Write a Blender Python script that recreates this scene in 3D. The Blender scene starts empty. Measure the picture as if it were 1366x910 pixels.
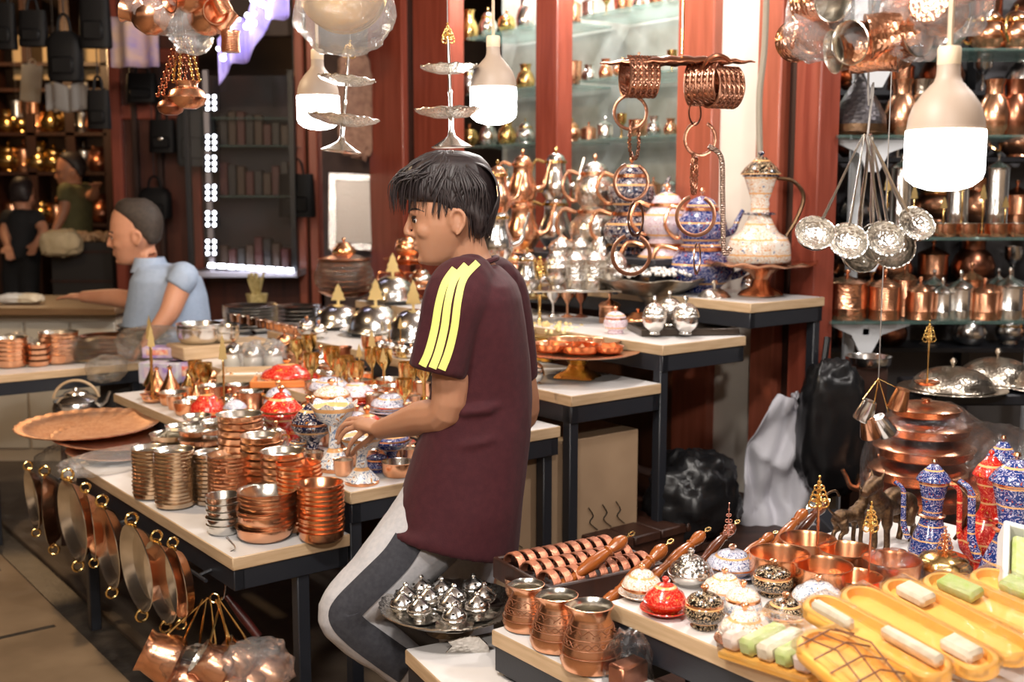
import bpy, math, random
from mathutils import Vector, Matrix, Euler, noise
from mathutils.bvhtree import BVHTree
R = random.Random(7)
SC = bpy.context.scene
COL = SC.collection
PI = math.pi
V = Vector
# ---------------------------------------------------------------- camera geometry (1366 x 910)
FPX = 1500.0
PITCH = math.atan(.13)
CP, SP = math.cos(PITCH), math.sin(PITCH)
CAM = V((0, 0, 1.5))
def ray(x, y):
    u = (x - 683) / FPX; v = (455 - y) / FPX
    return V((u, CP + v * SP, -SP + v * CP))
def PZ(x, y, z):
    r = ray(x, y); return CAM + r * ((z - 1.5) / r.z)
def PY(x, y, Y):
    r = ray(x, y); return CAM + r * (Y / r.y)
def depth(P):
    d = V(P) - CAM; return d.y * CP - d.z * SP
def mpp(P): return depth(P) / FPX
# stair frame: s runs away from the camera along the steps, t climbs from step to step
AX = V((-.6112, .7915, 0)); BX = V((.7915, .6112, 0))
O0 = PZ(310, 745, .6); O0.z = 0
ANG = math.atan2(BX.y, BX.x)
def ST(s, t, z=0): return O0 + AX * s + BX * t + V((0, 0, z))
def on_t(x, y, t):       # pixel ray against the vertical plane at t
    r = ray(x, y); A = ST(0, t) - CAM
    n = BX; k = A.dot(n) / r.dot(n); return CAM + r * k

# ---------------------------------------------------------------- mesh builder
class MB:
    def __init__(s): s.v = []; s.f = []; s.m = []; s.X = Matrix()
    def add(s, vs, fs, mi=0):
        b = len(s.v); s.v += [s.X @ V(p) for p in vs]
        s.f += [[i + b for i in f] for f in fs]; s.m += [mi] * len(fs); return s
    def lathe(s, prof, seg=28, mi=0, at=(0, 0, 0), sw=(), scal=None, M=None):
        """prof (r,z); sw: {profile index: material}; scal: (lobes, amount, from radius)"""
        vs, fs, ms = [], [], []; sw = dict(sw); n = len(prof); cur = mi
        for r, z in prof:
            for k in range(seg):
                a = 2 * PI * k / seg; q = r; w = 0
                if scal and r >= scal[2]:
                    c = math.cos(scal[0] * a); q = r * (1 + scal[1] * c)
                    w = scal[3] * c if len(scal) > 3 else 0
                vs.append(V((at[0] + q * math.cos(a), at[1] + q * math.sin(a), at[2] + z + w)))
        for i in range(n - 1):
            cur = sw.get(i, cur)
            if prof[i][0] < 1e-5 and prof[i + 1][0] < 1e-5: continue
            for k in range(seg):
                j = (k + 1) % seg
                if prof[i][0] < 1e-5: fs.append([i * seg, (i + 1) * seg + j, (i + 1) * seg + k][::-1])
                elif prof[i + 1][0] < 1e-5: fs.append([i * seg + k, i * seg + j, (i + 1) * seg])
                else: fs.append([i * seg + k, i * seg + j, (i + 1) * seg + j, (i + 1) * seg + k])
                ms.append(cur)
        if M is not None: vs = [M @ p for p in vs]
        b = len(s.v); s.v += [s.X @ p for p in vs]; s.f += [[i + b for i in f] for f in fs]; s.m += ms; return s
    def tube(s, pts, rad, seg=8, mi=0, closed=False, flat=1.0):
        pts = [V(p) for p in pts]; n = len(pts)
        if not isinstance(rad, (list, tuple)): rad = [rad] * n
        vs, fs = [], []; up = V((0, 0, 1)); px = None
        for i, p in enumerate(pts):
            a = pts[(i - 1) % n] if (i or closed) else p; c = pts[(i + 1) % n] if (i < n - 1 or closed) else p
            d = (c - a); d = d.normalized() if d.length > 1e-9 else V((0, 0, 1))
            if px is None:
                px = d.cross(up if abs(d.z) < .95 else V((1, 0, 0))).normalized()
            px = (px - d * px.dot(d)); px = px.normalized() if px.length > 1e-6 else d.orthogonal().normalized()
            py = d.cross(px)
            for k in range(seg):
                an = 2 * PI * k / seg
                vs.append(p + px * (rad[i] * math.cos(an)) + py * (rad[i] * flat * math.sin(an)))
        for i in range(n if closed else n - 1):
            for k in range(seg):
                j = (k + 1) % seg; q = (i + 1) % n
                fs.append([i * seg + k, i * seg + j, q * seg + j, q * seg + k])
        if not closed:
            fs.append(list(range(seg))[::-1]); fs.append([(n - 1) * seg + k for k in range(seg)])
        return s.add(vs, fs, mi)
    def box(s, c, d, mi=0, rz=0, bev=0, top=None):
        cx, cy, cz = c; hx, hy, hz = d[0] / 2, d[1] / 2, d[2] / 2
        bv = min(bev, hx * .9, hy * .9, hz * .9)
        q = Matrix.Rotation(rz, 3, 'Z')
        if bv <= 0:
            vs = [V((x, y, z)) for z in (-hz, hz) for x, y in ((-hx, -hy), (hx, -hy), (hx, hy), (-hx, hy))]
            fs = [[3, 2, 1, 0], [4, 5, 6, 7]] + [[i, (i + 1) % 4, 4 + (i + 1) % 4, 4 + i] for i in range(4)]
        else:
            vs, fs = [], []
            rings = [(-hz, bv), (-hz + bv, 0), (hz - bv, 0), (hz, bv)]
            for z, i_ in rings:
                for x, y in ((-hx + bv, -hy + i_), (hx - bv, -hy + i_), (hx - i_, -hy + bv), (hx - i_, hy - bv), (hx - bv, hy - i_), (-hx + bv, hy - i_), (-hx + i_, hy - bv), (-hx + i_, -hy + bv)):
                    vs.append(V((x, y, z)))
            for r in range(3):
                for k in range(8): fs.append([r * 8 + k, r * 8 + (k + 1) % 8, r * 8 + 8 + (k + 1) % 8, r * 8 + 8 + k])
            fs.append(list(range(8))[::-1]); fs.append([24 + k for k in range(8)])
        base = len(s.f)
        s.add([q @ p + V((cx, cy, cz)) for p in vs], fs, mi)
        if top is not None:
            for i in range(base, len(s.f)):
                f = s.f[i]
                if all(abs(s.v[k].z - max(s.v[j].z for g in s.f[base:] for j in g)) < 1e-5 for k in f): s.m[i] = top
        return s
    def ball(s, c, r, seg=14, ring=9, mi=0, M=None):
        if not isinstance(r, (list, tuple)): r = (r, r, r)
        pr = [(math.sin(PI * i / ring), -math.cos(PI * i / ring)) for i in range(ring + 1)]
        pr[0] = (0, -1); pr[-1] = (0, 1)
        T = Matrix.Translation(c) @ (M.to_4x4() if M else Matrix()) @ Matrix.Diagonal((r[0], r[1], r[2], 1))
        return s.lathe(pr, seg, mi, M=T)
    def torus(s, c, Rr, r, seg=24, k=8, mi=0, M=None, arc=2 * PI, a0=0, flat=1.0):
        full = arc > 6.28; n = seg if full else seg + 1
        T = Matrix.Translation(c) @ (M.to_4x4() if M else Matrix())
        pts = [T @ V((Rr * math.cos(a0 + arc * i / seg), Rr * math.sin(a0 + arc * i / seg), 0)) for i in range(n)]
        return s.tube(pts, r, k, mi, full, flat)
    def loft(s, rows, mi=0, cap=True):
        n = len(rows[0]); vs = [p for r in rows for p in r]; fs = []
        for i in range(len(rows) - 1):
            for k in range(n):
                j = (k + 1) % n
                fs.append([i * n + k, i * n + j, (i + 1) * n + j, (i + 1) * n + k])
        if cap: fs.append(list(range(n))[::-1]); fs.append([(len(rows) - 1) * n + k for k in range(n)])
        return s.add(vs, fs, mi)
    def grid(s, fn, nu, nv, mi=0):
        vs = [fn(i / nu, j / nv) for i in range(nu + 1) for j in range(nv + 1)]
        fs = [[i * (nv + 1) + j, (i + 1) * (nv + 1) + j, (i + 1) * (nv + 1) + j + 1, i * (nv + 1) + j + 1] for i in range(nu) for j in range(nv)]
        return s.add(vs, fs, mi)
    def prism(s, outline, th, mi=0, M=None):      # outline in local XZ, thickness along Y
        n = len(outline); T = M or Matrix()
        vs = [T @ V((x, -th / 2, z)) for x, z in outline] + [T @ V((x, th / 2, z)) for x, z in outline]
        fs = [list(range(n)), [n + k for k in range(n)][::-1]] + [[(k + 1) % n, k, n + k, n + (k + 1) % n] for k in range(n)]
        return s.add(vs, fs, mi)
    def mesh(s, name, mats, ang=42):
        me = bpy.data.meshes.new(name); me.from_pydata([tuple(p) for p in s.v], [], s.f)
        if not isinstance(mats, (list, tuple)): mats = [mats]
        for m in mats: me.materials.append(m)
        me.polygons.foreach_set('material_index', s.m); me.polygons.foreach_set('use_smooth', [True] * len(s.f))
        me.update()
        try: me.set_sharp_from_angle(angle=math.radians(ang))
        except Exception: pass
        return me

def arc(cx, cz, r, a0, a1, n): return [(cx + r * math.cos(a0 + (a1 - a0) * i / n), cz + r * math.sin(a0 + (a1 - a0) * i / n)) for i in range(n + 1)]
def spline(P, n=6):
    P = [V(p) for p in P]; out = []
    for i in range(len(P) - 1):
        a = P[max(i - 1, 0)]; b = P[i]; c = P[i + 1]; d = P[min(i + 2, len(P) - 1)]
        for k in range(n):
            t = k / n
            out.append(.5 * ((2 * b) + (c - a) * t + (2 * a - 5 * b + 4 * c - d) * t * t + (3 * b - a - 3 * c + d) * t ** 3))
    out.append(P[-1]); return out
def remesh(mb, name, mats, vox, sm=4, fac=.5):
    me = mb.mesh('tmp', mats); ob = bpy.data.objects.new('tmp', me); COL.objects.link(ob)
    m = ob.modifiers.new('r', 'REMESH'); m.mode = 'VOXEL'; m.voxel_size = vox; m.use_smooth_shade = True
    if sm:
        q = ob.modifiers.new('s', 'SMOOTH'); q.iterations = sm; q.factor = fac
    dg = bpy.context.evaluated_depsgraph_get()
    out = bpy.data.meshes.new_from_object(ob.evaluated_get(dg)); out.name = name
    bpy.data.objects.remove(ob); bpy.data.meshes.remove(me)
    if not out.materials:
        for k in (mats if isinstance(mats, (list, tuple)) else [mats]): out.materials.append(k)
    out.polygons.foreach_set('use_smooth', [True] * len(out.polygons)); return out

# ---------------------------------------------------------------- objects
def obj(name, me, parent=None, loc=None, rot=None, label=None):
    o = bpy.data.objects.new(name, me); COL.objects.link(o)
    if parent: o.parent = parent
    if loc is not None: o.location = loc
    if rot is not None: o.rotation_euler = rot
    if label: o['label'] = label
    return o
def tag(o, label, cat, group=None, kind=None):
    o['label'] = label; o['category'] = cat
    if group: o['group'] = group
    if kind: o['kind'] = kind
    return o
def struct(name, me, label=None, cat=None):
    o = obj(name, me); o['kind'] = 'structure'
    if label: o['label'] = label; o['category'] = cat or name.split('_')[0]
    return o
class Spec:
    """a kind of thing: one mesh of its own and / or parts [(name, mesh, label, [sub-parts])]; w, h native width and height, b base radius"""
    def __init__(s, name, cat, me=None, parts=(), w=.1, h=.1, b=None): s.name, s.cat, s.me, s.parts, s.w, s.h, s.b = name, cat, me, list(parts), w, h, b if b is not None else w / 2
def inst(sp, label, loc, rz=0, sc=1, group=None, rot=None, kind=None):
    o = bpy.data.objects.new(sp.name, sp.me); COL.objects.link(o)
    o.location = loc; o.rotation_euler = rot if rot is not None else (0, 0, rz)
    o.scale = sc if isinstance(sc, (tuple, list)) else (sc, sc, sc)
    tag(o, label, sp.cat, group, kind)
    def kids(par, parts):
        for p in parts:
            c = bpy.data.objects.new(p[0], p[1]); COL.objects.link(c); c.parent = par
            if len(p) > 2 and p[2]: c['label'] = p[2]
            if len(p) > 3: kids(c, p[3])
    kids(o, sp.parts); return o
TIERS = [(.6, 0, .335), (.713, .338, .70), (.803, .703, 1.062), (.888, 1.112, 1.5), (1.013, 1.503, 1.912), (1.125, 1.93, 2.345)]
def tier(x, yb, z):
    """first step at or above z whose board reaches this far back under pixel (x, yb)"""
    for tz, t0, t1 in TIERS:
        if tz < z - 1e-4: continue
        P = PZ(x, yb, tz); t = (P - O0).dot(BX)
        if t < t1 - .035 or tz > 1.1:
            if t < t0 + .03: P = on_t(x, yb, t0 + .03); P.z = tz
            return tz, P
def fit_low(x, yb, w, b_):
    """keep a pile on the lowest step: its foot may be hidden behind the piles in front"""
    dy = 0
    while dy < 90:
        P = PZ(x, yb + dy, .6); r = w * mpp(P) / 2
        if ((P - O0).dot(BX) + r * b_ * .9) < .335 - r * 1.0: break
        dy += 2
    return dy
ZSTEP = {.713: 1, .803: 1, .888: 1, 1.013: 1}
def put(sp, x, yb, z, w, label, h=None, group=None, rz=0, lift=0, rot=None, tmax=None):
    """stand a spec on the plane z: its front foot at pixel (x, yb), w pixels wide, h pixels high"""
    P = PZ(x, yb, z)
    if z in ZSTEP: z, P = tier(x, yb, z)
    if tmax is not None and (P - O0).dot(BX) > tmax:
        for _ in range(6): P = on_t(x, yb, tmax); yb -= (z - P.z) / mpp(P)
        P.z = z
    k = w * mpp(P) / sp.w
    d = V((P.x, P.y, 0)).normalized(); P = P + d * sp.b * k
    k = w * mpp(P) / sp.w; kz = (h * mpp(P) / sp.h) if h else k
    return inst(sp, label, P + V((0, 0, lift)), rz, (k, k, kz), group, rot)
def stack(sp, x, yb, z, w, n, hpx, label, group, jit=.0012, rz=0):
    if z == .6 and x < 480:
        dy = fit_low(x, yb, w, 2 * sp.b / sp.w); n = max(n, round(n * (hpx + dy) / hpx)); yb += dy; hpx += dy
    P = tier(x, yb, z)[1] if z in ZSTEP else PZ(x, yb, z); k = w * mpp(P) / sp.w; d = V((P.x, P.y, 0)).normalized(); P = P + d * sp.b * k
    k = w * mpp(P) / sp.w; dz = (hpx * mpp(P) - sp.h * k) / max(n - 1, 1)
    for i in range(n):
        inst(sp, label, P + V((R.uniform(-jit, jit), R.uniform(-jit, jit), i * dz + .0005)), R.uniform(0, 6), k, group)
    return P, k, dz * (n - 1) + sp.h * k

# ---------------------------------------------------------------- materials
_MC = {}
def nodes(name):
    m = bpy.data.materials.new(name); m.use_nodes = True; nt = m.node_tree
    return m, nt, nt.nodes['Principled BSDF']
def N(nt, t, **k):
    n = nt.nodes.new(t)
    for a, b in k.items():
        if a in n.inputs: n.inputs[a].default_value = b
        else: setattr(n, a, b)
    return n
def coords(nt): return nt.nodes.new('ShaderNodeTexCoord').outputs['Object']
def rgb(h):
    if isinstance(h, str):
        c = [int(h[i:i + 2], 16) / 255 for i in (0, 2, 4)]
        return tuple(((x + .055) / 1.055) ** 2.4 if x > .04045 else x / 12.92 for x in c) + (1,)
    return tuple(h) + (1,) if len(h) == 3 else h
def mat(name, col, metal=0, rough=.5, col2=None, scale=40, bump=0, bscale=60, btype='noise', spec=None, coat=0, emit=0, detail=3, sheen=0, vec=None, trans=0):
    if name in _MC: return _MC[name]
    m, nt, b = nodes(name); c = rgb(col); L = nt.links.new
    b.inputs['Base Color'].default_value = c; b.inputs['Metallic'].default_value = metal; b.inputs['Roughness'].default_value = rough
    if spec is not None: b.inputs['Specular IOR Level'].default_value = spec
    if coat: b.inputs['Coat Weight'].default_value = coat; b.inputs['Coat Roughness'].default_value = .08
    if sheen: b.inputs['Sheen Weight'].default_value = sheen
    if emit: b.inputs['Emission Color'].default_value = c; b.inputs['Emission Strength'].default_value = emit
    if trans: b.inputs['Transmission Weight'].default_value = trans
    co = coords(nt)
    if vec:
        mp = N(nt, 'ShaderNodeMapping'); mp.inputs['Scale'].default_value = vec; L(co, mp.inputs[0]); co = mp.outputs[0]
    if col2 is not None:
        n = N(nt, 'ShaderNodeTexNoise', Scale=scale, Detail=detail); L(co, n.inputs['Vector'])
        r = N(nt, 'ShaderNodeValToRGB'); r.color_ramp.elements[0].position = .35; r.color_ramp.elements[1].position = .65
        r.color_ramp.elements[0].color = c; r.color_ramp.elements[1].color = rgb(col2)
        L(n.outputs['Fac'], r.inputs[0]); L(r.outputs[0], b.inputs['Base Color'])
    if bump:
        if btype == 'noise': t = N(nt, 'ShaderNodeTexNoise', Scale=bscale, Detail=2); o = t.outputs['Fac']
        elif btype == 'hammer': t = N(nt, 'ShaderNodeTexVoronoi', Scale=bscale); o = t.outputs['Distance']
        elif btype == 'smooth': t = N(nt, 'ShaderNodeTexVoronoi', Scale=bscale, feature='SMOOTH_F1'); o = t.outputs['Distance']
        elif btype == 'rings': t = N(nt, 'ShaderNodeTexWave', Scale=bscale, wave_type='BANDS', bands_direction='Z'); o = t.outputs['Fac']
        L(co, t.inputs['Vector'])
        bp = N(nt, 'ShaderNodeBump', Strength=bump, Distance=.002); L(o, bp.inputs['Height']); L(bp.outputs[0], b.inputs['Normal'])
    _MC[name] = m; return m
def enamel(name, base, line, dots, gold=(.85, .45, .18), scale=90, rough=.22):
    """painted enamel: bands of ground colour, ringed scrollwork, dots and metal-coloured outlines"""
    if name in _MC: return _MC[name]
    m, nt, b = nodes(name); L = nt.links.new; co = coords(nt)
    b.inputs['Roughness'].default_value = rough; b.inputs['Coat Weight'].default_value = .5; b.inputs['Coat Roughness'].default_value = .1
    nz = N(nt, 'ShaderNodeTexNoise', Scale=scale * .5, Detail=1); L(co, nz.inputs['Vector'])
    mx = N(nt, 'ShaderNodeMix', data_type='RGBA'); mx.inputs[0].default_value = .04; L(co, mx.inputs[6]); L(nz.outputs['Color'], mx.inputs[7])
    vo = N(nt, 'ShaderNodeTexVoronoi', Scale=scale * .42); L(mx.outputs[2], vo.inputs['Vector'])
    sn = N(nt, 'ShaderNodeMath', operation='MULTIPLY'); sn.inputs[1].default_value = 17; L(vo.outputs['Distance'], sn.inputs[0])
    s2 = N(nt, 'ShaderNodeMath', operation='SINE'); L(sn.outputs[0], s2.inputs[0])
    r1 = N(nt, 'ShaderNodeValToRGB'); r1.color_ramp.interpolation = 'CONSTANT'
    e = r1.color_ramp.elements; e[0].position = 0; e[0].color = rgb(base); e[1].position = .78; e[1].color = rgb(line)
    L(s2.outputs[0], r1.inputs[0])
    r2 = N(nt, 'ShaderNodeValToRGB'); r2.color_ramp.interpolation = 'CONSTANT'
    e = r2.color_ramp.elements; e[0].position = 0; e[0].color = (1, 1, 1, 1); e[1].position = .16; e[1].color = (0, 0, 0, 1)
    L(vo.outputs['Distance'], r2.inputs[0])
    m1 = N(nt, 'ShaderNodeMix', data_type='RGBA'); L(r2.outputs[0], m1.inputs[0]); L(r1.outputs[0], m1.inputs[6]); m1.inputs[7].default_value = rgb(dots)
    wv = N(nt, 'ShaderNodeTexWave', Scale=scale * .05, wave_type='BANDS', bands_direction='Z'); L(co, wv.inputs['Vector'])
    r3 = N(nt, 'ShaderNodeValToRGB'); r3.color_ramp.interpolation = 'CONSTANT'
    e = r3.color_ramp.elements; e[0].position = 0; e[0].color = (0, 0, 0, 1); e[1].position = .975; e[1].color = (1, 1, 1, 1); L(wv.outputs['Fac'], r3.inputs[0])
    m2 = N(nt, 'ShaderNodeMix', data_type='RGBA'); L(r3.outputs[0], m2.inputs[0]); L(m1.outputs[2], m2.inputs[6]); m2.inputs[7].default_value = rgb(gold)
    L(m2.outputs[2], b.inputs['Base Color']); _MC[name] = m; return m
def film(name, tint=(1, 1, 1), op=.18, rough=.12, bs=25, bst=.5):
    """thin clear plastic: mostly see-through, with crinkled highlights"""
    if name in _MC: return _MC[name]
    m = bpy.data.materials.new(name); m.use_nodes = True; nt = m.node_tree; nt.nodes.clear(); L = nt.links.new
    out = N(nt, 'ShaderNodeOutputMaterial'); tr = N(nt, 'ShaderNodeBsdfTransparent'); gl = N(nt, 'ShaderNodeBsdfGlossy', Roughness=rough); df = N(nt, 'ShaderNodeBsdfTranslucent'); d2 = N(nt, 'ShaderNodeBsdfDiffuse')
    tr.inputs[0].default_value = (.97, .97, .97, 1); gl.inputs[0].default_value = (1, 1, 1, 1)
    df.inputs[0].default_value = rgb(tint); d2.inputs[0].default_value = rgb(tint)
    fr = N(nt, 'ShaderNodeFresnel', IOR=1.45); a1 = N(nt, 'ShaderNodeAddShader'); mx0 = N(nt, 'ShaderNodeMixShader'); mx0.inputs[0].default_value = .6
    L(df.outputs[0], mx0.inputs[1]); L(d2.outputs[0], mx0.inputs[2])
    m1 = N(nt, 'ShaderNodeMixShader'); m1.inputs[0].default_value = op; L(tr.outputs[0], m1.inputs[1]); L(mx0.outputs[0], m1.inputs[2])
    m2 = N(nt, 'ShaderNodeMixShader'); fm = N(nt, 'ShaderNodeMath', operation='MULTIPLY'); fm.inputs[1].default_value = .55; L(fr.outputs[0], fm.inputs[0]); L(fm.outputs[0], m2.inputs[0]); L(m1.outputs[0], m2.inputs[1]); L(gl.outputs[0], m2.inputs[2])
    n = N(nt, 'ShaderNodeTexNoise', Scale=bs, Detail=4); L(coords(nt), n.inputs['Vector'])
    bp = N(nt, 'ShaderNodeBump', Strength=bst, Distance=.02); L(n.outputs['Fac'], bp.inputs['Height'])
    for q in (fr, gl): L(bp.outputs[0], q.inputs['Normal'])
    L(m2.outputs[0], out.inputs[0]); _MC[name] = m; return m
def wood(name, c1, c2, scale=6, rough=.4, stretch=(1, 1, .08), bump=.15, coat=0):
    if name in _MC: return _MC[name]
    m, nt, b = nodes(name); L = nt.links.new; co = coords(nt)
    mp = N(nt, 'ShaderNodeMapping'); mp.inputs['Scale'].default_value = stretch; L(co, mp.inputs[0])
    n = N(nt, 'ShaderNodeTexNoise', Scale=scale * 6, Detail=5, Distortion=.6); L(mp.outputs[0], n.inputs['Vector'])
    r = N(nt, 'ShaderNodeValToRGB'); e = r.color_ramp.elements; e[0].position = .3; e[1].position = .7; e[0].color = rgb(c1); e[1].color = rgb(c2)
    L(n.outputs['Fac'], r.inputs[0]); L(r.outputs[0], b.inputs['Base Color']); b.inputs['Roughness'].default_value = rough
    if coat: b.inputs['Coat Weight'].default_value = coat; b.inputs['Coat Roughness'].default_value = .1
    bp = N(nt, 'ShaderNodeBump', Strength=bump, Distance=.003); L(n.outputs['Fac'], bp.inputs['Height']); L(bp.outputs[0], b.inputs['Normal'])
    _MC[name] = m; return m

copper = mat('copper', (.86, .47, .29), 1, .25, (.76, .36, .2), 14, bump=.15, bscale=90)
copper_new = mat('bright_copper', (.93, .47, .26), 1, .25, (.86, .4, .2), 10)
copper_ham = mat('hammered_copper', (.84, .44, .27), 1, .24, (.7, .32, .18), 18, bump=.7, bscale=110, btype='hammer')
copper_rib = mat('ribbed_copper', (.84, .42, .25), 1, .24, (.72, .32, .17), 16, bump=.5, bscale=60, btype='rings')
copper_dk = mat('aged_copper', (.5, .2, .11), 1, .28, (.32, .13, .08), 20, bump=.2, bscale=70)
tin = mat('tin', (.86, .82, .74), 1, .24, (.70, .65, .56), 12, bump=.1, bscale=60)
silver = mat('silver', (.85, .83, .8), 1, .2, (.72, .7, .66), 22, bump=.12, bscale=90)
silver_eng = mat('engraved_silver', (.86, .82, .76), 1, .26, (.62, .58, .52), 70, bump=1.0, bscale=120, btype='hammer')
silver_dk = mat('tarnished_silver', (.55, .49, .41), 1, .28, (.36, .31, .25), 30, bump=.6, bscale=110, btype='hammer')
tinbrown = mat('browned_tin', (.74, .56, .40), 1, .27, (.62, .45, .3), 18, bump=.1, bscale=60)
brass = mat('brass', (.86, .6, .24), 1, .2, (.72, .46, .16), 24, bump=.2, bscale=90)
gold = mat('gold_filigree', (.93, .66, .24), 1, .26, (.75, .48, .14), 60, bump=.8, bscale=160, btype='hammer')
goldm = mat('matt_gold', (.80, .62, .28), 1, .38)
bronze = mat('dark_bronze', (.085, .05, .03), .9, .36, (.17, .1, .05), 22, bump=.5, bscale=80)
blackmetal = mat('black_painted_steel', (.018, .02, .026), 0, .38, bump=.1, bscale=120)
white_top = mat('white_laminate', (.80, .76, .74), 0, .28, (.74, .69, .66), 5)
beech = mat('beech_edge_band', (.62, .44, .27), 0, .45, (.52, .35, .2), 9, vec=(1, 1, 12))
clay = mat('dark_hole', (.01, .008, .006), 0, .8)
filmm = film('clear_plastic_film', op=.012, rough=.14, bs=45, bst=.35)
filmh = film('crinkled_plastic_bag', (1, 1, 1), .17, .14, 30, .7)
filmw = film('warm_plastic_wrap', (1, .88, .7), .08, .14, 30, .7)
blackbag = mat('black_bin_liner', (.008, .008, .009), 0, .34, bump=.3, bscale=30, spec=.4)
bangle_cu = mat('bangle_copper', (.42, .2, .12), 1, .3, (.3, .13, .08), 30, bump=.3, bscale=120)
en_white = enamel('white_enamel', 'ece6e2', '7c8fae', 'c8862f', scale=110)
en_cream = enamel('cream_flowered_enamel', 'f0e6da', 'd98a2e', '2d4f8c', scale=150)
en_red = enamel('red_enamel', 'd0261e', 'f07a5a', 'e8b04a', scale=130)
en_blue = enamel('blue_enamel', '1c3478', 'cfc8de', 'c0562a', scale=150)
en_navy = enamel('navy_enamel', '1a2140', 'd9c9c2', 'b8742f', scale=130)
en_black = enamel('black_and_white_enamel', '17120f', 'e8c9a0', 'b5591f', scale=170)
en_pink = enamel('pink_white_enamel', 'e8d6de', 'c79aa8', 'd8a06a', scale=130)
en_bwhite = enamel('blue_and_white_enamel', 'dcd9e4', '23407e', '2d66a8', scale=150)
glassm = film('shelf_glass', (.6, .8, .75), .10, .03, 2, 0)
# ================================================================ the setting
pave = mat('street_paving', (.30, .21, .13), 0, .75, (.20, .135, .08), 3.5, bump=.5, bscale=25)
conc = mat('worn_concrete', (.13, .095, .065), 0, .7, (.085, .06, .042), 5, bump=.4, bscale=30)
redwood = wood('red_stained_wood', '9a4a38', '7e3626', 5, .38, coat=.2)
redwood_l = wood('bright_red_stained_wood', 'b5614a', '98503a', 5, .4, coat=.2)
brownwood = wood('brown_panel_wood', '5a3520', '482818', 4, .45)
darkwood = wood('dark_old_wood', '3a1e14', '26130d', 4, .5)
plankwood = wood('worn_plank_wood', '44271a', '2b1710', 5, .5, (.08, 1, 1))
plaster = mat('cream_plaster', (.80, .73, .64), 0, .6, (.70, .63, .55), 2.5, bump=.15, bscale=30)
greywall = mat('grey_plaster', (.17, .165, .17), 0, .7, (.11, .1, .11), 3)
darkwall = mat('dark_bazaar_wall', (.045, .03, .024), 0, .7, (.075, .045, .03), 2)
mirror = mat('smoky_mirror', (.62, .66, .62), .25, .3, (.40, .42, .37), 5, bump=.3, bscale=12)

m = MB(); m.box((0, 5, -.05), (24, 26, .1)); struct('floor', m.mesh('floor', pave), 'brown paved bazaar street under the display stands', 'floor')
Pd = PZ(100, 815, 0); td = (Pd - O0).dot(BX)
def strip(t0, t1, s0, s1, z0, z1, mm, name, label, cat):
    b = MB(); c = ST((s0 + s1) / 2, (t0 + t1) / 2, (z0 + z1) / 2)
    b.box(c, (s1 - s0, t1 - t0, z1 - z0), 0, math.atan2(AX.y, AX.x), .004)
    return struct(name, b.mesh(name, mm), label, cat)
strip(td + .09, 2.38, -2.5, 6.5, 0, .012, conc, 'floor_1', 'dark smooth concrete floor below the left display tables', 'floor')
drain = mat('damp_gutter', (.03, .024, .02), 0, .4, (.06, .05, .04), 20, bump=.6, bscale=60)
strip(td - .05, td + .06, -2.5, 6.5, 0, .004, drain, 'trim_1', 'narrow black drain gutter along the street edge', 'gutter')
strip(td + .06, td + .1, -2.5, 6.5, 0, .02, conc, 'trim_2', 'low concrete kerb beside the drain gutter', 'kerb')
for k in range(9):        # paving joints as real grooves: thin dark mortar lines lying on the street
    b = MB(); c = ST(-1.6 + k * .75, td - 1.2, .001); b.box(c, (.02, 2.2, .003), 0, math.atan2(AX.y, AX.x))
    o = struct('trim_%d' % (3 + k), b.mesh('paving_joint', drain), 'dark joint line between the paving slabs of the street', 'paving joint'); o['group'] = 'paving joints'
b = MB(); b.box((0, 5, 3.35), (24, 26, .1)); struct('ceiling', b.mesh('ceiling', darkwall), 'dark bazaar ceiling above the stalls', 'ceiling')

TW = 2.42
def s_of(x, y=200, t=TW):
    P = on_t(x, y, t); return (P - O0).dot(AX)
def wallbox(name, x0, x1, z0, z1, th, mm, label, cat, out=0., y=200, bev=.006):
    s0, s1 = sorted((s_of(x0, y), s_of(x1, y))); b = MB()
    b.box(ST((s0 + s1) / 2, TW - out + th / 2, (z0 + z1) / 2), (s1 - s0, th, z1 - z0), 0, math.atan2(AX.y, AX.x), bev)
    return struct(name, b.mesh(name, mm), label, cat)
wallbox('wall_right', 956, 1024, 0, 3.3, .12, plaster, 'cream plaster wall strip between the red wooden posts', 'wall', 0)
wallbox('trim_20', 912, 960, 0, 3.3, .1, redwood_l, 'bright red wooden post left of the cream plaster strip', 'wooden post', .05)
wallbox('trim_21', 1018, 1050, 0, 3.3, .1, redwood_l, 'bright red wooden post right of the cream plaster strip', 'wooden post', .05)
wallbox('trim_22', 1050, 1072, 0, 3.3, .06, darkwood, 'recessed dark wooden board between two red posts', 'wooden post', 0)
wallbox('trim_23', 1072, 1106, 0, 3.3, .12, redwood, 'outermost red wooden post beside the hanging ladles', 'wooden post', .06)
wallbox('trim_24', 722, 751, 1.0, 3.3, .1, redwood, 'dark red post dividing the glass display cases', 'wooden post', .04)
wallbox('trim_25', 500, 545, 0, 3.3, .12, redwood, 'wide dark red door post behind the boy, outer one', 'wooden post', .04)
wallbox('trim_26', 541, 562, 0, 3.3, .06, darkwood, 'narrow dark rebate between the two door posts', 'wooden post', 0)
wallbox('trim_27', 558, 606, 0, 3.3, .1, redwood, 'red door post beside the glass display case', 'wooden post', .03)
wallbox('wall_base', 600, 914, 0, 1.03, .08, brownwood, 'brown wooden panelling below the display cases', 'wall', .02)
wallbox('wall_back', 425, 502, 0, 3.3, .1, mat('dusty_boards', (.16, .10, .08), 0, .7, (.09, .055, .045), 4), 'dusty dark board wall behind the hanging tray', 'wall', -.02)
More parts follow.
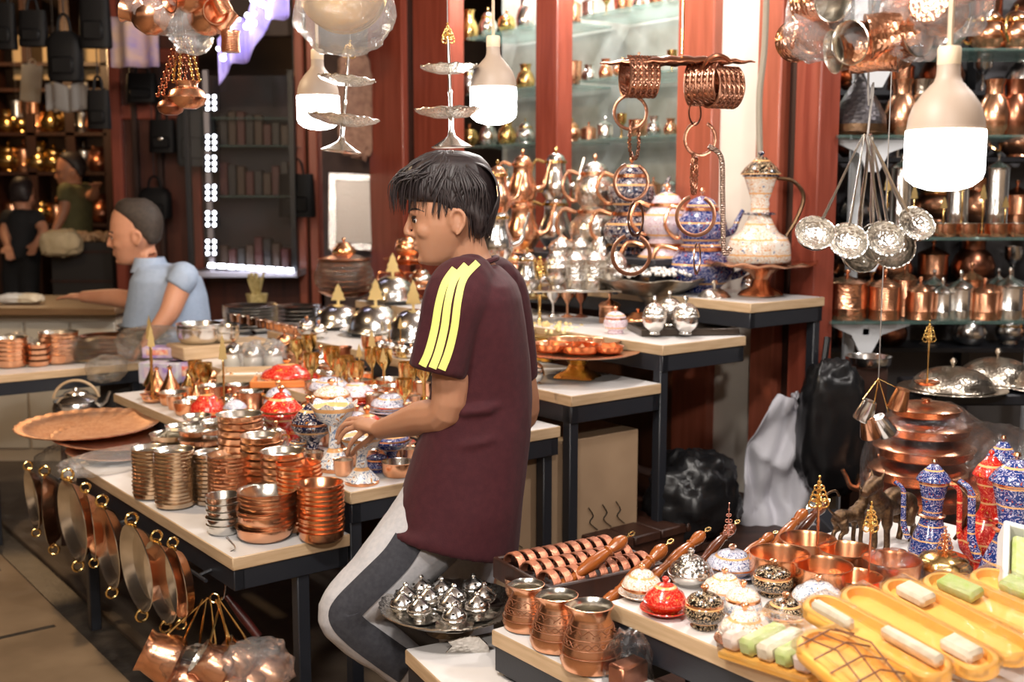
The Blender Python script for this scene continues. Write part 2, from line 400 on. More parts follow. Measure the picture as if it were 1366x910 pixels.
wallbox('trim_28', 752, 914, 1.03, 1.07, .34, redwood, 'red wooden sill of the wide display case', 'sill', .02)
# recess of the glass display case: mirror back, sides, glass shelves
s0, s1 = s_of(914), s_of(604)
b = MB(); b.box(ST((s0 + s1) / 2, TW + .46, 2.15), (s1 - s0 + .3, .02, 2.3), 0, math.atan2(AX.y, AX.x)); struct('wall_case', b.mesh('case_back', mirror), 'smoky mirrored back of the glass display cases', 'wall')
SHZ = (2.34, 2.04, 1.76, 1.48)
greenglass = film('green_edge_glass', (.35, .62, .55), .22, .05, 2, 0)
for k, z in enumerate(SHZ):
    for j, (xa, xb) in enumerate(((914, 751), (724, 604))):
        sa, sb = s_of(xa), s_of(xb); b = MB(); b.box(ST((sa + sb) / 2, TW + .27, z), (sb - sa + .02, .34, .01), 0, math.atan2(AX.y, AX.x), .002)
        o = obj('glass_shelf', b.mesh('glass_shelf', greenglass))
        tag(o, ('top', 'second', 'third', 'lowest')[k] + ' glass shelf of the ' + ('wide display case right' if j == 0 else 'narrow display case left') + ' of the dividing post', 'shelf')
# right-hand shop: back wall and side
b = MB(); b.box((3.4, 5.6, 1.65), (5.2, .1, 3.3)); struct('wall_shop', b.mesh('shop_wall', greywall), 'dark grey back wall of the shop on the right', 'wall')
b = MB(); b.box((6.0, 3.3, 1.65), (.1, 4.6, 3.3)); struct('wall_shop_side', b.mesh('shop_side', greywall), 'dark grey side wall of the shop on the right', 'wall')
# far left: cross wall with wooden panelling, alley beyond it
YB = 8.2
def atY(x, y, Y=YB): return PY(x, y, Y)
def cross(name, x0, x1, z0, z1, mm, label, cat, Y=YB, th=.1, y=250):
    a, c = atY(x0, y, Y), atY(x1, y, Y); b = MB(); b.box(((a.x + c.x) / 2, Y + th / 2, (z0 + z1) / 2), (c.x - a.x, th, z1 - z0), 0, 0, .008)
    return struct(name, b.mesh(name, mm), label, cat)
cross('wall_cross', 150, 266, 0, 3.3, wood('panelled_red_wood', '57281a', '3c1a11', 3, .4), 'red brown panelled wall behind the seated man', 'wall')
for k, (x0, x1) in enumerate(((150, 165), (178, 186), (210, 218), (252, 268))):
    cross('trim_%d' % (30 + k), x0, x1, 0, 3.3, darkwood if k in (1, 2) else redwood, 'upright wooden batten on the panelled wall, ' + ('leftmost', 'second from the left', 'third from the left', 'rightmost')[k], 'batten', YB - .05, .06)
for k, yy in enumerate((75, 150)):
    P = atY(200, yy); cross('trim_%d' % (36 + k), 150, 262, P.z - .05, P.z + .05, redwood, 'horizontal rail across the panelled wall, ' + ('upper', 'lower')[k], 'batten', YB - .03, .05)
cross('wall_cross_low', 262, 440, 0, .95, wood('low_red_wood', '5d2c1f', '43201a', 3, .4), 'red brown wooden base below the lit glass vitrine', 'wall')
cross('wall_cross_high', 262, 440, 2.62, 3.3, darkwall, 'dark boarding above the lit glass vitrine', 'wall')
cross('wall_cross_end', 418, 470, 0, 3.3, redwood, 'red wooden end post right of the lit vitrine', 'wooden post')
cross('trim_40', 396, 408, .6, 3.3, redwood_l, 'slim orange red upright beside the vitrine, left one', 'wooden post', YB - .08, .06)
cross('trim_41', 412, 424, .6, 3.3, redwood_l, 'slim orange red upright beside the vitrine, right one', 'wooden post', YB - .08, .06)
b = MB(); b.box((-3.5, 12.5, 1.65), (14, .1, 3.3)); struct('wall_far', b.mesh('far_wall', darkwall), 'dark far wall at the end of the bazaar alley', 'wall')
b = MB(); b.box((-7.5, 6.5, 1.65), (.1, 12, 3.3)); struct('wall_left', b.mesh('left_wall', darkwall), 'dark wall along the left side of the bazaar', 'wall')
# ================================================================ kinds of wares
_SP = {}
def cached(fn):
    def g(*a):
        k = (fn.__name__,) + a
        if k not in _SP: _SP[k] = fn(*a)
        return _SP[k]
    return g
def lm(name, prof, mats, seg=28, sw=(), scal=None, extra=None):
    b = MB(); b.lathe(prof, seg, 0, (0, 0, 0), sw, scal)
    if extra: extra(b)
    return b.mesh(name, mats)
MATS = dict(tb=tinbrown, copper=copper, new=copper_new, ham=copper_ham, rib=copper_rib, dk=copper_dk, tin=tin, silver=silver, seng=silver_eng, sdk=silver_dk, brass=brass, gold=gold,
            white=en_white, cream=en_cream, red=en_red, blue=en_blue, navy=en_navy, black=en_black, pink=en_pink, bw=en_bwhite, bronze=bronze)
@cached
def bowl(outer='copper', inner='tin', R_=.06, h=.035, flare=.0):
    r = R_
    pr = [(0, 0), (.72 * r, 0), (.8 * r, .04 * h), (.95 * r, .35 * h), (r * .985, h * .9), (r * (1 + flare), h * .97), (r * (1.02 + flare), h), (r * (.97 + flare), h), (r * .92, h * .9), (.84 * r, .4 * h), (.7 * r, .12 * h), (0, .1 * h)]
    return Spec('copper_bowl' if outer != 'silver' else 'silver_bowl', 'bowl', lm('bowl', pr, [MATS[outer], MATS[inner]], 30, {6: 1}), w=2.04 * r + 2 * flare * r, h=h, b=.78 * r)
@cached
def plate_flat(outer='silver', R_=.1, h=.02, lob=0):
    r = R_; pr = [(0, 0), (.6 * r, 0), (.72 * r, .2 * h), (.97 * r, .85 * h), (r, h), (.98 * r, h * 1.06), (.92 * r, .8 * h), (.7 * r, .3 * h), (0, .24 * h)]
    return Spec('metal_plate', 'plate', lm('plate', pr, [MATS[outer]], 48, (), (lob, .012, .9 * r, .003) if lob else None), w=2 * r, h=h, b=.6 * r)
@cached
def mug(outer='rib'):
    body = lm('body', [(0, 0), (.034, 0), (.038, .003), (.039, .02), (.036, .05), (.038, .08), (.041, .086), (.039, .087), (.035, .08), (.033, .05), (.035, .02), (0, .008)], [MATS[outer], tin], 24, {6: 1})
    b = MB(); b.tube(spline([(.036, 0, .074), (.06, 0, .078), (.067, 0, .05), (.055, 0, .022), (.036, 0, .018)], 5), .0045, 8); hd = b.mesh('handle', brass)
    return Spec('copper_mug', 'mug', None, [('body', body), ('handle', hd, 'brass handle')], w=.08, h=.087, b=.036)
@cached
def cezve():
    pr = [(0, 0), (.044, 0), (.052, .004), (.056, .016), (.053, .034), (.044, .062), (.035, .082), (.033, .09), (.038, .102), (.04, .105), (.038, .1055), (.034, .1), (.031, .09), (.033, .08), (.042, .06), (.05, .03), (.046, .01), (0, .007)]
    def ext(b):
        for i, p in enumerate(b.v):      # pouring lip
            a = math.atan2(p.y, p.x)
            if p.z > .092 and abs(abs(a) - PI) < .5: p.x *= 1 + .22 * (1 - abs(abs(a) - PI) / .5)
    body = lm('body', pr, [copper, tin], 40, {10: 1}, None, ext)
    bd = lm('engraved_band', [(.0502, .046), (.0476, .056), (.0442, .068), (.0446, .0685), (.0482, .0562), (.0507, .0458)], copper_dk, 40)
    b = MB(); n = 96
    rz_ = lambda z: .0535 + (.0442 - .0535) * (z - .034) / .028 if z < .062 else .0442 + (.0352 - .0442) * (z - .062) / .02
    for z0, am, ph in ((.05, .004, 0), (.05, .004, PI), (.07, .003, 0)):
        b.tube([((rz_(z0 + am * math.sin(i * .75 + ph)) + .0004) * math.cos(2 * PI * i / n), (rz_(z0 + am * math.sin(i * .75 + ph)) + .0004) * math.sin(2 * PI * i / n), z0 + am * math.sin(i * .75 + ph)) for i in range(n)], .0008, 4, 0, True)
    for z0 in (.043, .058, .0755, .03): b.tube([((rz_(z0) + .0003) * math.cos(2 * PI * i / n), (rz_(z0) + .0003) * math.sin(2 * PI * i / n), z0) for i in range(n)], .0008, 4, 0, True)
    for k in range(24):
        a = 2 * PI * k / 24; b.ball((rz_(.064) * math.cos(a), rz_(.064) * math.sin(a), .064), (.0016, .0016, .0016), 6, 4)
    dots = b.mesh('engraving', mat('engraving_dark', (.25, .1, .05), .6, .5))
    return Spec('coffee_pot', 'coffee pot', None, [('body', body), ('engraved_band', dots, 'band of punched dots'), ], w=.112, h=.105, b=.05)
@cached
def handled_pot(metal='copper', handle='brass'):
    """small pot with a long handle reaching up along +x"""
    pr = [(0, 0), (.04, 0), (.047, .006), (.048, .02), (.04, .05), (.037, .06), (.042, .072), (.039, .072), (.034, .06), (.037, .05), (.044, .02), (0, .006)]
    body = lm('body', pr, [MATS[metal], tin], 26, {6: 1})
    b = MB(); b.tube(spline([(.036, 0, .062), (.08, 0, .075), (.16, 0, .09), (.22, 0, .105)], 4), [.004] * 5 + [.0032] * 7 + [.003], 8, flat=1.5); b.torus((.228, 0, .108), .008, .002, 12, 6)
    return Spec('coffee_pot', 'coffee pot', None, [('body', body), ('handle', b.mesh('handle', MATS[handle]), 'long brass handle')], w=.096, h=.072, b=.045)
@cached
def lidded(body='black', lid='black', rim='new', kind='round', saucer='', knob='new', saucerm='copper'):
    P = []; z0 = 0; W = .09
    if saucer:
        r = .062; P.append(('saucer', lm('saucer', [(0, 0), (.032, 0), (.036, .003), (.055, .012), (r, .017), (r - .001, .019), (.05, .012), (.034, .006), (0, .006)], [MATS[saucerm]], 32))); z0 = .006; W = .124
    if kind == 'round': pr = [(0, 0), (.026, 0), (.029, .005), (.024, .01), (.037, .022), (.043, .036), (.042, .05), (.036, .06)]; hb = .06; rt = .036
    elif kind == 'dish': pr = [(0, 0), (.03, 0), (.033, .004), (.044, .014), (.05, .024), (.051, .028)]; hb = .028; rt = .05
    elif kind == 'tall': pr = [(0, 0), (.026, 0), (.03, .006), (.018, .022), (.014, .04), (.02, .055), (.04, .068), (.05, .085), (.048, .092)]; hb = .092; rt = .047
    else: pr = [(0, 0), (.035, 0), (.04, .006), (.042, .03), (.042, .06)]; hb = .06; rt = .042
    pr = [(r, z + z0) for r, z in pr]; n = len(pr)
    P.append(('body', lm('body', pr + [(rt * .9, hb + z0 - .003), (0, hb + z0 - .003)], [MATS[body]], 32)))
    P.append(('rim', lm('rim', [(rt - .001, hb + z0 - .004), (rt + .0025, hb + z0 - .003), (rt + .003, hb + z0 + .002), (rt - .001, hb + z0 + .003)], [MATS[rim]], 32), 'plain metal rim'))
    zt = hb + z0 + .0025; lr = rt + .001
    if kind in ('dish',): lp = [(lr, 0), (lr * .98, .006), (lr * .86, .018), (lr * .6, .027), (lr * .56, .033), (lr * .4, .039), (.1 * lr, .043), (0, .043)]
    elif kind == 'tall': lp = [(lr, 0), (lr * .96, .005), (lr * .6, .025), (lr * .2, .04), (0, .042)]
    else: lp = [(lr, 0), (lr * .99, .005), (lr * .8, .014), (lr * .45, .022), (.12 * lr, .026), (0, .026)]
    zl = zt + lp[-1][1]
    kn = lm('knob', [(.004, 0), (.004, .004), (.008, .009), (.0085, .014), (.005, .018), (0, .019)], [MATS[knob]], 14)
    kn.transform(Matrix.Translation((0, 0, zl - .001)))
    P.append(('lid', lm('lid', [(r, z + zt) for r, z in lp] , [MATS[lid]], 32), None, [('knob', kn, 'metal knob')]))
    return Spec('lidded_bowl', 'lidded bowl', None, P, w=W, h=zl + .018, b=.03 if not saucer else .036)
@cached
def pedestal_bowl(body='white', lid=''):
    pr = [(0, 0), (.04, 0), (.043, .004), (.036, .014), (.016, .03), (.013, .05), (.018, .062), (.045, .074), (.058, .088), (.06, .092), (.056, .09), (.04, .078), (0, .072)]
    P = [('bowl', lm('bowl', pr, [MATS[body], en_cream], 36, (), (6, .05, .04, .004))), ('foot_rim', lm('foot_rim', [(.036, 0), (.0445, .0005), (.0445, .005), (.04, .006)], [copper_new], 32), 'copper foot rim')]
    h = .092
    if lid:
        P.append(('lid', lm('lid', [(.046, .084), (.05, .087), (.046, .1), (.03, .118), (.01, .126), (0, .127)], [MATS[lid]], 32), None, [('rim', lm('rim', [(.046, .083), (.052, .085), (.052, .09), (.047, .09)], [copper_new], 32))])); h = .127
    return Spec('pedestal_bowl', 'pedestal bowl', None, P, w=.12, h=h, b=.042)
@cached
def teapot(body='silver', trim='brass', tall=0):
    if tall: pr = [(0, 0), (.04, 0), (.044, .004), (.04, .012), (.058, .035), (.062, .055), (.055, .08), (.042, .105), (.04, .13), (.045, .14), (0, .14)]; zt = .14; rt = .043; hs = .1
    else: pr = [(0, 0), (.042, 0), (.046, .004), (.044, .01), (.066, .03), (.073, .05), (.068, .07), (.052, .085), (.046, .09), (.048, .096), (0, .096)]; zt = .096; rt = .046; hs = .06
    P = [('body', lm('body', pr, [MATS[body]], 30)), ('collar', lm('collar', [(rt - .002, zt - .006), (rt + .003, zt - .004), (rt + .003, zt + .004), (rt - .002, zt + .005)], [MATS[trim]], 28), 'bright metal collar')]
    kn = lm('knob', [(.004, zt + .03), (.004, zt + .036), (.009, zt + .042), (.005, zt + .05), (0, zt + .052)], [MATS[trim]], 14)
    P.append(('lid', lm('lid', [(rt, zt), (rt * .95, zt + .008), (rt * .7, zt + .022), (.2 * rt, zt + .031), (0, zt + .032)], [MATS[body]], 28), None, [('knob', kn)]))
    b = MB(); q = .06
    b.tube(spline([(-q + .008, 0, hs * .55), (-q - .03, 0, hs * .7), (-q - .045, 0, hs * 1.15), (-q - .06, 0, hs * 1.55)], 4), [.012, .011, .010, .009, .009, .008, .0075, .007, .0068, .0065, .006, .006, .006], 10); P.append(('spout', b.mesh('spout', MATS[body])))
    b = MB(); b.tube(spline([(rt + .006, 0, zt - .002), (rt + .045, 0, zt + .004), (rt + .06, 0, zt * .6), (rt + .03, 0, hs * .45), (rt + .012, 0, hs * .5)], 4), .0055, 8); P.append(('handle', b.mesh('handle', MATS[trim])))
    return Spec('teapot', 'teapot', None, P, w=.15, h=zt + .05, b=.044)
@cached
def ewer(body='blue', trim='new', spout=1, kind=0):
    pr = [(0, 0), (.05, 0), (.053, .004), (.046, .014), (.05, .02), (.07, .045), (.073, .06), (.066, .085), (.045, .115), (.032, .135), (.024, .15), (.021, .17), (.024, .19), (.034, .215), (.039, .235), (.036, .24), (0, .24)]
    if kind == 1: pr = [(0, 0), (.058, 0), (.062, .004), (.06, .012), (.062, .02), (.055, .05), (.043, .085), (.035, .105), (.032, .115), (.028, .13), (.026, .145), (.03, .18), (.038, .22), (.041, .236), (.038, .24), (0, .24)]
    if kind == 2: pr = [(0, 0), (.07, 0), (.0735, .005), (.0735, .02), (.071, .05), (.064, .068), (.05, .078), (.044, .083), (.035, .1), (.024, .13), (.02, .15), (.022, .16), (.02, .17), (.026, .19), (.036, .228), (.04, .238), (0, .24)]
    P = [('body', lm('body', pr, [MATS[body]], 36 if kind != 1 else 10))]
    for nm, r, z in (('foot_ring', .0535, .002), ('waist_ring', .034, .133), ('neck_ring', .0395, .237)):
        P.append((nm, lm('ring', [(r - .006, z - .003), (r + .0015, z - .003), (r + .0025, z + .001), (r - .004, z + .004)], [MATS[trim]], 32), 'metal ring'))
    kn = lm('knob', [(.004, .286), (.004, .292), (.008, .297), (.006, .303), (0, .305)], [MATS[trim]], 12)
    P.append(('lid', lm('lid', [(.046, .24), (.046, .243), (.036, .26), (.022, .275), (.012, .287), (0, .289)], [en_black if kind == 2 else MATS[body]], 32), None, [('knob', kn)]))
    if spout:
        b = MB(); b.tube(spline([(-.06, 0, .05), (-.075, 0, .09), (-.078, 0, .15), (-.082, 0, .2), (-.105, 0, .218)], 5), [.009] * 6 + [.0075] * 9 + [.006] * 6, 8); P.append(('spout', b.mesh('spout', MATS[body])))
    b = MB(); b.tube(spline([(.034, 0, .23), (.075, 0, .222), (.1, 0, .18), (.086, 0, .12), (.062, 0, .07)], 5), .005, 8); P.append(('handle', b.mesh('handle', bronze), 'curved dark handle'))
    return Spec('ewer', 'ewer', None, P, w=.15, h=.305, b=.05)
def filigree(z0, z1, w, mm, name='finial'):
    """openwork tree of wire loops"""
    b = MB(); n = 5; hh = z1 - z0
    for side in (0, PI / 2):
        Rm = Matrix.Rotation(side, 3, 'Z')
        for i in range(n):
            f = i / (n - 1); rr = w * (.5 - .34 * f) * .5; zc = z0 + hh * (.12 + .7 * f)
            for sx in ((-1, 1) if i < n - 1 else (0,)):
                b.torus(Rm @ V((sx * rr * 1.05, 0, zc)), rr * .85, w * .045, 12, 5, M=Rm @ Matrix.Rotation(PI / 2, 3, 'X'))
    b.tube([(0, 0, z0), (0, 0, z1)], [w * .06, w * .03], 6); b.ball((0, 0, z1), w * .08, 8, 5)
    return b.mesh(name, mm)
def treeflat(z0, h, w, mm):
    o = [(-.08, 0), (.08, 0), (.1, .2), (.5, .22), (.34, .45), (.4, .5), (.2, .72), (.22, .78), (0, 1.05), (-.22, .78), (-.2, .72), (-.4, .5), (-.34, .45), (-.5, .22), (-.1, .2)]
    b = MB(); b.prism([(x * w, z0 + z * h) for x, z in o], .006); return b.mesh('finial', mm)
@cached
def finial_stand(top='fili', rodm='copper', plate=1, topm='gold', h=.3):
    P = []
    rod = [(.007, 0), (.0045, .01), (.004, .1 * h), (.0055, .12 * h), (.004, .14 * h), (.004, .45 * h), (.006, .47 * h), (.004, .5 * h), (.006, .53 * h), (.0045, .56 * h), (.005, .7 * h), (.003, .72 * h), (0, .73 * h)]
    P.append(('rod', lm('rod', rod, [MATS[rodm]], 12)))
    if plate: P.append(('dish', lm('dish', [(0, 0), (.035, 0), (.055, .012), (.058, .018), (.054, .016), (.034, .005), (0, .005)], [copper_new], 28)))
    P.append(('finial', filigree(.68 * h, h, .065 * h / .3, MATS[topm]) if top == 'fili' else treeflat(.66 * h, .34 * h, .13 * h, MATS[topm] if topm != 'gold' else goldm), 'openwork gold finial'))
    return Spec('finial_stand', 'display stand', None, P, w=.12 if plate else .065 * h / .3, h=h, b=.035 if plate else .007)
@cached
def cake_stand(plate='copper', foot='gold', R_=.16, h=.085, lob=0):
    P = [('plate', lm('plate', [(0, h - .012), (R_ * .3, h - .014), (R_ * .7, h - .008), (R_ * .97, h - .001), (R_, h + .004), (R_ * .97, h + .004), (R_ * .7, h - .003), (0, h - .006)], [MATS[plate]], 48, (), (lob, .02, R_ * .9, .004) if lob else None)),
         ('foot', lm('foot', [(0, .008), (.03, .008), (.05, .0), (.058, .004), (.05, .014), (.03, .026), (.022, .045), (.03, .058), (.05, h - .014), (0, h - .012)], [MATS[foot]], 30, (), (4, .16, .035, 0)))]
    return Spec('cake_stand', 'cake stand', None, P, w=2 * R_, h=h, b=.05)
@cached
def canister(m='rib', hh=.1):
    r = .045; P = [('body', lm('body', [(0, 0), (r, 0), (r + .001, .003), (r, hh * .3), (r + .001, hh * .32), (r, hh * .34), (r, hh), (r + .002, hh + .002), (0, hh + .002)], [MATS[m]], 26))]
    kn = lm('knob', [(.004, hh + .03), (.004, hh + .036), (.008, hh + .044), (.006, hh + .05), (0, hh + .052)], [MATS[m]], 12)
    P.append(('lid', lm('lid', [(r + .002, hh + .001), (r + .003, hh + .006), (r * .8, hh + .016), (r * .3, hh + .024), (.1 * r, hh + .031), (0, hh + .031)], [MATS[m]], 26), None, [('knob', kn)]))
    return Spec('lidded_canister', 'canister', None, P, w=.096, h=hh + .052, b=.045)
@cached
def cloche(dome='silver', plate='silver', fin='tree'):
    P = [('plate', lm('plate', [(0, 0), (.1, 0), (.13, .008), (.16, .014), (.158, .017), (.12, .011), (0, .01)], [MATS[plate]], 44)),
         ('dome', lm('dome', [(.122, .012), (.126, .016), (.12, .022)] + [(.118 * math.cos(a), .022 + .07 * math.sin(a)) for a in [PI / 2 * i / 9 for i in range(1, 10)]] + [(0, .092)], [MATS[dome]], 40), None, [('finial', treeflat(.088, .075, .07, goldm) if fin == 'tree' else lm('finial', [(.006, .09), (.005, .1), (.011, .11), (.006, .122), (0, .124)], [MATS[dome]], 14), 'gold tree-shaped finial' if fin == 'tree' else None)])]
    return Spec('domed_dish', 'domed dish', None, P, w=.32, h=.165 if fin == 'tree' else .124, b=.1)
@cached
def burner():
    """little tray-footed incense burner with pierced lid"""
    P = [('saucer', lm('saucer', [(0, 0), (.02, 0), (.034, .005), (.037, .009), (.033, .008), (.018, .004), (0, .004)], [silver], 24, (), (6, .07, .03, .002))),
         ('body', lm('body', [(0, .004), (.012, .004), (.01, .01), (.02, .018), (.024, .028), (.022, .033), (0, .033)], [silver_eng], 22))]
    b = MB(); b.lathe([(.0235, .032), (.024, .035), (.02, .044), (.011, .053), (.004, .06), (.006, .065), (.003, .07), (0, .072)], 22)
    for k in range(6): a = k * PI / 3; b.ball((.0175 * math.cos(a), .0175 * math.sin(a), .0465), .0032, 6, 4, 1)
    P.append(('lid', b.mesh('lid', [silver, clay])))
    b = MB(); b.tube(spline([(.022, 0, .022), (.036, 0, .028), (.036, 0, .016), (.024, 0, .012)], 3), .0022, 6); P.append(('handle', b.mesh('handle', silver)))
    return Spec('incense_burner', 'incense burner', None, P, w=.074, h=.072, b=.02)
@cached
def bulb():
    """big LED lamp: hangs, origin at its cap top"""
    white = mat('lamp_housing', (.42, .32, .25), 0, .5); glow = mat('lamp_diffuser', (1, .985, .97), 0, .4, emit=26)
    P = [('holder', lm('holder', [(0, 0), (.018, 0), (.02, -.004), (.02, -.03), (.0175, -.034), (0, -.034)], [mat('lamp_holder', (.78, .62, .44), 0, .5)], 24), 'beige lamp holder'),
         ('housing', lm('housing', [(0, -.03), (.019, -.03), (.02, -.05), (.024, -.06), (.042, -.08), (.056, -.1), (.063, -.12), (.0655, -.14), (.0655, -.146), (0, -.146)], [white], 36)),
         ('diffuser', lm('diffuser', [(.0665, -.144), (.067, -.15), (.067, -.215), (.063, -.228), (.048, -.24), (.025, -.247), (0, -.249)], [glow], 36), 'glowing white diffuser')]
    return Spec('led_bulb', 'light bulb', None, P, w=.134, h=.249, b=0)
@cached
def ladle():
    """hangs from its handle top (origin), bowl tipped towards -y"""
    b = MB(); b.tube(spline([(0, 0, 0), (0, -.002, -.06), (0, .002, -.14), (0, 0, -.2)], 5), [.0055] * 6 + [.0065] * 5 + [.0085] * 5, 8, flat=.4)
    h = b.mesh('handle', silver); b = MB()
    pr = [(.042 * math.sin(a), -.042 * math.cos(a) * .75) for a in [PI / 2 * i / 8 for i in range(9)]] + [(.0435, .002), (.041, .002)] + [(.04 * math.sin(a), -.04 * math.cos(a) * .75 + .001) for a in [PI / 2 * (8 - i) / 8 for i in range(9)]]
    b.lathe(pr, 28, 0, (0, 0, 0), {9: 1}, None, Matrix.Translation((0, -.012, -.232)) @ Matrix.Rotation(-PI * .36, 4, 'X').inverted())
    return Spec('ladle', 'ladle', None, [('handle', h), ('bowl', b.mesh('bowl', [silver, silver_eng]))], w=.087, h=.27)
@cached
def cuff(w=.045):
    """wide open bracelet, axis along x"""
    ring = mat('twisted_copper_bracelet', (.5, .25, .16), 1, .36, (.28, .13, .085), 60, bump=1.0, bscale=9, btype='rings', vec=(1, 1, 1))
    b = MB(); n = 40; r0 = .031; an = [1.95 + (2 * PI - .85) * i / n for i in range(n + 1)]
    for j in range(6):
        x = w * (j / 5 - .5); b.tube([(x, r0 * .86 * math.cos(a), r0 * math.sin(a)) for a in an], .0019, 6)
    b.grid(lambda u, v: V(((u - .5) * w, (r0 - .0012) * .86 * math.cos(an[int(v * n + .5)]), (r0 - .0012) * math.sin(an[int(v * n + .5)]))), 2, n)
    for j in range(5):
        x = w * ((j + .5) / 5 - .5)
        for ph in (0, PI): b.tube([(x + w * .075 * math.sin(a * 11 + ph), r0 * .86 * math.cos(a) * (1 + .02 * math.cos(a * 11 + ph)), r0 * math.sin(a) * (1 + .02 * math.cos(a * 11 + ph))) for a in [an[0] + (an[-1] - an[0]) * i / 120 for i in range(121)]], .0013, 5)
    return Spec('cuff_bracelet', 'bracelet', b.mesh('cuff', ring), w=w, h=.066)
@cached
def bangle(kind=0):
    b = MB()
    if kind == 0: b.torus((0, 0, 0), .029, .0015, 30, 6, M=Matrix.Rotation(PI / 2, 3, 'X'), arc=5.5, a0=1.9, flat=2.2)
    else:
        pts = []
        for i in range(61):
            a = 1.9 + 5.5 * i / 60; tw = i * 1.3; pts.append((( .029 + .0022 * math.cos(tw)) * math.cos(a), .0022 * math.sin(tw), (.029 + .0022 * math.cos(tw)) * math.sin(a)))
        b.tube(pts, .0015, 6); b.tube([(p[0], -p[1], p[2]) for p in pts], .0013, 6)
    return Spec('bangle', 'bracelet', b.mesh('bangle', bangle_cu), w=.06, h=.06)
@cached
def sahan():
    """shallow two-handled pan, face along +x, hung by the upper ring: origin at the upper ring"""
    Rr = .13; M0 = Matrix.Translation((0, 0, -.17)) @ Matrix.Rotation(PI / 2, 4, 'Y'); b = MB()
    b.lathe([(0, 0), (Rr * .7, 0), (Rr * .8, .006), (Rr * .95, .032), (Rr, .036), (Rr * .985, .038), (Rr * .93, .033), (Rr * .78, .009), (0, .004)], 44, 0, sw={4: 1}, M=M0)
    P = [('pan', b.mesh('pan', [copper, tin]))]
    for s in (1, -1):
        b = MB(); c = V((.034, 0, -.17 + s * (Rr + .016))); b.torus(c, .017, .0045, 16, 7, M=Matrix.Rotation(PI / 2, 3, 'X')); b.tube([c + V((0, -.03, -s * .018)), c + V((0, 0, -s * .012)), c + V((0, .03, -s * .018))], [.004, .006, .004], 6); P.append(('handle', b.mesh('handle', brass), 'brass loop handle'))
    return Spec('copper_pan', 'pan', None, P, w=.3, h=.34)
@cached
def turned_handle(dark=0):
    """turned wooden handle along +x from a brass ferrule, ring at the end"""
    wd = wood('turned_honey_wood', 'a85c22', '8a4416', 5, .3, (.1, 1, 1), .05, .6) if not dark else wood('turned_brown_wood', '6e3515', '4f240e', 5, .3, (.1, 1, 1), .05, .6)
    M0 = Matrix.Rotation(PI / 2, 4, 'Y'); L = .2
    b = MB(); b.lathe([(0, 0), (.009, 0), (.014, .01), (.013, .03), (.009, .04), (.011, .046), (.009, .052), (.012, .07), (.0155, .1), (.0135, .13), (.0105, .145), (.014, .15), (.011, .156), (.015, .17), (.0165, .182), (.013, .195), (.006, .203), (0, .204)], 22, M=M0); bw = b.mesh('grip', wd)
    b = MB(); b.lathe([(0, -.05), (.005, -.05), (.006, -.02), (.009, -.012), (.0085, .004), (0, .004)], 16, M=M0); fe = b.mesh('ferrule', brass)
    b = MB(); b.tube([(.2, 0, 0), (.212, 0, 0)], .002, 6); b.torus((.219, 0, 0), .0075, .0018, 16, 6); ri = b.mesh('hanging_ring', brass)
    return Spec('wooden_handled_pot', 'coffee pot', None, [('grip', bw), ('ferrule', fe, 'brass ferrule'), ('hanging_ring', ri, 'brass ring')], w=.2, h=.04)
@cached
def wooden_pot(dark=0):
    """coffee pot with a turned wooden handle pointing up along +x"""
    sp = turned_handle(dark); T = Matrix.Translation((.05, 0, .062)) @ Matrix.Rotation(-.62, 4, 'Y'); P = [('body', handled_pot().parts[0][1])]
    for n, me, l in sp.parts: me = me.copy(); me.transform(T @ Matrix.Translation((.035, 0, 0))); P.append((n, me, l))
    return Spec('wooden_handled_pot', 'coffee pot', None, P, w=.096, h=.072, b=.045)
@cached
def tajine(m='copper'):
    P = [('dish', lm('dish', [(0, 0), (.03, 0), (.045, .01), (.048, .016), (0, .014)], [MATS[m]], 24)), ('lid', lm('lid', [(.044, .014), (.042, .02), (.026, .04), (.012, .06), (.006, .075), (.01, .082), (0, .088)], [MATS[m]], 24))]
    return Spec('small_tajine', 'tajine', None, P, w=.096, h=.088, b=.03)
@cached
def jar():
    gl = mat('jar_glass', (.75, .72, .66), 0, .12, coat=.5)
    P = [('body', lm('body', [(0, 0), (.03, 0), (.034, .005), (.034, .05), (.028, .062), (0, .062)], [gl], 22)), ('lid', lm('lid', [(.03, .06), (.031, .062), (.03, .074), (.018, .088), (.006, .092), (.008, .1), (0, .104)], [silver], 20))]
    return Spec('spice_jar', 'jar', None, P, w=.068, h=.104, b=.033)
@cached
def kettle():
    P = [('body', lm('body', [(0, 0), (.07, 0), (.09, .012), (.094, .04), (.086, .065), (.09, .07), (.075, .085), (.04, .098), (0, .1)], [silver], 30)), ('lid', lm('lid', [(.05, .096), (.045, .104), (.012, .112), (.01, .12), (0, .124)], [silver], 22))]
    b = MB(); b.torus((0, 0, .06), .09, .006, 20, 8, M=Matrix.Rotation(PI / 2, 3, 'X'), arc=PI * .86, a0=PI * .07); P.append(('handle', b.mesh('handle', beech), 'pale arched wooden handle'))
    b = MB(); b.tube([(.085, 0, .03), (.12, 0, .06), (.135, 0, .1)], [.016, .011, .008], 10); P.append(('spout', b.mesh('spout', silver)))
    return Spec('kettle', 'kettle', None, P, w=.2, h=.155, b=.07)
@cached
def small_cup(m='copper'):
    return Spec('copper_cup', 'cup', lm('cup', [(0, 0), (.018, 0), (.022, .012), (.024, .034), (.026, .036), (.023, .034), (.019, .008), (0, .006)], [MATS[m], tin], 16, {5: 1}), w=.052, h=.036, b=.018)
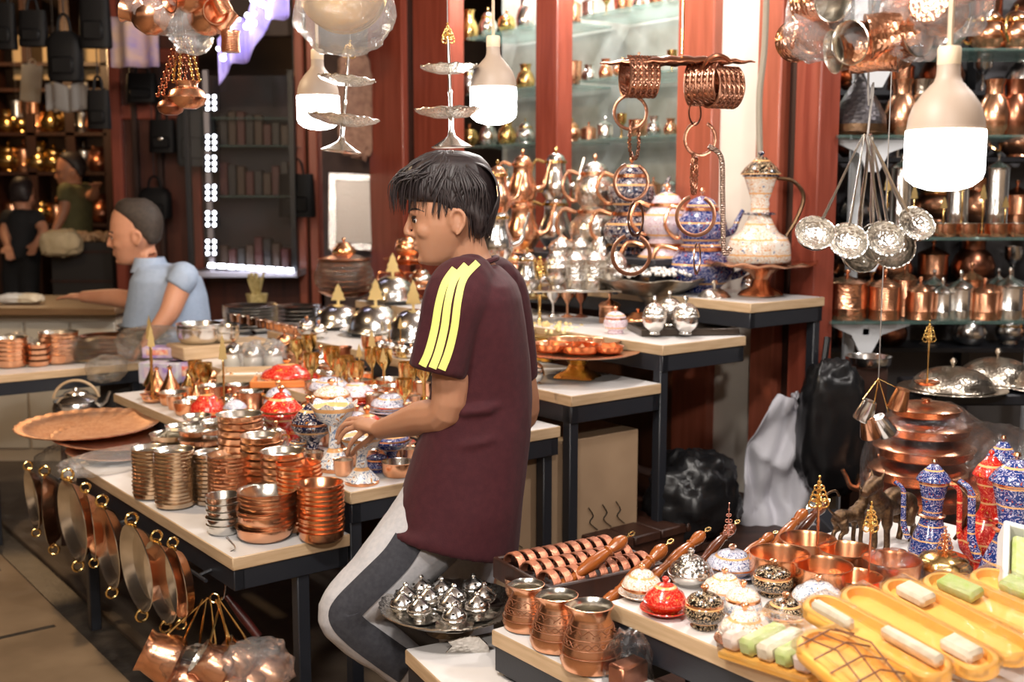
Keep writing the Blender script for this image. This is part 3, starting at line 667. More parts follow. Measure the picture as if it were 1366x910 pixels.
@cached
def pear_jug(m='copper'):
    """background pot: bellied with neck and flared rim"""
    return Spec('metal_pot', 'pot', lm('pot', [(0, 0), (.04, 0), (.06, .02), (.065, .05), (.05, .085), (.034, .1), (.034, .12), (.042, .135), (.038, .135), (.03, .12), (.03, .1), (0, .09)], [MATS[m]], 22), w=.13, h=.135, b=.04)
@cached
def goblet(m='silver'):
    return Spec('metal_goblet', 'goblet', lm('goblet', [(0, 0), (.03, 0), (.03, .004), (.006, .012), (.005, .05), (.012, .06), (.028, .08), (.03, .12), (.027, .12), (.024, .08), (0, .066)], [MATS[m]], 20), w=.06, h=.12, b=.03)
@cached
def rice_pot(m='copper'):
    """big lidded cooking pot with shoulders"""
    P = [('body', lm('body', [(0, 0), (.13, 0), (.15, .02), (.155, .06), (.16, .065), (.15, .07), (0, .07)], [MATS[m]], 36)), ('lid', lm('lid', [(.156, .066), (.15, .075), (.12, .1), (.06, .118), (.02, .124), (.015, .135), (.024, .145), (0, .152)], [MATS[m]], 36))]
    b = MB()
    return Spec('cooking_pot', 'pot', None, P, w=.32, h=.152, b=.13)
@cached
def tier_stand():
    """two-tier serving stand; origin at the foot"""
    P = [('foot', lm('foot', [(0, .012), (.03, .01), (.058, 0), (.06, .003), (.03, .02), (.012, .032), (.007, .05), (.007, .085), (0, .085)], [silver], 28)),
         ('lower_plate', lm('plate', [(0, .08), (.05, .082), (.095, .096), (.105, .104), (.103, .107), (.09, .1), (.05, .088), (0, .086)], [silver_eng], 40, (), (12, .02, .09, .002))),
         ('rod', lm('rod', [(.005, .084), (.005, .14), (.0075, .15), (.005, .16), (.005, .21), (.0045, .3), (0, .3)], [silver], 12)),
         ('upper_plate', lm('plate', [(0, .2), (.04, .202), (.075, .213), (.084, .22), (.082, .223), (.07, .217), (.04, .207), (0, .206)], [silver_eng], 36, (), (12, .02, .07, .002))),
         ('finial', filigree(.285, .335, .04, gold), 'gold openwork finial')]
    return Spec('tiered_stand', 'tiered stand', None, P, w=.21, h=.335, b=.06)
def bent(pts, rad, mm, name='wire', seg=6):
    b = MB(); b.tube(pts, rad, seg); return b.mesh(name, mm)
def bag_mesh(c, size, seed, mm, sq=.8, amp=.16, nu=40, nv=26, name='bag'):
    """crumpled closed plastic bag"""
    b = MB(); b.ball((0, 0, 0), 1, nu, nv)
    for i, p in enumerate(b.v):
        q = V((math.copysign(abs(p.x) ** sq, p.x), math.copysign(abs(p.y) ** sq, p.y), math.copysign(abs(p.z) ** sq, p.z)))
        n1 = noise.noise(p * 2.2 + V((seed, 0, 0))); n2 = noise.noise(p * 6 + V((0, seed, 0))); n3 = abs(noise.noise(p * 9 + V((seed, seed, 0))))
        q *= 1 + amp * n1 + amp * .45 * n2 - amp * .7 * n3
        b.v[i] = V((c[0] + q.x * size[0] / 2, c[1] + q.y * size[1] / 2, c[2] + q.z * size[2] / 2))
    return b.mesh(name, mm, 180)
# ================================================================ display tables
def table(s0, s1, t0, t1, z, label, legs, th=.034, ap=.055, rail=True, M=None, group=None, full=True, cat='table'):
    """laminate board on a black steel frame; s,t extents in the stair frame"""
    c = ST((s0 + s1) / 2, (t0 + t1) / 2, 0); rz = math.atan2(AX.y, AX.x); ls, lt = s1 - s0, t1 - t0
    if M is not None: c, rz = M
    o = obj('display_table', None, None, (c.x, c.y, 0), (0, 0, rz)); tag(o, label, cat, group)
    # local x = s, local y = -t
    b = MB(); b.box((0, 0, z - th / 2), (ls, lt, th), 1, 0, .0025, top=0); obj('table_top', b.mesh('table_top', [white_top, beech]), o)
    b = MB()
    for y in (lt / 2 - .02, -lt / 2 + .02): b.box((0, y, z - th - ap / 2), (ls - .01, .03, ap), 0, 0, .002)
    for x in (ls / 2 - .02, -ls / 2 + .02): b.box((x, 0, z - th - ap / 2), (.03, lt - .012, ap), 0, 0, .002)
    obj('frame', b.mesh('frame', blackmetal), o)
    for s, t in legs:
        b = MB(); b.box((s - (s0 + s1) / 2, -(t - (t0 + t1) / 2), (z - th - .004) / 2 + .008), (.036, .036, z - th - .016), 0, 0, .003); obj('leg', b.mesh('leg', blackmetal), o)
    return o
table(0, 1.3, 0, .335, .6, 'lowest black-framed table step holding the tall stacks of copper pans', [(.03, .2), (1.25, .03), (1.25, .3)])
table(.0, 1.9, .338, .70, .713, 'second black-framed table step with white pedestal bowls at its end', [(.03, .36), (1.85, .36), (1.85, .66)])
table(-.01, 2.2, .703, 1.062, .803, 'third black-framed table step, mostly hidden behind the boy', [(.03, 1.03), (2.15, .73), (2.15, 1.03)])
table(0, 2.12, 1.112, 1.5, .888, 'fourth black-framed table step carrying the gold-footed copper stand', [(.03, 1.135), (2.07, 1.14), (2.07, 1.47)])
table(0, 2.0, 1.503, 1.912, 1.013, 'fifth black-framed table step carrying the silver sugar balls', [(.03, 1.525), (1.95, 1.53), (1.95, 1.88)])
table(0, 1.9, 1.93, 2.345, 1.125, 'topmost black-framed table step carrying the tall ewer', [(.03, 2.32), (1.85, 1.96), (1.85, 2.32)])
table(2.4, 3.4, 1.2, 1.82, .803, 'rear table with the piles of silver dishes beside the seated man', [(2.45, 1.23), (3.35, 1.23), (3.35, 1.78), (2.45, 1.78)])
# left end table across the alley
table(2.42, 2.95, -1.2, .66, .75, 'long black-framed table at the far left with plastic-wrapped copper bowls', [(2.46, .0), (2.46, -1.1), (2.9, .62), (2.46, .62)])
# stand on the right, nearer the camera
table(-2.0, -.767, .235, .326, .6, 'low table step with three engraved copper pots along its edge', [(-.81, .27), (-1.35, .262), (-1.9, .27)])
table(-2.4, -1.02, .33, 1.34, .713, 'wide table with the enamelled sugar bowls and copper bowls', [(-1.06, .36), (-1.9, .36), (-1.06, 1.3)])
table(-1.015, -.775, .33, 1.45, .6, 'narrow low table under the wooden-handled coffee pots', [(-.82, 1.4), (-.98, 1.4), (-.82, .8)])
# small rotated white table under the big silver tray
Pa, Pb = PZ(540, 866, .5), PZ(640, 960, .5); d = (Pb - Pa).normalized(); n = V((-d.y, d.x, 0));  n = n if n.y > 0 else -n
c = Pa + d * .24 + n * .17
table(-.24, .24, -.17, .17, .5, 'small white-topped table under the large silver tray', [(.2, .13), (-.2, .13), (.2, -.13), (-.2, -.13)], M=(c, math.atan2(d.y, d.x)))

# ================================================================ lowest step: stacks
Z1 = .6
stack(bowl('tb', 'tin', .06, .02), 235, 681, Z1, 54, 15, 78, 'tin-lined copper pan in the tall front stack on the lowest step', 'pans in the tall front stack')
stack(bowl('tb', 'tin', .06, .02), 203, 668, Z1, 50, 13, 68, 'tin-lined copper pan in the stack behind the tall front stack', 'pans in the rear left stack')
stack(bowl('ham', 'tin', .06, .02), 311, 690, Z1, 64, 15, 80, 'hammered copper pan in the broad tall stack at mid table', 'pans in the hammered stack')
stack(bowl('tb', 'tin', .06, .02), 283, 676, Z1, 46, 12, 70, 'tinned copper pan in the narrow stack behind the hammered stack', 'pans in the narrow stack')
stack(bowl('silver', 'tin', .06, .035), 299, 716, Z1, 47, 5, 52, 'silver ribbed bowl in the short stack at the front edge', 'silver bowls in the short stack')
stack(bowl('copper', 'tin', .06, .03, .04), 357, 726, Z1, 80, 9, 66, 'copper bowl in the wide stack nearest the front corner', 'copper bowls in the wide front stack', .006)
stack(bowl('new', 'new', .06, .03), 429, 711, Z1, 63, 9, 62, 'plain copper bowl in the stack at the right front corner', 'plain copper bowls at the corner')
stack(bowl('copper', 'tin', .06, .02), 344, 692, Z1, 60, 4, 42, 'tin-lined pan in the low stack behind the wide front stack', 'pans in the low stack')
stack(bowl('new', 'new', .06, .025), 401, 664, Z1, 61, 7, 42, 'plain copper dish in the stack behind the corner stack', 'plain copper dishes behind the corner')
stack(bowl('copper', 'tin', .06, .026), 324, 604, Z1, 62, 5, 48, 'copper bowl with pale inside in the stack below the copper mugs', 'pale-lined bowls below the mugs')
stack(bowl('new', 'tin', .06, .026), 352, 614, Z1, 58, 3, 30, 'copper bowl in the low stack between pale-lined bowls and red pots', 'bowls between stacks')
stack(bowl('copper', 'tin', .06, .026), 380, 646, Z1, 62, 4, 40, 'copper bowl in the plastic-wrapped stack left of the white pedestals', 'wrapped bowls left of the pedestals')
for x, y, w, n, h, m_, l in ((242, 592, 40, 2, 22, 'silver', 'small silver bowl in the pile behind the copper pan stacks'), (266, 580, 38, 2, 24, 'silver', 'dull silver bowl in the pile next to the scalloped copper tray'), (232, 606, 60, 2, 24, 'tb', 'wide tin-lined pan in the pile behind the two tall front stacks'),
                             (270, 600, 58, 2, 24, 'copper', 'shallow silvery pan in the pile behind the narrow stack'), (292, 580, 44, 1, 16, 'silver', 'wide shiny silver dish left of the pale-lined stack')):
    stack(bowl(m_, 'tin', .06, .022), x, y, Z1, w, n, h, l, l.split(' in the ')[0] + ' pile')
# scalloped trays at the far end, overhanging
tray_m = [lm('tray', [(0, 0), (.17, 0), (.2, .01), (.235, .016), (.24, .02), (.236, .022), (.2, .013), (.17, .005), (0, .005)], [mat('rose_copper_tray', (.92, .6, .44), 1, .42, (.8, .44, .28), 26, bump=.25, bscale=90, btype='hammer'), ], 96, (), (30, .008, .2, .0012))]
tray_sp = Spec('scalloped_tray', 'tray', tray_m[0], w=.48, h=.022)
P = PZ(118, 572, .66); inst(tray_sp, 'large scalloped copper tray lying on top at the left end', P, 0, 185 * mpp(P) / .48, rot=(.03, .0, 0))
P = PZ(150, 588, .635); inst(tray_sp, 'scalloped copper tray tucked under the largest one', P, .3, .86, rot=(.04, .06, .4))
P = PZ(160, 604, .61); inst(tray_sp, 'lowest scalloped tray beneath two others at the left end', P, .9, .74, rot=(.03, .02, .8))
P = PZ(150, 615, .62); o = obj('plastic_bag', bag_mesh((0, 0, 0), (.38, .2, .07), 3, filmh), None, P, (0, 0, 1.0)); tag(o, 'crumpled clear plastic under the scalloped copper trays', 'plastic bag')
P = PZ(88, 620, .55); o = obj('plastic_bag', bag_mesh((0, 0, 0), (.2, .2, .15), 8, filmw), None, P); tag(o, 'bunched clear plastic hanging at the table end above the pans', 'plastic bag')

# ================================================================ second step
Z2 = .713
put(pedestal_bowl('white'), 447, 632, Z2, 62, 'white pedestal bowl standing behind the one the boy touches', 90, rz=.4)
put(pedestal_bowl('white'), 483, 650, Z2, 62, 'white fluted pedestal bowl under the hand of the boy', 66, rz=.2)
put(lidded('white', 'cream', 'new', 'round'), 443, 560, Z2 + .092 + .02, 58, 'white lidded bowl with pointed flowered lid behind the hand', 52)
put(lidded('tall' and 'navy', 'navy', 'new', 'tall'), 418, 620, Z2, 52, 'navy flowered goblet with lid between red and white bowls', 90)
put(lidded('red', 'red', 'new', 'tall'), 377, 600, Z2, 52, 'red enamelled lidded goblet in front of the orange tray', 84)
put(lidded('navy', 'navy', 'new', 'round'), 402, 612, Z2, 40, 'dark blue footed bowl low behind the white pedestals', 30)
put(lidded('blue', 'blue', 'new', 'tall'), 522, 628, Z2, 46, 'dark blue enamelled foot and bowl beside the forearm of the boy', 66)
put(lidded('blue', 'blue', 'new', 'round'), 503, 632, Z2, 34, 'small dark blue pot behind the fluted pedestal bowl', 30)
put(lidded('red', 'pink', 'new', 'dish', 'y', 'new', 'red'), 476, 556, Z2, 62, 'red and pink lidded dish behind the hand of the boy', 36)
put(lidded('bw', 'bw', 'new', 'dish', 'y', 'new', 'bw'), 522, 562, Z2, 66, 'pale blue and white lidded dish beside the shirt', 34)
put(lidded('red', 'red', 'new', 'dish'), 384, 545, Z2, 60, 'red dish with white lid in front of the orange tray', 34)
put(lidded('bw', 'bw', 'tin', 'dish', 'y', 'tin', 'tin'), 440, 536, Z2, 66, 'silver-grey lidded dish behind the red goblets', 32)
for x, y, lab in ((285, 554, 'ribbed copper mug leftmost of the three mugs'), (319, 553, 'copper mug in the middle of the three mugs'), (335, 562, 'copper mug rightmost and nearest of the three mugs')):
    put(mug(), x, y, Z2, 36, lab, 38, rz=R.uniform(-.4, .2))
put(plate_flat('silver', .1, .02), 282, 578, Z1 + .03, 60, 'shiny silver dish behind the tilted pans')
ts = ('small copper tajine leftmost at the corner of the second step', 'small copper tajine second from the left corner', 'small brass tajine with pointed lid in the orange group', 'small orange copper tajine beside the ribbed mugs')
for i, (x, y, w, h) in enumerate(((210, 528, 34, 38), (228, 534, 36, 46), (252, 528, 28, 34), (262, 540, 28, 30))): put(tajine('new' if i != 2 else 'brass'), x, y, Z2, w, ts[i], h)
put(tajine('brass'), 203, 519, Z2, 24, 'small brass tajine in front of the purple boxes', 34)
put(lidded('new', 'new', 'brass', 'round'), 272, 520, Z2, 22, 'tiny copper lidded pot beside the brass tajines', 30)
put(handled_pot('new'), 262, 516, Z2, 28, 'tiny copper pot with upturned handle behind the tajines', 22, rz=.4)
# packaged purple boxes
pk = [mat('purple_print', (.32, .2, .55), 0, .45, (.7, .55, .62), 30), mat('red_print', (.72, .12, .1), 0, .45, (.85, .6, .4), 40), mat('pale_print', (.62, .66, .62), 0, .45, (.5, .4, .62), 26)]
bl = 'printed cardboard box in the pile on the second step, '
for i, (x, y, z, sx, sz, mi, l) in enumerate(((213, 512, Z2, .17, .085, 2, 'pale one bottom left'), (247, 510, Z2, .16, .085, 0, 'purple one bottom right'), (209, 478, Z2 + .088, .13, .045, 0, 'purple one top left'), (240, 475, Z2 + .088, .13, .045, 1, 'red one on top'), (277, 490, Z2 + .03, .14, .05, 2, 'pale one behind the jars'))):
    P = PZ(x, y, z if i < 2 else z); P = PZ(x, y + (0), z) if i < 2 else P
    b = MB(); b.box((0, 0, sz / 2), (sx, .1, sz), 0, 0, .002); bx = b.mesh('box', pk[mi]); o = obj('printed_box', bx, None, P + V((0, .05, 0)), (0, 0, -.12 + .1 * i)); tag(o, bl + l, 'box')
    b = MB(); b.box((0, -.0505, sz * .55), (sx * .7, .002, sz * .5), 0); obj('printed_panel', b.mesh('panel', pk[(mi + 1) % 3]), o)
for i, (x, y, l) in enumerate(((312, 500, 'silver-lidded spice jar standing behind the wooden tray'), (338, 498, 'plastic-wrapped dark spice jar in the middle of three jars'), (365, 497, 'plastic-wrapped dark spice jar rightmost of three jars'))):
    o = put(jar(), x, y, Z2, 26, l, 36)
    if i: obj('plastic_wrap', bag_mesh((0, 0, .055), (.1, .1, .13), i, filmh, .9, .2), o)
# wooden tray with jewellery, orange tray
def rim_tray(name, cat, label, P, rz, sx, sy, h, mo, mi_):
    o = obj(name, None, None, P, (0, 0, rz)); tag(o, label, cat)
    b = MB(); b.box((0, 0, .004), (sx, sy, .008), 0); obj('tray_floor', b.mesh('floor', mi_), o)
    b = MB()
    for y in (-sy / 2, sy / 2): b.box((0, y, h / 2), (sx + .012, .012, h), 0, 0, .003)
    for x in (-sx / 2, sx / 2): b.box((x, 0, h / 2), (.012, sy, h), 0, 0, .003)
    obj('rim', b.mesh('rim', mo), o); return o
white_cloth = mat('white_cloth', (.82, .8, .76), 0, .8, bump=.3, bscale=80)
orange_m = mat('orange_tray', (.85, .25, .06), 0, .4)
P = tier(350, 516, Z2)[1] + V((0, 0, .002)); rim_tray('wooden_tray', 'tray', 'wooden rimmed tray lined with white holding silver jewellery', P, .12, .3, .2, .03, beech, white_cloth)
for k in range(26):
    q = P + V((R.uniform(-.02, .12), R.uniform(-.07, .07), .009)); b = MB(); b.torus((0, 0, .002), .009, .002, 10, 5)
    if k == 0: rg = b.mesh('ring', silver)
    o = obj('silver_ring', rg, None, q, (R.uniform(0, .5), 0, R.uniform(0, 6))); tag(o, 'small silver ring in the white-lined wooden tray', 'ring', 'silver rings in the wooden tray')
P = tier(380, 534, Z2)[1] + V((0, 0, .002)); rim_tray('orange_tray', 'tray', 'orange rimmed tray behind the red lidded goblets', P, .1, .22, .14, .025, orange_m, white_cloth)
P2 = P + V((.06, .0, .009)); b = MB(); b.box((0, 0, .01), (.12, .03, .02), 0, 0, .004); o = obj('red_case', b.mesh('case', mat('red_case', (.7, .05, .06), 0, .4)), None, P2, (0, 0, .2)); tag(o, 'narrow red case lying in the orange tray', 'case')

# right part of the second and third step: small copper, silver and gold wares
Z3 = .803
gt = 'gold tree-topped display stand, '
for x, yb, h, l in ((480, 510, 62, 'leftmost, before the black pot'), (451, 540, 44, 'low one at the orange tray'), (497, 508, 78, 'in the middle of the third step'), (512, 520, 66, 'between silver cups on the third step'), (535, 500, 52, 'nearest the sleeve of the boy'), (520, 470, 46, 'rear one behind the silver cups')):
    put(finial_stand('tree', 'brass', 1, 'gold'), x, yb + 12, Z2 if yb > 500 else Z3, h * .42, gt + l, h)
put(pear_jug('dk'), 458, 504, Z2, 40, 'dark round pot among the gold-topped stands', 40)
i = 0
cl = ['first', 'second', 'third', 'fourth', 'fifth', 'sixth', 'seventh']
for x, y, w, m_ in ((440, 520, 34, 'new'), (482, 528, 30, 'copper'), (500, 538, 34, 'new'), (524, 536, 32, 'copper'), (543, 528, 30, 'new'), (470, 505, 28, 'copper'), (497, 500, 30, 'new')):
    put(bowl(m_, 'tin', .06, .05), x, y, Z2, w, 'small copper cup between the gold-topped stands, ' + cl[i] + ' of seven by distance', 20); i += 1
for k, (x, y) in enumerate(((508, 500), (522, 496), (538, 492), (516, 486), (532, 482), (548, 486))):
    put(lidded('silver', 'silver', 'brass', 'round'), x, y + 8, Z3, 17, 'tiny silver lidded bowl before the domed dishes', 20, 'tiny silver lidded bowls')
put(bowl('brass', 'brass', .06, .03), 545, 520, Z3, 34, 'gold coloured bowl beside the dark sleeve')
put(lidded('silver', 'silver', 'tin', 'can'), 420, 496, Z2, 36, 'flat silver box with lid behind the wooden tray', 22)
put(lidded('copper', 'new', 'brass', 'round'), 394, 490, Z2, 34, 'shiny copper lidded pot beside the wrapped jars', 42)
put(lidded('new', 'new', 'brass', 'round'), 380, 480, Z2, 28, 'orange copper lidded pot behind the wrapped jars', 40)
put(lidded('silver', 'silver', 'tin', 'round'), 410, 478, Z3, 26, 'dark silver lidded bowl left of the black pot', 28)
put(lidded('silver', 'silver', 'tin', 'round'), 426, 474, Z3, 24, 'silver lidded bowl with bright highlights beside the black pot', 26)
# rows of tiny copper cups
k = 0
for row in range(3):
    for c_ in range(9):
        put(small_cup('new' if (row + c_) % 2 else 'copper'), 303 + c_ * 11.5 + row * 5, 462 + row * 7 + c_ * .6, Z3, 15, 'tiny copper cup in the rows before the stacked plates', None, 'rows of tiny copper cups')
table(1.25, 1.88, .71, 1.05, .802, 'third step board end below the tiny copper cups', [], ap=.001) if False else None
# fourth step: domed dishes, plates, samovar
Z4 = .888
dl = ('silver domed dish leftmost on the fourth step', 'silver domed dish with yellow glints in the middle', 'tall silver domed dish behind the others with gold tree', 'silver domed dish nearest the sleeve of the boy')
for i, (x, y, w, h) in enumerate(((452, 440, 88, 58), (502, 450, 96, 74), (525, 436, 84, 66), (552, 462, 92, 84))): put(cloche('silver', 'silver', 'tree'), x, y, Z4, w, dl[i], h)
P, k_, h_ = stack(plate_flat('copper', .1, .022), 460, 412, Z4, 72, 7, 50, 'plastic-wrapped copper plate in the tall pile under the hanging tray', 'wrapped copper plates')
o = obj('plastic_wrap', bag_mesh((0, 0, 0), (.215 * k_, .215 * k_, h_ * 1.15), 5, filmw, .8, .08), None, P + V((0, 0, h_ * .55))); tag(o, 'clear plastic wrapped round the tall pile of copper plates', 'plastic wrap')
inst(lidded('new', 'new', 'brass', 'dish'), 'copper lid with knob on the wrapped pile of plates', P + V((0, 0, h_ + .001)), 0, 1.1)
o = put(cake_stand('new', 'copper', .12, .05), 544, 400, Z4, 84, 'round copper tray at the base of the copper tea set', 16); q = mpp(o.location); P = o.location + V((0, 0, .0505 * o.scale[2]))
for dx, m_, l in ((-16, 'copper', 'small copper teapot on the copper tray behind the face'), (18, 'silver', 'small silver teapot on the copper tray behind the face')): inst(teapot(m_, 'copper'), l, P + V((dx * q, 0, 0)), PI, (34 * q / .15, 34 * q / .15, 28 * q / .146))
P2 = P + V((0, 0, 29 * q)); inst(cake_stand('new', 'copper', .12, .03), 'raised copper dish above the two small teapots', P2, 0, (66 * q / .24, 66 * q / .24, 8 * q / .03)); inst(lidded('new', 'new', 'new', 'round'), 'pointed copper lid crowning the copper tea set', P2 + V((0, 0, 8.2 * q)), 0, (34 * q / .09, 34 * q / .09, 36 * q / .107))
# plates and bowls at the left of the fourth step / far boards
stack(plate_flat('silver', .1, .02), 335, 446, .8035, 74, 8, 36, 'silver dish in the low wide pile beside the seated man', 'silver dishes beside the man')
stack(plate_flat('silver', .1, .02), 398, 436, .8035, 62, 5, 26, 'silver dish in the second pile right of the wide pile', 'silver dishes in the second pile')
stack(bowl('silver', 'silver', .06, .04), 268, 460, .861, 64, 3, 26, 'wrapped silver bowl in the pile in front of the man', 'silver bowls before the man')
stack(bowl('silver', 'tin', .06, .04), 300, 458, .861, 40, 2, 22, 'small silver bowl between the two silver piles', 'small silver bowls')
Pm = PZ(284, 458, .861); b = MB(); b.box((0, 0, -.029), (.42, .2, .056), 0, 0, .004); o = obj('wooden_crate', b.mesh('crate', beech), None, Pm + V((.02, .06, 0)), (0, 0, ANG)); tag(o, 'flat wooden board under the piles of small silver bowls', 'crate')
put(lidded('white', 'white', 'brass', 'round'), 265, 470, Z3, 16, 'tiny white lidded pot on the printed boxes', 18)
put(lidded('new', 'white', 'brass', 'round'), 290, 468, Z3, 16, 'tiny copper pot beside the white lidded pot', 18)
b = MB()
for k in range(22): b.tube([(R.uniform(-.02, .02), R.uniform(-.02, .02), 0), (R.uniform(-.05, .05), R.uniform(-.05, .05), .16 + R.uniform(-.02, .02))], .006, 5)
b.lathe([(0, 0), (.05, 0), (.062, .06), (.058, .06), (0, .01)], 20)
P = PZ(343, 406, .893); o = obj('reed_bundle', b.mesh('bundle', mat('straw_gold', (.6, .48, .22), .3, .4, (.35, .27, .1), 40)), None, P, None); tag(o, 'bundle of pale gold sticks standing behind the silver dishes', 'bundle')
stand_b = MB(); stand_b.box((0, 0, -P.z / 2 - .001), (.16, .16, P.z - .006 - 2 * .0)) if False else stand_b.box((0, 0, -.044), (.16, .16, .085), 0, 0, .004); o = obj('wooden_crate', stand_b.mesh('crate', beech), None, P + V((0, .05, 0))); tag(o, 'plain wooden block under the bundle of gold sticks', 'crate')

# ================================================================ fourth step, right end: gold-footed stands
P = PZ(771, 506, Z4); r = 84 * mpp(P)
cs = inst(cake_stand('copper', 'gold', .16, .085), 'wide copper plate on a gold lion foot with five copper bowls', P + V((0, .03, 0)), .4, (r / .16, r / .16, 36 * mpp(P) / .085))
for i, (dx, dy, w) in enumerate(((-.085, -.01, 62), (-.02, .075, 70), (.075, .05, 66), (.005, -.055, 64), (.095, -.04, 50))):
    q = P + V((dx, .03 + dy, 36 * mpp(P))); inst(bowl('copper', 'new', .06, .026), 'small copper bowl on the gold-footed copper stand, ' + ('at its left edge', 'behind the others', 'at its back right', 'in front', 'at its right edge')[i], q, i, w * mpp(P) / .122 * .9)
P = PZ(728, 486, Z4); q = mpp(P)
o = inst(cake_stand('brass', 'brass', .16, .085, 9), 'gold pedestal dish heaped with yellow crystals', P + V((0, .1, 0)), .2, (66 * q / .16, 66 * q / .16, 40 * q / .085))
yel = mat('yellow_crystal', (.85, .7, .34), 0, .35, (.7, .5, .2), 60); rk = MB()
for k in range(1): rk.ball((0, 0, 0), (1, .8, .55), 9, 6)
for i, p in enumerate(rk.v): rk.v[i] = p * (1 + .3 * noise.noise(p * 2))
rkm = rk.mesh('nugget', yel, 30)
for k in range(46):
    a = R.uniform(0, 6.28); rr = 60 * q * math.sqrt(R.random()); h_ = (1 - (rr / (62 * q)) ** 2) * .022
    w_ = inst(Spec('crystal', 'crystal', rkm), 'yellow crystal in the heap on the gold pedestal dish', P + V((rr * math.cos(a), .1 + rr * math.sin(a), 40 * q + .006 + h_ * R.random())), a, R.uniform(.011, .018), 'yellow crystals on the gold dish', rot=(a, a * 2, a))
put(finial_stand('fili', 'brass', 0, 'gold'), 720, 428, Z4 + 40 * q + .02, 36, 'tall gold openwork finial rising from the yellow crystals', 84)
P = PZ(720, 412, Z4 + .14); o = inst(plate_flat('brass', .1, .015, 8), 'small upper gold dish on the finial rod with orange sweets', PY(720, 398, P.y), 0, 40 * mpp(P) / .1)
for k in range(9): a = k * .7; inst(Spec('sweet', 'sweet', rkm), 'orange gold sweet lying on the small upper gold dish', PY(720, 398, P.y) + V((.062 * math.cos(a), .062 * math.sin(a), .014)), a, .012, 'sweets on the upper gold dish')
put(lidded('silver', 'silver', 'tin', 'round'), 712, 545, .803 + 0, 30, 'silver lidded bowl behind the elbow of the boy', 38)

# ================================================================ fifth step: silver balls, pedestal bowl
Z5 = 1.013
@cached
def ball_bowl():
    P = [('body', lm('body', [(0, 0), (.02, 0), (.022, .004), (.02, .008)] + [(.045 * math.cos(a), .05 + .045 * math.sin(a)) for a in [-1.05 + 1.15 * i / 8 for i in range(9)]] + [(0, .054)], [silver], 30)),
         ('lid', lm('lid', [(.046, .053), (.0465, .056)] + [(.045 * math.cos(a), .054 + .045 * math.sin(a)) for a in [.1 + 1.35 * i / 7 for i in range(8)]] + [(0, .1)], [silver_eng], 30), None, [('knob', lm('knob', [(.004, .097), (.004, .104), (.009, .111), (.006, .119), (0, .121)], [silver], 14))])]
    return Spec('ball_sugar_bowl', 'sugar bowl', None, P, w=.093, h=.121, b=.02)
sl = ('round silver sugar bowl leftmost on the dark tray', 'round silver sugar bowl in the middle of the dark tray', 'largest round silver sugar bowl at the right of the dark tray', 'round silver sugar bowl at the back of the dark tray')
P = PZ(913, 446, Z5); q = mpp(P); b = MB(); b.box((0, 0, .004), (.34, .22, .008), 0, 0, .002)
for y in (-.11, .11): b.box((0, y, .012), (.35, .01, .024), 0, 0, .002)
for x in (-.17, .17): b.box((x, 0, .012), (.01, .22, .024), 0, 0, .002)
o = obj('beaded_tray', b.mesh('tray', mat('dark_tray', (.07, .055, .045), .7, .3, bump=.5, bscale=60)), None, P + V((0, .06, .001)), (0, 0, .12)); tag(o, 'dark rectangular tray under the round silver sugar bowls', 'tray')
for i, (x, y, w, h) in enumerate(((873, 449, 34, 52), (914, 449, 38, 52), (952, 436, 52, 60), (893, 438, 34, 48))): put(ball_bowl(), x, y - 2, Z5 + .01, w, sl[i], h, rz=i)
P = PZ(874, 436, Z5); q = mpp(P)
pb = Spec('pedestal_dish', 'pedestal dish', None, [('dish', lm('dish', [(0, .09), (.04, .09), (.1, .1), (.15, .125), (.185, .15), (.183, .153), (.14, .13), (.05, .1), (0, .1)], [silver_dk], 48, (), (8, .03, .13, .004))), ('foot', lm('foot', [(0, 0), (.06, 0), (.062, .005), (.03, .02), (.016, .045), (.022, .07), (.045, .09), (0, .092)], [silver_dk], 28))], w=.37, h=.155)
inst(pb, 'large dark silver pedestal dish heaped with white beads', P + V((0, .15, 0)), .2, 72 * q / .185 * 1.05)
bead = MB(); bead.ball((0, 0, 0), (1, 1, .8), 8, 5); bm_ = bead.mesh('bead', mat('pearly_bead', (.86, .82, .78), .3, .22))
PB = P + V((0, .15, .148 * 72 * q / .185 * 1.05))
for k in range(150):
    a = R.uniform(0, 6.28); rr = .155 * math.sqrt(R.random()); inst(Spec('bead', 'bead', bm_), 'white pearly bead in the heap on the pedestal dish', PB + V((rr * math.cos(a), rr * math.sin(a), R.uniform(0, .016) + .012 + .014 * (1 - (rr / .155) ** 2))), a, R.uniform(.007, .0105), 'white beads on the pedestal dish')
put(canister('copper', .06), 813, 432, Z5, 30, 'small copper lidded pot left of the pink sugar bowl', 40)
put(lidded('pink', 'pink', 'new', 'round'), 821, 446, Z5, 34, 'pale pink enamelled sugar bowl beside the dark tray', 36)
put(lidded('copper', 'new', 'copper', 'dish'), 851, 436, Z5, 32, 'low copper lidded dish between pink bowl and silver balls', 24)
for k, (x, m_) in enumerate(((738, 'silver'), (757, 'copper'), (775, 'dk'), (790, 'silver'))): put(goblet(m_), x, 424, Z5, 18, 'dark shiny goblet under the glass board, ' + ('leftmost', 'copper one', 'brown one', 'rightmost')[k], 42)

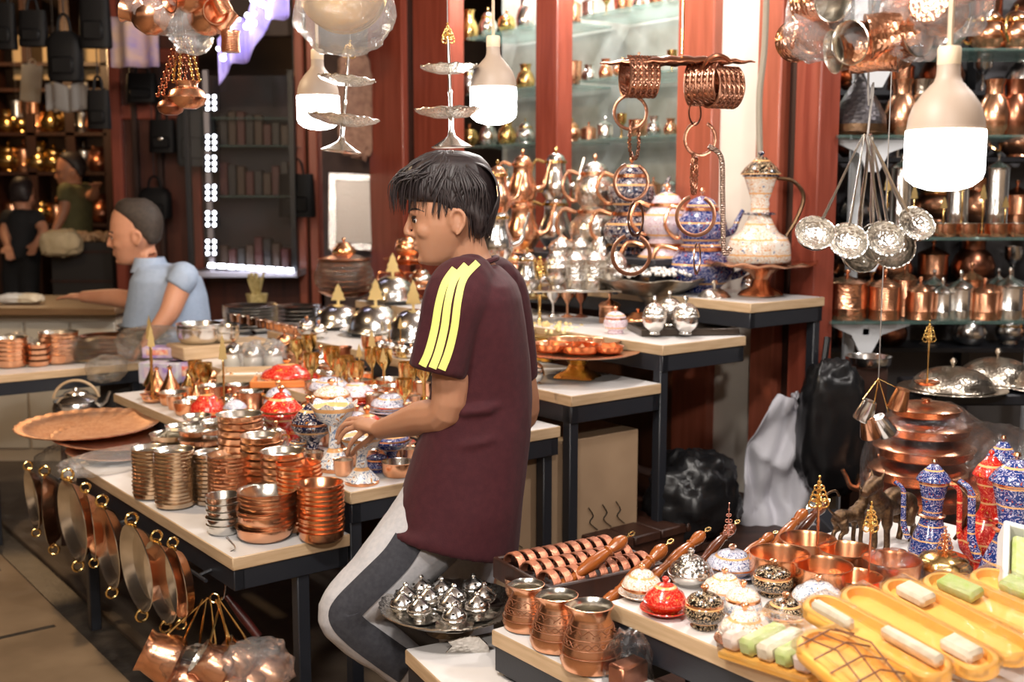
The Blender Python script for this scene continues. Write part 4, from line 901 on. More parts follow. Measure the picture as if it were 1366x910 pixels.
# ================================================================ topmost step: tea sets, ewer
Z6 = 1.125
tw = 'tea pot of a stacked pair, '
ZR = on_t(793, 338, 2.1).z
strip_b = MB(); strip_b.box((0, 0, -.012), (1.25, .3, .024), 0, 0, .003); strip_b.box((.6, 0, -(ZR - Z6) / 2 - .012), (.03, .28, ZR - Z6 - .026)); strip_b.box((-.6, 0, -(ZR - Z6) / 2 - .012), (.03, .28, ZR - Z6 - .026)); sr = (ST(0, 0) , on_t(770, 338, 2.1))
o = obj('riser_shelf', strip_b.mesh('riser', blackmetal), None, V((sr[1].x, sr[1].y, ZR)), (0, 0, math.atan2(AX.y, AX.x))); tag(o, 'black riser shelf under the stacked teapots on the topmost step', 'shelf')
def pair(x, yb, w, h, lo, up, trim, name, rz=0, k=.78, tall=0, z=ZR):
    a = put(teapot(lo, trim, tall), x, yb, z, w, name + ', lower pot', h * .55, rz=rz, tmax=2.1)
    P = a.location; kz = a.scale[2]; ht = (.096 if not tall else .14) * kz
    inst(teapot(up, trim, tall), name + ', upper pot', P + V((0, 0, ht + .001)), rz + .1, (a.scale[0] * k, a.scale[1] * k, h * .5 * mpp(P) / (.146 if not tall else .19)))
brd = MB(); brd.box((0, 0, -.006), (.62, .2, .012), 0, 0, .002)
pair(697, 338, 56, 150, 'copper', 'copper', 'new', 'tall copper teapot pair left of the silver ones', PI, .85, 1)
pair(741, 334, 56, 150, 'silver', 'silver', 'brass', 'tall silver teapot pair between copper and engraved pairs', PI, .85, 1)
pair(793, 338, 72, 150, 'seng', 'seng', 'copper', 'engraved silver and copper teapot pair in the middle', PI, .85)
pair(841, 340, 76, 150, 'navy', 'navy', 'new', 'black and copper patterned teapot pair behind the bangles', PI, .85)
pair(888, 378, 86, 160, 'pink', 'pink', 'new', 'pale lilac enamelled teapot pair beside the blue pair', PI * 1.0, .8, 0, Z6)
pair(934, 384, 92, 158, 'blue', 'blue', 'new', 'blue enamelled teapot pair next to the cream wall', PI * 1.0, .76, 0, Z6)
pair(664, 352, 52, 150, 'silver', 'copper', 'brass', 'silver and copper teapot pair behind the neck of the boy', PI, .85, 1)
put(teapot('copper', 'copper'), 684, 384, Z6, 46, 'bright copper teapot low behind the shoulder of the boy', 50, rz=PI, tmax=2.0)
put(teapot('silver', 'brass', 1), 703, 392, Z6, 44, 'shiny silver jug beside the low copper teapot', 60, rz=PI, tmax=2.0)
# engraved silver glasses on a raised board
P = PZ(770, 392, Z6); q = mpp(P)
o = obj('metal_board', None, None, P + V((0, .06, 0)), (0, 0, 0)); tag(o, 'thin silver board carrying the crowd of engraved silver pots', 'board')
b = MB(); b.box((0, 0, .012), (120 * q, .2, .008), 0, 0, .003); obj('plate', b.mesh('plate', silver), o)
for sx in (-1, 1): b = MB(); b.box((sx * 50 * q, 0, .005), (.02, .18, .01), 0); obj('foot', b.mesh('foot', blackmetal), o)
sg = 'engraved silver pot in the crowd on the silver board, '
lab = ('front left', 'front second', 'front third', 'front right', 'rear left', 'rear second', 'rear third', 'rear right')
for i in range(8):
    x = 742 + (i % 4) * 26 + (6 if i > 3 else 0); y = 386 - (10 if i > 3 else 0)
    put(canister('seng', .07) if i % 3 else ball_bowl(), x, y, Z6 + .016, 34, sg + lab[i], 62 if i < 4 else 74)
o = put(cake_stand('copper', 'copper', .16, .085, 12), 1014, 397, Z6, 148, 'copper pedestal plate under the tall patterned ewer', 44, tmax=2.13)
q = mpp(o.location); inst(ewer('cream', 'navy', 0, 2), 'tall cream and silver ewer with a long curved handle', o.location + V((-.01, 0, .0885 * o.scale[2])), 0, (84 * q / .147, 84 * q / .147, 146 * q / .305))
for k, (x, y) in enumerate(((1000, 393), (1073, 390))): put(lidded('silver', 'silver', 'tin', 'round'), x, y, Z6, 26, 'tiny silver lidded pot ' + ('left of the foot of the copper pedestal plate', 'at the outer corner of the topmost step')[k], 32)
# ================================================================ the nearer stand on the right
ZA, ZB = .6, .7135
for x, yb, w, h, l in ((703, 848, 66, 60, 'engraved copper pot farthest from the camera in the row of three'), (744, 876, 76, 72, 'engraved copper pot in the middle of the row of three'), (788, 905, 84, 86, 'engraved copper pot nearest the camera in the row of three')):
    put(cezve(), x, yb, ZA, w, l, h, rz=R.uniform(-.6, .4))
# big silver tray with incense burners
Pt = PZ(600, 818, .545); q = mpp(Pt); rt = 94 * q
ot = obj('silver_tray', None, None, Pt); tag(ot, 'large round engraved silver tray full of little incense burners', 'tray')
obj('tray_dish', lm('tray', [(0, 0), (rt * .72, 0), (rt * .82, .006), (rt * .95, .018), (rt, .022), (rt * 1.0, .025), (rt * .94, .022), (rt * .8, .01), (rt * .7, .004), (0, .004)], [silver_eng], 64, (), (30, .008, rt * .9, .0015)), ot)
obj('tray_foot', lm('foot', [(0, -.0445), (.05, -.0445), (.055, -.042), (.03, -.03), (.03, -.01), (.06, 0), (0, .001)], [silver_dk], 24), ot)
spots = []
for k in range(400):
    a, r_ = R.uniform(0, 6.28), rt * .68 * math.sqrt(R.random()); p = V((r_ * math.cos(a), r_ * math.sin(a), 0))
    if all((p - s_).length > .05 for s_ in spots): spots.append(p)
    if len(spots) == 17: break
for k, p in enumerate(spots):
    inst(burner(), 'small pierced silver incense burner on the large silver tray', Pt + p + V((0, 0, .0045)), R.uniform(0, 6), (1.2, 1.2, .85), 'incense burners on the silver tray')
leafo = [(0, 0), (.03, .02), (.05, .06), (.045, .11), (.02, .16), (0, .2), (-.025, .15), (-.05, .17), (-.045, .1), (-.06, .09), (-.04, .05), (-.025, .02)]
leafo_ = [(0, 0), (.02, .03), (.05, .045), (.03, .06), (.055, .09), (.02, .085), (0, .12), (-.02, .085), (-.055, .09), (-.03, .06), (-.05, .045), (-.02, .03)]
b = MB(); b.prism([(x * .9, -z * .5) for x, z in leafo], .004); P = PZ(634, 868, .53)
lo = obj('leaf_ornament', b.mesh('leaf', silver_eng), ot, PY(640, 850, Pt.y - rt * .8) - Pt, (.35, .5, .2), 'engraved silver leaf hanging from the tray rim')
# small cups behind the engraved pots
for x, y, w, l in ((731, 783, 30, 'small brass cup lying before the box of bracelets'), (779, 812, 50, 'dull silver cup between engraved pots and wooden handles'), (688, 800, 30, 'tiny silver dish beside the silver tray edge')):
    put(bowl('copper' if l[6] != 'd' else 'silver', 'tin', .06, .06), x, y, ZA, w, l, 26)
# box of copper bracelets
Pb_ = PZ(772, 782, .622); rzb = ANG - .12
ob = rim_tray('bracelet_box', 'box', 'dark wooden box holding rows of copper bracelets', Pb_ + V((0, .03, .001)), rzb, .3, .23, .05, darkwood, darkwood)
b = MB(); b.box((0, 0, .605), (.27, .2, .026), 0, 0, .004); b.box((-.11, 0, .3), (.03, .18, .58)); b.box((.11, 0, .3), (.03, .18, .58)); st = obj('wooden_stool', b.mesh('stool', darkwood), None, V((Pb_.x, Pb_.y + .03, 0)), (0, 0, rzb)); tag(st, 'dark wooden stool under the box of copper bracelets', 'stool')
lb = MB(); M_ = Matrix.Rotation(PI / 2, 3, 'Y')
for j in range(7): lb.torus(((j - 3) * .0028, 0, 0), .03, .0026, 20, 6, M=M_, arc=PI, a0=PI / 2)
lbm = lb.mesh('bracelet', mat('leathery_copper', (.62, .26, .16), .75, .4, (.45, .17, .1), 50, bump=.8, bscale=150))
Bm = Matrix.Rotation(rzb, 3, 'Z')
for r_ in range(3):
    for c_ in range(9):
        p = Pb_ + V((0, .03, 0)) + Bm @ V((-.125 + c_ * .031, -.072 + r_ * .072, .038)); inst(Spec('copper_bracelet', 'bracelet', lbm), 'copper bracelet standing in a row of the dark wooden box', p, rzb + .12, 1, 'bracelets in the wooden box')
# wooden-handled coffee pots lying with their handles up to the right
hd = [((742, 788), (843, 712), 0, 'nearest the bracelet box'), ((806, 806), (895, 722), 0, 'second from the bracelet box'), ((868, 772), (945, 706), 0, 'third from the bracelet box'), ((925, 760), (984, 696), 1, 'behind the blue dish with the copper finial'), ((976, 752), (1035, 710), 0, 'lying left of the copper bowls'), ((1018, 742), (1080, 676), 0, 'rising behind the copper bowls'), ((1046, 730), (1104, 668), 1, 'dark one beside the gold finial')]
for k, ((x0, y0), (x1, y1), dk, l) in enumerate(hd):
    A = PZ(x0, y0, ZA + .05 if k < 2 else .68); B_ = PY(x1, y1, A.y + .10)
    dv = B_ - A; Lh = dv.length; rot = dv.to_track_quat('X', 'Z').to_euler()
    o = inst(turned_handle(dk), 'turned wooden pot handle with a brass ring, ' + l, A, 0, Lh / .22, None, rot)
    pot = handled_pot().parts[0][1]
    c = obj('pot', pot, o, (-.075, 0, -.055), (0, .5, 0), 'copper pot at the end of the handle')
# enamelled and copper wares on the wide table
W = lambda sp, x, yb, w, h, l, **k: put(sp, x, yb, ZB, w, l, h, **k)
W(lidded('white', 'cream', 'new', 'dish', 'y', 'new', 'cream'), 856, 804, 64, 48, 'white lidded dish with yellow flowers at the left table end')
W(lidded('new', 'red', 'red', 'dish', 'y', 'red', 'red'), 887, 826, 68, 52, 'bright red lidded dish on its saucer at the table edge')
W(lidded('silver', 'seng', 'silver', 'dish', '', 'silver'), 921, 785, 52, 50, 'engraved silver domed bowl behind the red lidded dish')
W(lidded('black', 'black', 'new', 'round', '', 'new'), 939, 844, 58, 60, 'black and white sugar bowl at the front edge of the table')
W(lidded('white', 'cream', 'new', 'round', '', 'new'), 990, 838, 54, 60, 'white sugar bowl with pale cone lid behind the black ones')
W(lidded('tin' and 'black', 'cream', 'tin', 'dish', 'y', 'new', 'copper'), 992, 872, 80, 62, 'black and cream lidded dish on a wide copper saucer')
W(lidded('bw', 'bw', 'new', 'dish', 'y', 'copper', 'bw'), 976, 776, 82, 44, 'blue striped lidded dish with a tall copper finial')
b = MB(); fin = filigree(0, .11, .035, mat('pink_copper_wire', (.9, .5, .4), 1, .3)); P = PZ(976, 765, ZB); q = mpp(P); inst(Spec('copper_finial', 'finial', fin), 'tall pink copper wire finial on the blue striped dish', P + V((0, .045, 42 * q)), 0, 48 * q / .115)
W(lidded('white', 'cream', 'new', 'dish', '', 'new'), 966, 802, 50, 40, 'white flowered lidded bowl between blue dish and black bowls')
W(lidded('black', 'black', 'new', 'round', '', 'new'), 1030, 800, 58, 50, 'black and cream sugar bowl left of the copper bowls')
W(lidded('black', 'black', 'new', 'dish', '', 'new'), 1047, 836, 52, 42, 'low black and cream lidded dish next to the orange packets')
W(lidded('blue', 'bw', 'new', 'round', '', 'new'), 1014, 882, 34, 36, 'small violet blue pot half hidden by the front packet')
W(lidded('new', 'white', 'new', 'dish', '', 'new'), 1090, 818, 60, 46, 'copper bowl with a white cone lid before the copper bowls')
cb = 'plain shiny copper bowl in the cluster, '
for x, yb, w, h, l in ((1076, 760, 76, 34, 'rear left'), (1038, 792, 82, 46, 'front left'), (1128, 776, 76, 36, 'rear right'), (1096, 806, 80, 44, 'front middle'), (1140, 806, 72, 30, 'front right')): W(bowl('new', 'new', .06, .05), x, yb, w, h, cb + l)
o = W(bowl('new', 'new', .06, .05), 1188, 790, 78, 36, 'copper bowl wrapped in clear film beside the glass-lidded dish')
obj('plastic_wrap', bag_mesh((0, 0, .03), (.13, .13, .07), 4, filmm, .85, .08), o)
W(finial_stand('fili', 'copper', 0, 'gold'), 1089, 762, 28, 128, 'tall copper rod with a gold openwork tree, rear of two')
W(finial_stand('fili', 'copper', 0, 'gold'), 1158, 790, 22, 122, 'tall copper rod with a narrow gold openwork top, nearer of two')
amber = film('amber_glass', (1, .6, .25), .35, .05, 6, .3)
gd = Spec('glass_lidded_dish', 'lidded dish', None, [('dish', lm('dish', [(0, 0), (.035, 0), (.05, .02), (.056, .034), (.052, .033), (0, .02)], [copper_new], 32)), ('lid', lm('lid', [(.056, .034), (.057, .042), (.045, .062), (.02, .074), (0, .076)], [brass], 32, (), (8, .03, .03, 0))), ('finial', filigree(.076, .14, .035, copper_new))], w=.114, h=.14, b=.036)
W(gd, 1258, 780, 74, 72, 'copper dish with a fluted amber lid and wire finial')
W(ewer('blue', 'new', 1, 1), 1240, 752, 72, 136, 'blue enamelled ewer standing left of the red ewer', rz=-.6)
W(ewer('red', 'red', 1), 1314, 764, 74, 160, 'bright red enamelled ewer between two blue ewers', rz=0)
W(ewer('blue', 'new', 1, 1), 1346, 796, 108, 186, 'largest blue enamelled ewer at the right side', rz=-.8)
W(ewer('blue', 'new', 1, 1), 1330, 742, 70, 158, 'blue enamelled ewer half hidden behind the red one', rz=1.3)
for x, yb, w, h, m_, l in ((1202, 768, 58, 30, 'navy', 'dark blue lidded dish before the blue ewer'), (1286, 782, 44, 20, 'bw', 'blue and white dish behind the glass-lidded dish'), (1316, 796, 52, 24, 'bw', 'blue and white dish next to the white box'), (1196, 816, 50, 22, 'red', 'red enamelled dish peeping over the orange packets'), (1150, 822, 44, 16, 'navy', 'dark blue saucer dish peeping over the orange packets')): W(lidded(m_, m_, 'new', 'dish'), x, yb, w, h, l)

# bronze animal figurines
def animal(name, label, P, hgt, rz, tail, body_l, saddle):
    b = MB(); L_ = body_l; S = V
    b.tube(spline([(-L_ * .5, 0, .5), (-L_ * .28, 0, .55), (0, 0, .52), (L_ * .3, 0, .56), (L_ * .48, 0, .6)], 5), [.1] + [.135] * 5 + [.12] * 7 + [.15] * 5 + [.1] * 3, 14)
    b.tube(spline([(L_ * .38, 0, .6), (L_ * .58, 0, .76), (L_ * .62, 0, .9)], 5), [.13] * 4 + [.105] * 4 + [.09] * 3, 12)
    b.tube([(L_ * .54, 0, .9), (L_ * .74, 0, .87), (L_ * .92, 0, .8)], [.115, .1, .055], 12)
    for sy in (-1, 1):
        b.tube([(L_ * .55, sy * .06, .96), (L_ * .52, sy * .1, 1.07)], [.04, .012], 6)
        b.tube(spline([(L_ * .36, sy * .085, .55), (L_ * .37, sy * .09, .28), (L_ * .35, sy * .09, .05), (L_ * .39, sy * .09, 0)], 4), [.075] * 4 + [.045] * 6 + [.05] * 3, 8)
        b.tube(spline([(-L_ * .4, sy * .085, .5), (-L_ * .3, sy * .095, .32), (-L_ * .46, sy * .09, .2), (-L_ * .42, sy * .09, .03), (-L_ * .38, sy * .09, 0)], 4), [.1] * 3 + [.08] * 3 + [.045] * 8 + [.05] * 3, 8)
    b.tube(spline(tail, 5), .026, 8)
    if saddle: b.ball((0, 0, .66), (L_ * .28, .13, .12), 14, 8)
    o = obj(name, remesh(b, 'animal', bronze, .016, 5), None, P, (0, 0, rz)); k = hgt; o.scale = (k, k, k); tag(o, label, 'figurine'); return o
P = PZ(1140, 735, ZB); q = mpp(P); animal('animal_figurine', 'smaller dark bronze animal figurine with arched tail', P + V((0, .05, 0)), 74 * q, .5, [(-.3, 0, .55), (-.52, 0, .75), (-.56, 0, 1.0), (-.36, 0, 1.05), (-.26, 0, .92)], .62, 0)
P = PZ(1204, 740, ZB); q = mpp(P); animal('animal_figurine', 'larger dark bronze animal figurine beside the blue ewer', P + V((0, .07, 0)), 104 * q, PI + .7, [(-.36, 0, .55), (-.5, 0, .5), (-.52, 0, .3)], .78, 1)

# orange packets of sponge-shaped trays in clear film
foam = mat('orange_foam', (.95, .50, .10), 0, .5, (.92, .42, .07), 14)
net = mat('brown_wire', (.2, .08, .04), 0, .4)
soapw = mat('cream_soap', (.85, .76, .58), 0, .5, (.7, .58, .42), 40); soapg = mat('green_soap', (.45, .55, .14), 0, .5, (.6, .62, .3), 40)
def packet(far, near, wpx, z, label, sticks, netted=0, roll=.16):
    A, B_ = PZ(*far, z + .03), PZ(*near, z); dv = B_ - A; Lp = dv.length; Mx = (A + B_) / 2; wd = wpx * mpp(Mx)
    rot = Matrix.Rotation(math.atan2(dv.y, dv.x), 3, 'Z') @ Matrix.Rotation(math.asin(-dv.z / Lp), 3, 'Y') @ Matrix.Rotation(roll, 3, 'X')
    o = obj('orange_packet', None, None, Mx, rot.to_euler()); tag(o, label, 'packet')
    n = 12; out = [(Lp / 2 - wd / 2 + wd / 2 * math.cos(a), wd / 2 * math.sin(a)) for a in [-PI / 2 + PI * i / n for i in range(n + 1)]] + [(-Lp / 2 + wd / 2 * (1 + math.cos(a)), wd / 2 * math.sin(a)) for a in [PI / 2 + PI * i / n for i in range(n + 1)]]
    b = MB(); sh = lambda k: [V((x - math.copysign(k, x) if abs(x) > k else x, y * (1 - 2 * k / wd), 0)) for x, y in out]
    rows = []
    for k, zz in ((.004, 0), (0, .004), (0, .022), (.003, .025), (.009, .025), (.013, .012)): rows.append([p + V((0, 0, zz)) for p in sh(k)])
    b.loft(rows); obj('tray', b.mesh('tray', foam, 50), o)
    for i, (u, ln, m_) in enumerate(sticks):
        b = MB(); v_ = -wd * .2 + i * wd * .42 / max(1, len(sticks) - 1) if len(sticks) > 1 else 0
        b.box((u * Lp, v_, .026), (ln * Lp, wd * (.3 if len(sticks) > 1 else .5), .022), 0, 0, .006)
        for k, p in enumerate(b.v): b.v[k] = p + V((0, 0, .002 * noise.noise(p * 60)))
        obj('soap_bar', b.mesh('soap', m_), o, None, None, 'green bar' if m_ is soapg else 'cream coloured bar')
    if netted:
        b = MB()
        for i in range(4): u = -Lp * .3 + i * Lp * .2; b.tube([(u, -wd / 2, .028), (u + .006, 0, .05), (u, wd / 2, .028)], .0016, 5)
        for i in range(3): v_ = -wd * .3 + i * wd * .3; b.tube([(-Lp * .4, v_, .03), (0, v_ + .004, .05), (Lp * .4, v_, .03)], .0016, 5)
        obj('wire_net', b.mesh('net', net), o)
    b = MB(); b.box((0, 0, .0195), (Lp * .99, wd * .99, .04), 0, 0, wd * .2)
    obj('film_wrap', b.mesh('wrap', filmm), o); return o
zt = ZB + .012
packet((1296, 776), (1460, 842), 62, zt + .03, 'orange packet at the back beside the white box', [(-.1, .3, soapg)])
packet((1236, 782), (1425, 866), 62, zt + .03, 'orange packet with a green bar, second from the back', [(-.25, .28, soapg)])
packet((1184, 790), (1372, 890), 60, zt + .03, 'orange packet with a long rounded end, third from the back', [(-.28, .22, soapw)])
packet((1130, 800), (1326, 908), 60, zt + .03, 'orange packet with brown bits, fourth from the back', [(.3, .2, soapw)])
packet((1080, 812), (1262, 918), 60, zt + .03, 'orange packet with two cream bars, nearest its end', [(-.26, .3, soapw), (.22, .4, soapw)])
packet((1080, 858), (1190, 950), 92, zt + .035, 'wide orange packet under a brown wire net', [], 1, .05)
# front packet of soap bars
P = PZ(1050, 880, ZB + .01); q = mpp(P); o = obj('soap_packet', None, None, P, (.12, -.1, -.95)); tag(o, 'clear packet of pink and green soap bars at the front corner', 'packet')
b = MB(); b.box((0, 0, .008), (.2, .13, .014), 0, 0, .004); obj('tray', b.mesh('tray', foam), o)
pinks = mat('pink_soap', (.80, .56, .46), 0, .5, (.85, .7, .62), 40)
for k in range(5): b = MB(); b.box((-.078 + k * .039, -.01, .031), (.034, .095, .03), 0, 0, .007); obj('soap_bar', b.mesh('soap', (pinks, soapg, soapw, soapg, pinks)[k]), o, None, None, ('pink bar', 'green bar', 'cream bar', 'green bar', 'pink bar')[k])
b = MB(); b.box((0, 0, .028), (.21, .14, .052), 0, 0, .014); obj('film_wrap', b.mesh('wrap', filmm), o)
# white box with green soap
P = PZ(1372, 802, ZB + .03); o = rim_tray('white_box', 'box', 'white plastic box with green bars at the right edge', P, -.5, .11, .16, .05, mat('white_plastic', (.82, .82, .78), 0, .35), mat('white_plastic', (1, 1, 1)))
o.rotation_euler = (.5, .2, -.3); o.location.z = ZB + .075
for k in range(3): b = MB(); b.box((-.03 + k * .03, 0, .03), (.026, .12, .03), 0, 0, .006); obj('soap_bar', b.mesh('soap', soapg), o, None, None, 'green bar')
# plastic-wrapped brown thing below the table edge
P = PZ(838, 896, .62); o = obj('wrapped_ware', None, None, P + V((0, -.0, -.02)), (0, 0, .4)); tag(o, 'copper box in clear plastic hanging below the table edge', 'wrapped box')
b = MB(); b.box((0, 0, -.02), (.07, .04, .12), 0, .3, .004); obj('box', b.mesh('box', copper_dk), o); obj('plastic_wrap', bag_mesh((0, 0, 0), (.1, .08, .2), 12, filmm, .8, .15), o)

# ================================================================ below the steps
card = mat('cardboard', (.42, .28, .17), 0, .8, (.36, .235, .14), 6)
P = on_t(858, 740, 1.35); Pc = ST(.5, 1.1, 0)
def cbox(name, cat, label, c, dims, rz, mm, zb=0):
    o = obj(name, None, None, (c.x, c.y, zb), (0, 0, rz)); tag(o, label, cat); b = MB(); b.box((0, 0, dims[2] / 2), dims, 0, 0, .003); obj('body', b.mesh('body', mm), o); return o
rzs = math.atan2(AX.y, AX.x)
strip(1.24, 2.36, -.45, 1.6, .012, .30, plankwood, 'floor_2', 'raised dark wooden shop step under the tables', 'step')
Pq = PZ(858, 741, .302); o = cbox('cardboard_box', 'box', 'large brown cardboard box standing under the fourth and fifth steps', Pq - BX * .33 + AX * .2, (.36, .64, .43), rzs, card, .302)
b = MB()
for dx in (-.24, -.18, -.12, .19, .23): # brush strokes on the end flap
    b.tube(spline([(-.1815, dx - .02, .12), (-.1815, dx + .015, .15), (-.1815, dx, .17), (-.1815, dx + .02, .2)], 3), .004, 4, flat=.3)
obj('ink_marks', b.mesh('marks', clay), o, None, None, 'black hand-drawn marks')
b = MB(); b.box((0, 0, .432), (.36, .05, .003)); obj('tape', b.mesh('tape', mat('parcel_tape', (.5, .36, .22), 0, .3)), o)
b = MB(); Pw = PZ(832, 690, .42)
o = obj('wooden_crate', None, None, (Pw.x, Pw.y, .142), (0, 0, rzs)); tag(o, 'low old wooden crate with a plank top under the steps', 'crate')
for k in range(4): b = MB(); b.box((0, -.18 + k * .12, .26), (.36, .115, .03), 0, 0, .004); obj('plank', b.mesh('plank', plankwood), o)
for x in (-.15, .15): b = MB(); b.box((x, 0, .203), (.04, .46, .084), 0, 0, .004); obj('side', b.mesh('side', plankwood), o)
Pg = PZ(925, 722, .0); Pg = on_t(925, 660, 2.2); o = obj('bin_bag', bag_mesh((0, 0, 0), (.36, .3, .34), 21, blackbag, .9, .2, 48, 32), None, PZ(925, 664, .3)); tag(o, 'full black bin bag standing against the cream wall', 'bin bag'); o.location = PY(924, 664, 3.78); o.rotation_euler = (0, 0, .8)
zb_ = o.location.z - .13 - .302; b = MB(); b.box((0, 0, zb_ / 2), (.2, .2, max(zb_, .02)), 0, 0, .005); st = obj('wooden_box', b.mesh('box', plankwood), None, (o.location.x, o.location.y, .302), (0, 0, .3)); tag(st, 'dark wooden box under the black bin bag', 'box')
# timber platform in the aisle where the boy stands
o = obj('timber_platform', None, None, ST(-.38, .72, 0), (0, 0, rzs)); tag(o, 'low dark plank platform on the ground beneath the boy', 'platform')
for k in range(9): b = MB(); b.box((0, .56 - k * .14, .13), (.62, .135, .03), 0, 0, .004); obj('plank', b.mesh('plank', plankwood), o)
for x in (-.28, .28): b = MB(); b.box((x, 0, .057), (.05, 1.2, .112), 0, 0, .003); obj('beam', b.mesh('beam', darkwood), o)
PLAT = .146

# ================================================================ hanging from the lowest step: pans and pots
b = MB(); RL = [ST(.1, -.03, .52), ST(1.5, -.03, .52)]; b.tube(RL, .005, 8)
for s in (.15, .75, 1.4): b.tube([ST(s, -.03, .52), ST(s, .012, .53)], .005, 6)
o = obj('hanging_rail', b.mesh('rail', blackmetal)); tag(o, 'thin black rail along the edge of the lowest step', 'rail')
def pan(x, ytop, ybot, Y, yaw, label):
    P = PY(x, ytop, Y); k = (ybot - ytop) * mpp(P) / .34
    o = inst(sahan(), label, P, yaw, k); return o
pl = 'tinned copper pan with brass ring handles, '
for x, y0, y1, s, yaw, l in ((48, 612, 720, 1.42, PI + .6, 'farthest left under the bunched plastic'), (72, 618, 745, 1.32, PI + .25, 'edge-on, second from the left'), (104, 620, 768, 1.18, PI + .68, 'broad pale one under the scalloped trays'), (126, 640, 762, 1.12, PI + .5, 'dark edge behind the broad pale one'), (150, 655, 804, .93, PI + .62, 'single one below the tall front stack'), (190, 678, 836, .74, PI + .66, 'leaning, left of the frontmost pair'), (222, 702, 850, .6, PI + .68, 'frontmost with bright reflections'), (243, 712, 846, .54, PI + .55, 'brown-backed one behind the frontmost')):
    P = on_t(x, y0, -.07); o = pan(x, y0, y1, P.y, yaw - PI + PI * 1.0, pl + l); o.rotation_euler.y = .06
# bunch of copper pots with brass handles on a wire hook
Ph = PZ(318, 775, .56); Ph = on_t(308, 742, .02); hk = MB(); hk.tube(spline([Ph + V((-.01, 0, .05)), Ph + V((.012, 0, .02)), Ph + V((-.008, 0, .0)), PY(300, 790, Ph.y), PY(296, 800, Ph.y)], 4), .0022, 6)
o = obj('wire_hook', hk.mesh('hook', silver)); tag(o, 'thin wire hook holding the bunch of copper pots', 'hook')
Yb = Ph.y; top = PY(286, 798, Yb)
bodyM = handled_pot().parts[0][1]; bl_ = 'brass-handled copper pot in the bunch, '
ends = [(205, 872, 60, 'open mouth at the left'), (232, 905, 58, 'second from the left'), (262, 912, 56, 'third, low in the middle'), (292, 915, 56, 'fourth, low in the middle'), (318, 905, 56, 'fifth, right of the middle'), (345, 892, 58, 'last at the right'), (276, 882, 52, 'behind, left'), (306, 876, 52, 'behind, right')]
for k, (x, y, w, l) in enumerate(ends):
    E = PY(x, y, Yb - .05 + .03 * (k % 3)); kk = w * mpp(E) / .085
    o = obj('coffee_pot', None, None, E); tag(o, bl_ + l, 'coffee pot')
    dirv = (top - E).normalized(); ax = V((-.9 + k * .05, -.12, .45)).normalized()
    q_ = ax.to_track_quat('Z', 'Y').to_euler(); c = obj('body', bodyM, o, -ax * .05 * kk, q_); c.scale = (kk, kk, kk)
    st_ = V((0, 0, 0)) + dirv * .035; b = MB(); e = top - E + V((R.uniform(-.012, .012) + (k - 4) * .006, R.uniform(-.01, .01), 0)); b.tube(spline([st_ * .3, st_ + (e - st_) * .35 + V(((x - 286) * .0003, 0, -.01)), e], 5), [.0035] * 8 + [.0026] * 3, 6); obj('handle', b.mesh('handle', brass), o, None, None, 'long thin brass handle')
b = MB(); b.torus(top, .012, .0025, 14, 6, M=Matrix.Rotation(PI / 2, 3, 'X')); o = obj('wire_ring', b.mesh('ring', brass)); tag(o, 'brass ring gathering the long handles of the pot bunch', 'ring')
P = PY(345, 890, Yb - .06); o = obj('plastic_bag', bag_mesh((0, 0, 0), (.17, .14, .14), 31, filmh, .8, .2), None, P); tag(o, 'clear plastic crumpled over the right end of the pot bunch', 'plastic bag')
P = PY(275, 890, Yb - .08); o = obj('plastic_bag', bag_mesh((0, 0, 0), (.22, .12, .1), 33, filmm, .8, .2), None, P); tag(o, 'clear plastic draped over the middle of the pot bunch', 'plastic bag')
b = MB(); A, B_ = PY(302, 795, Yb + .06), PY(345, 850, Yb + .04); b.tube([A, A.lerp(B_, .5), B_], [.008, .013, .012], 10); o = obj('wooden_stick', b.mesh('stick', wood('dark_red_stick', '4a1510', '2a0c0a', 6, .4))); tag(o, 'dark red turned stick hanging behind the pot bunch', 'stick')
# ================================================================ hanging lamps and wares
def cord(P0, P1, rad, mm, label, cat='cord', nm='cord'):
    o = obj(nm, bent([P0, P1], rad, mm, 'cord', 6)); tag(o, label, cat); return o
ZC = 3.3
cordm = mat('beige_cord', (.62, .47, .33), 0, .6); string = mat('grey_string', (.3, .27, .25), 0, .7)
LAMPP = []
for x, y0, w, Y, l in ((1267, 62, 103, 1.86, 'largest glowing white bulb at the upper right'), (658, 48, 63, 3.15, 'glowing white bulb above the head of the boy'), (423, 66, 57, 3.5, 'glowing white bulb left of the hanging tiered stand')):
    P = PY(x, y0, Y); k = w * mpp(P) / .134; P = PY(x, y0, Y)
    o = inst(bulb(), l, P, 0, k); LAMPP.append((P, k)); c = obj('cord', bent([(0, 0, -.002), (0, 0, (ZC - P.z) / k)], .004 / k * 1.2, cordm), o)
def hang_line(P, mm=string, r=.0016): return bent([P, V((P.x, P.y, ZC))], r, mm, 'line', 5)
# tiered stands
for x, yt, yb, w, Y, tilt, l in ((455, 56, 203, 96, 3.15, .1, 'silver tiered stand hanging in front of the left bulb'), (603, 36, 197, 96, 3.1, -.03, 'silver tiered stand hanging beside the middle bulb')):
    P = PY(x, yb, Y); k = w * mpp(P) / .21; kz = (yb - yt) * mpp(P) / .335
    o = inst(tier_stand(), l, P, .3, (k, k, kz), None, (0, tilt, .3)); top = P + V((math.sin(tilt) * .335 * kz, 0, math.cos(tilt) * .335 * kz))
    tag(obj('hanging_string', hang_line(top)), 'thin string holding up the ' + l.replace('hanging ', ''), 'string')
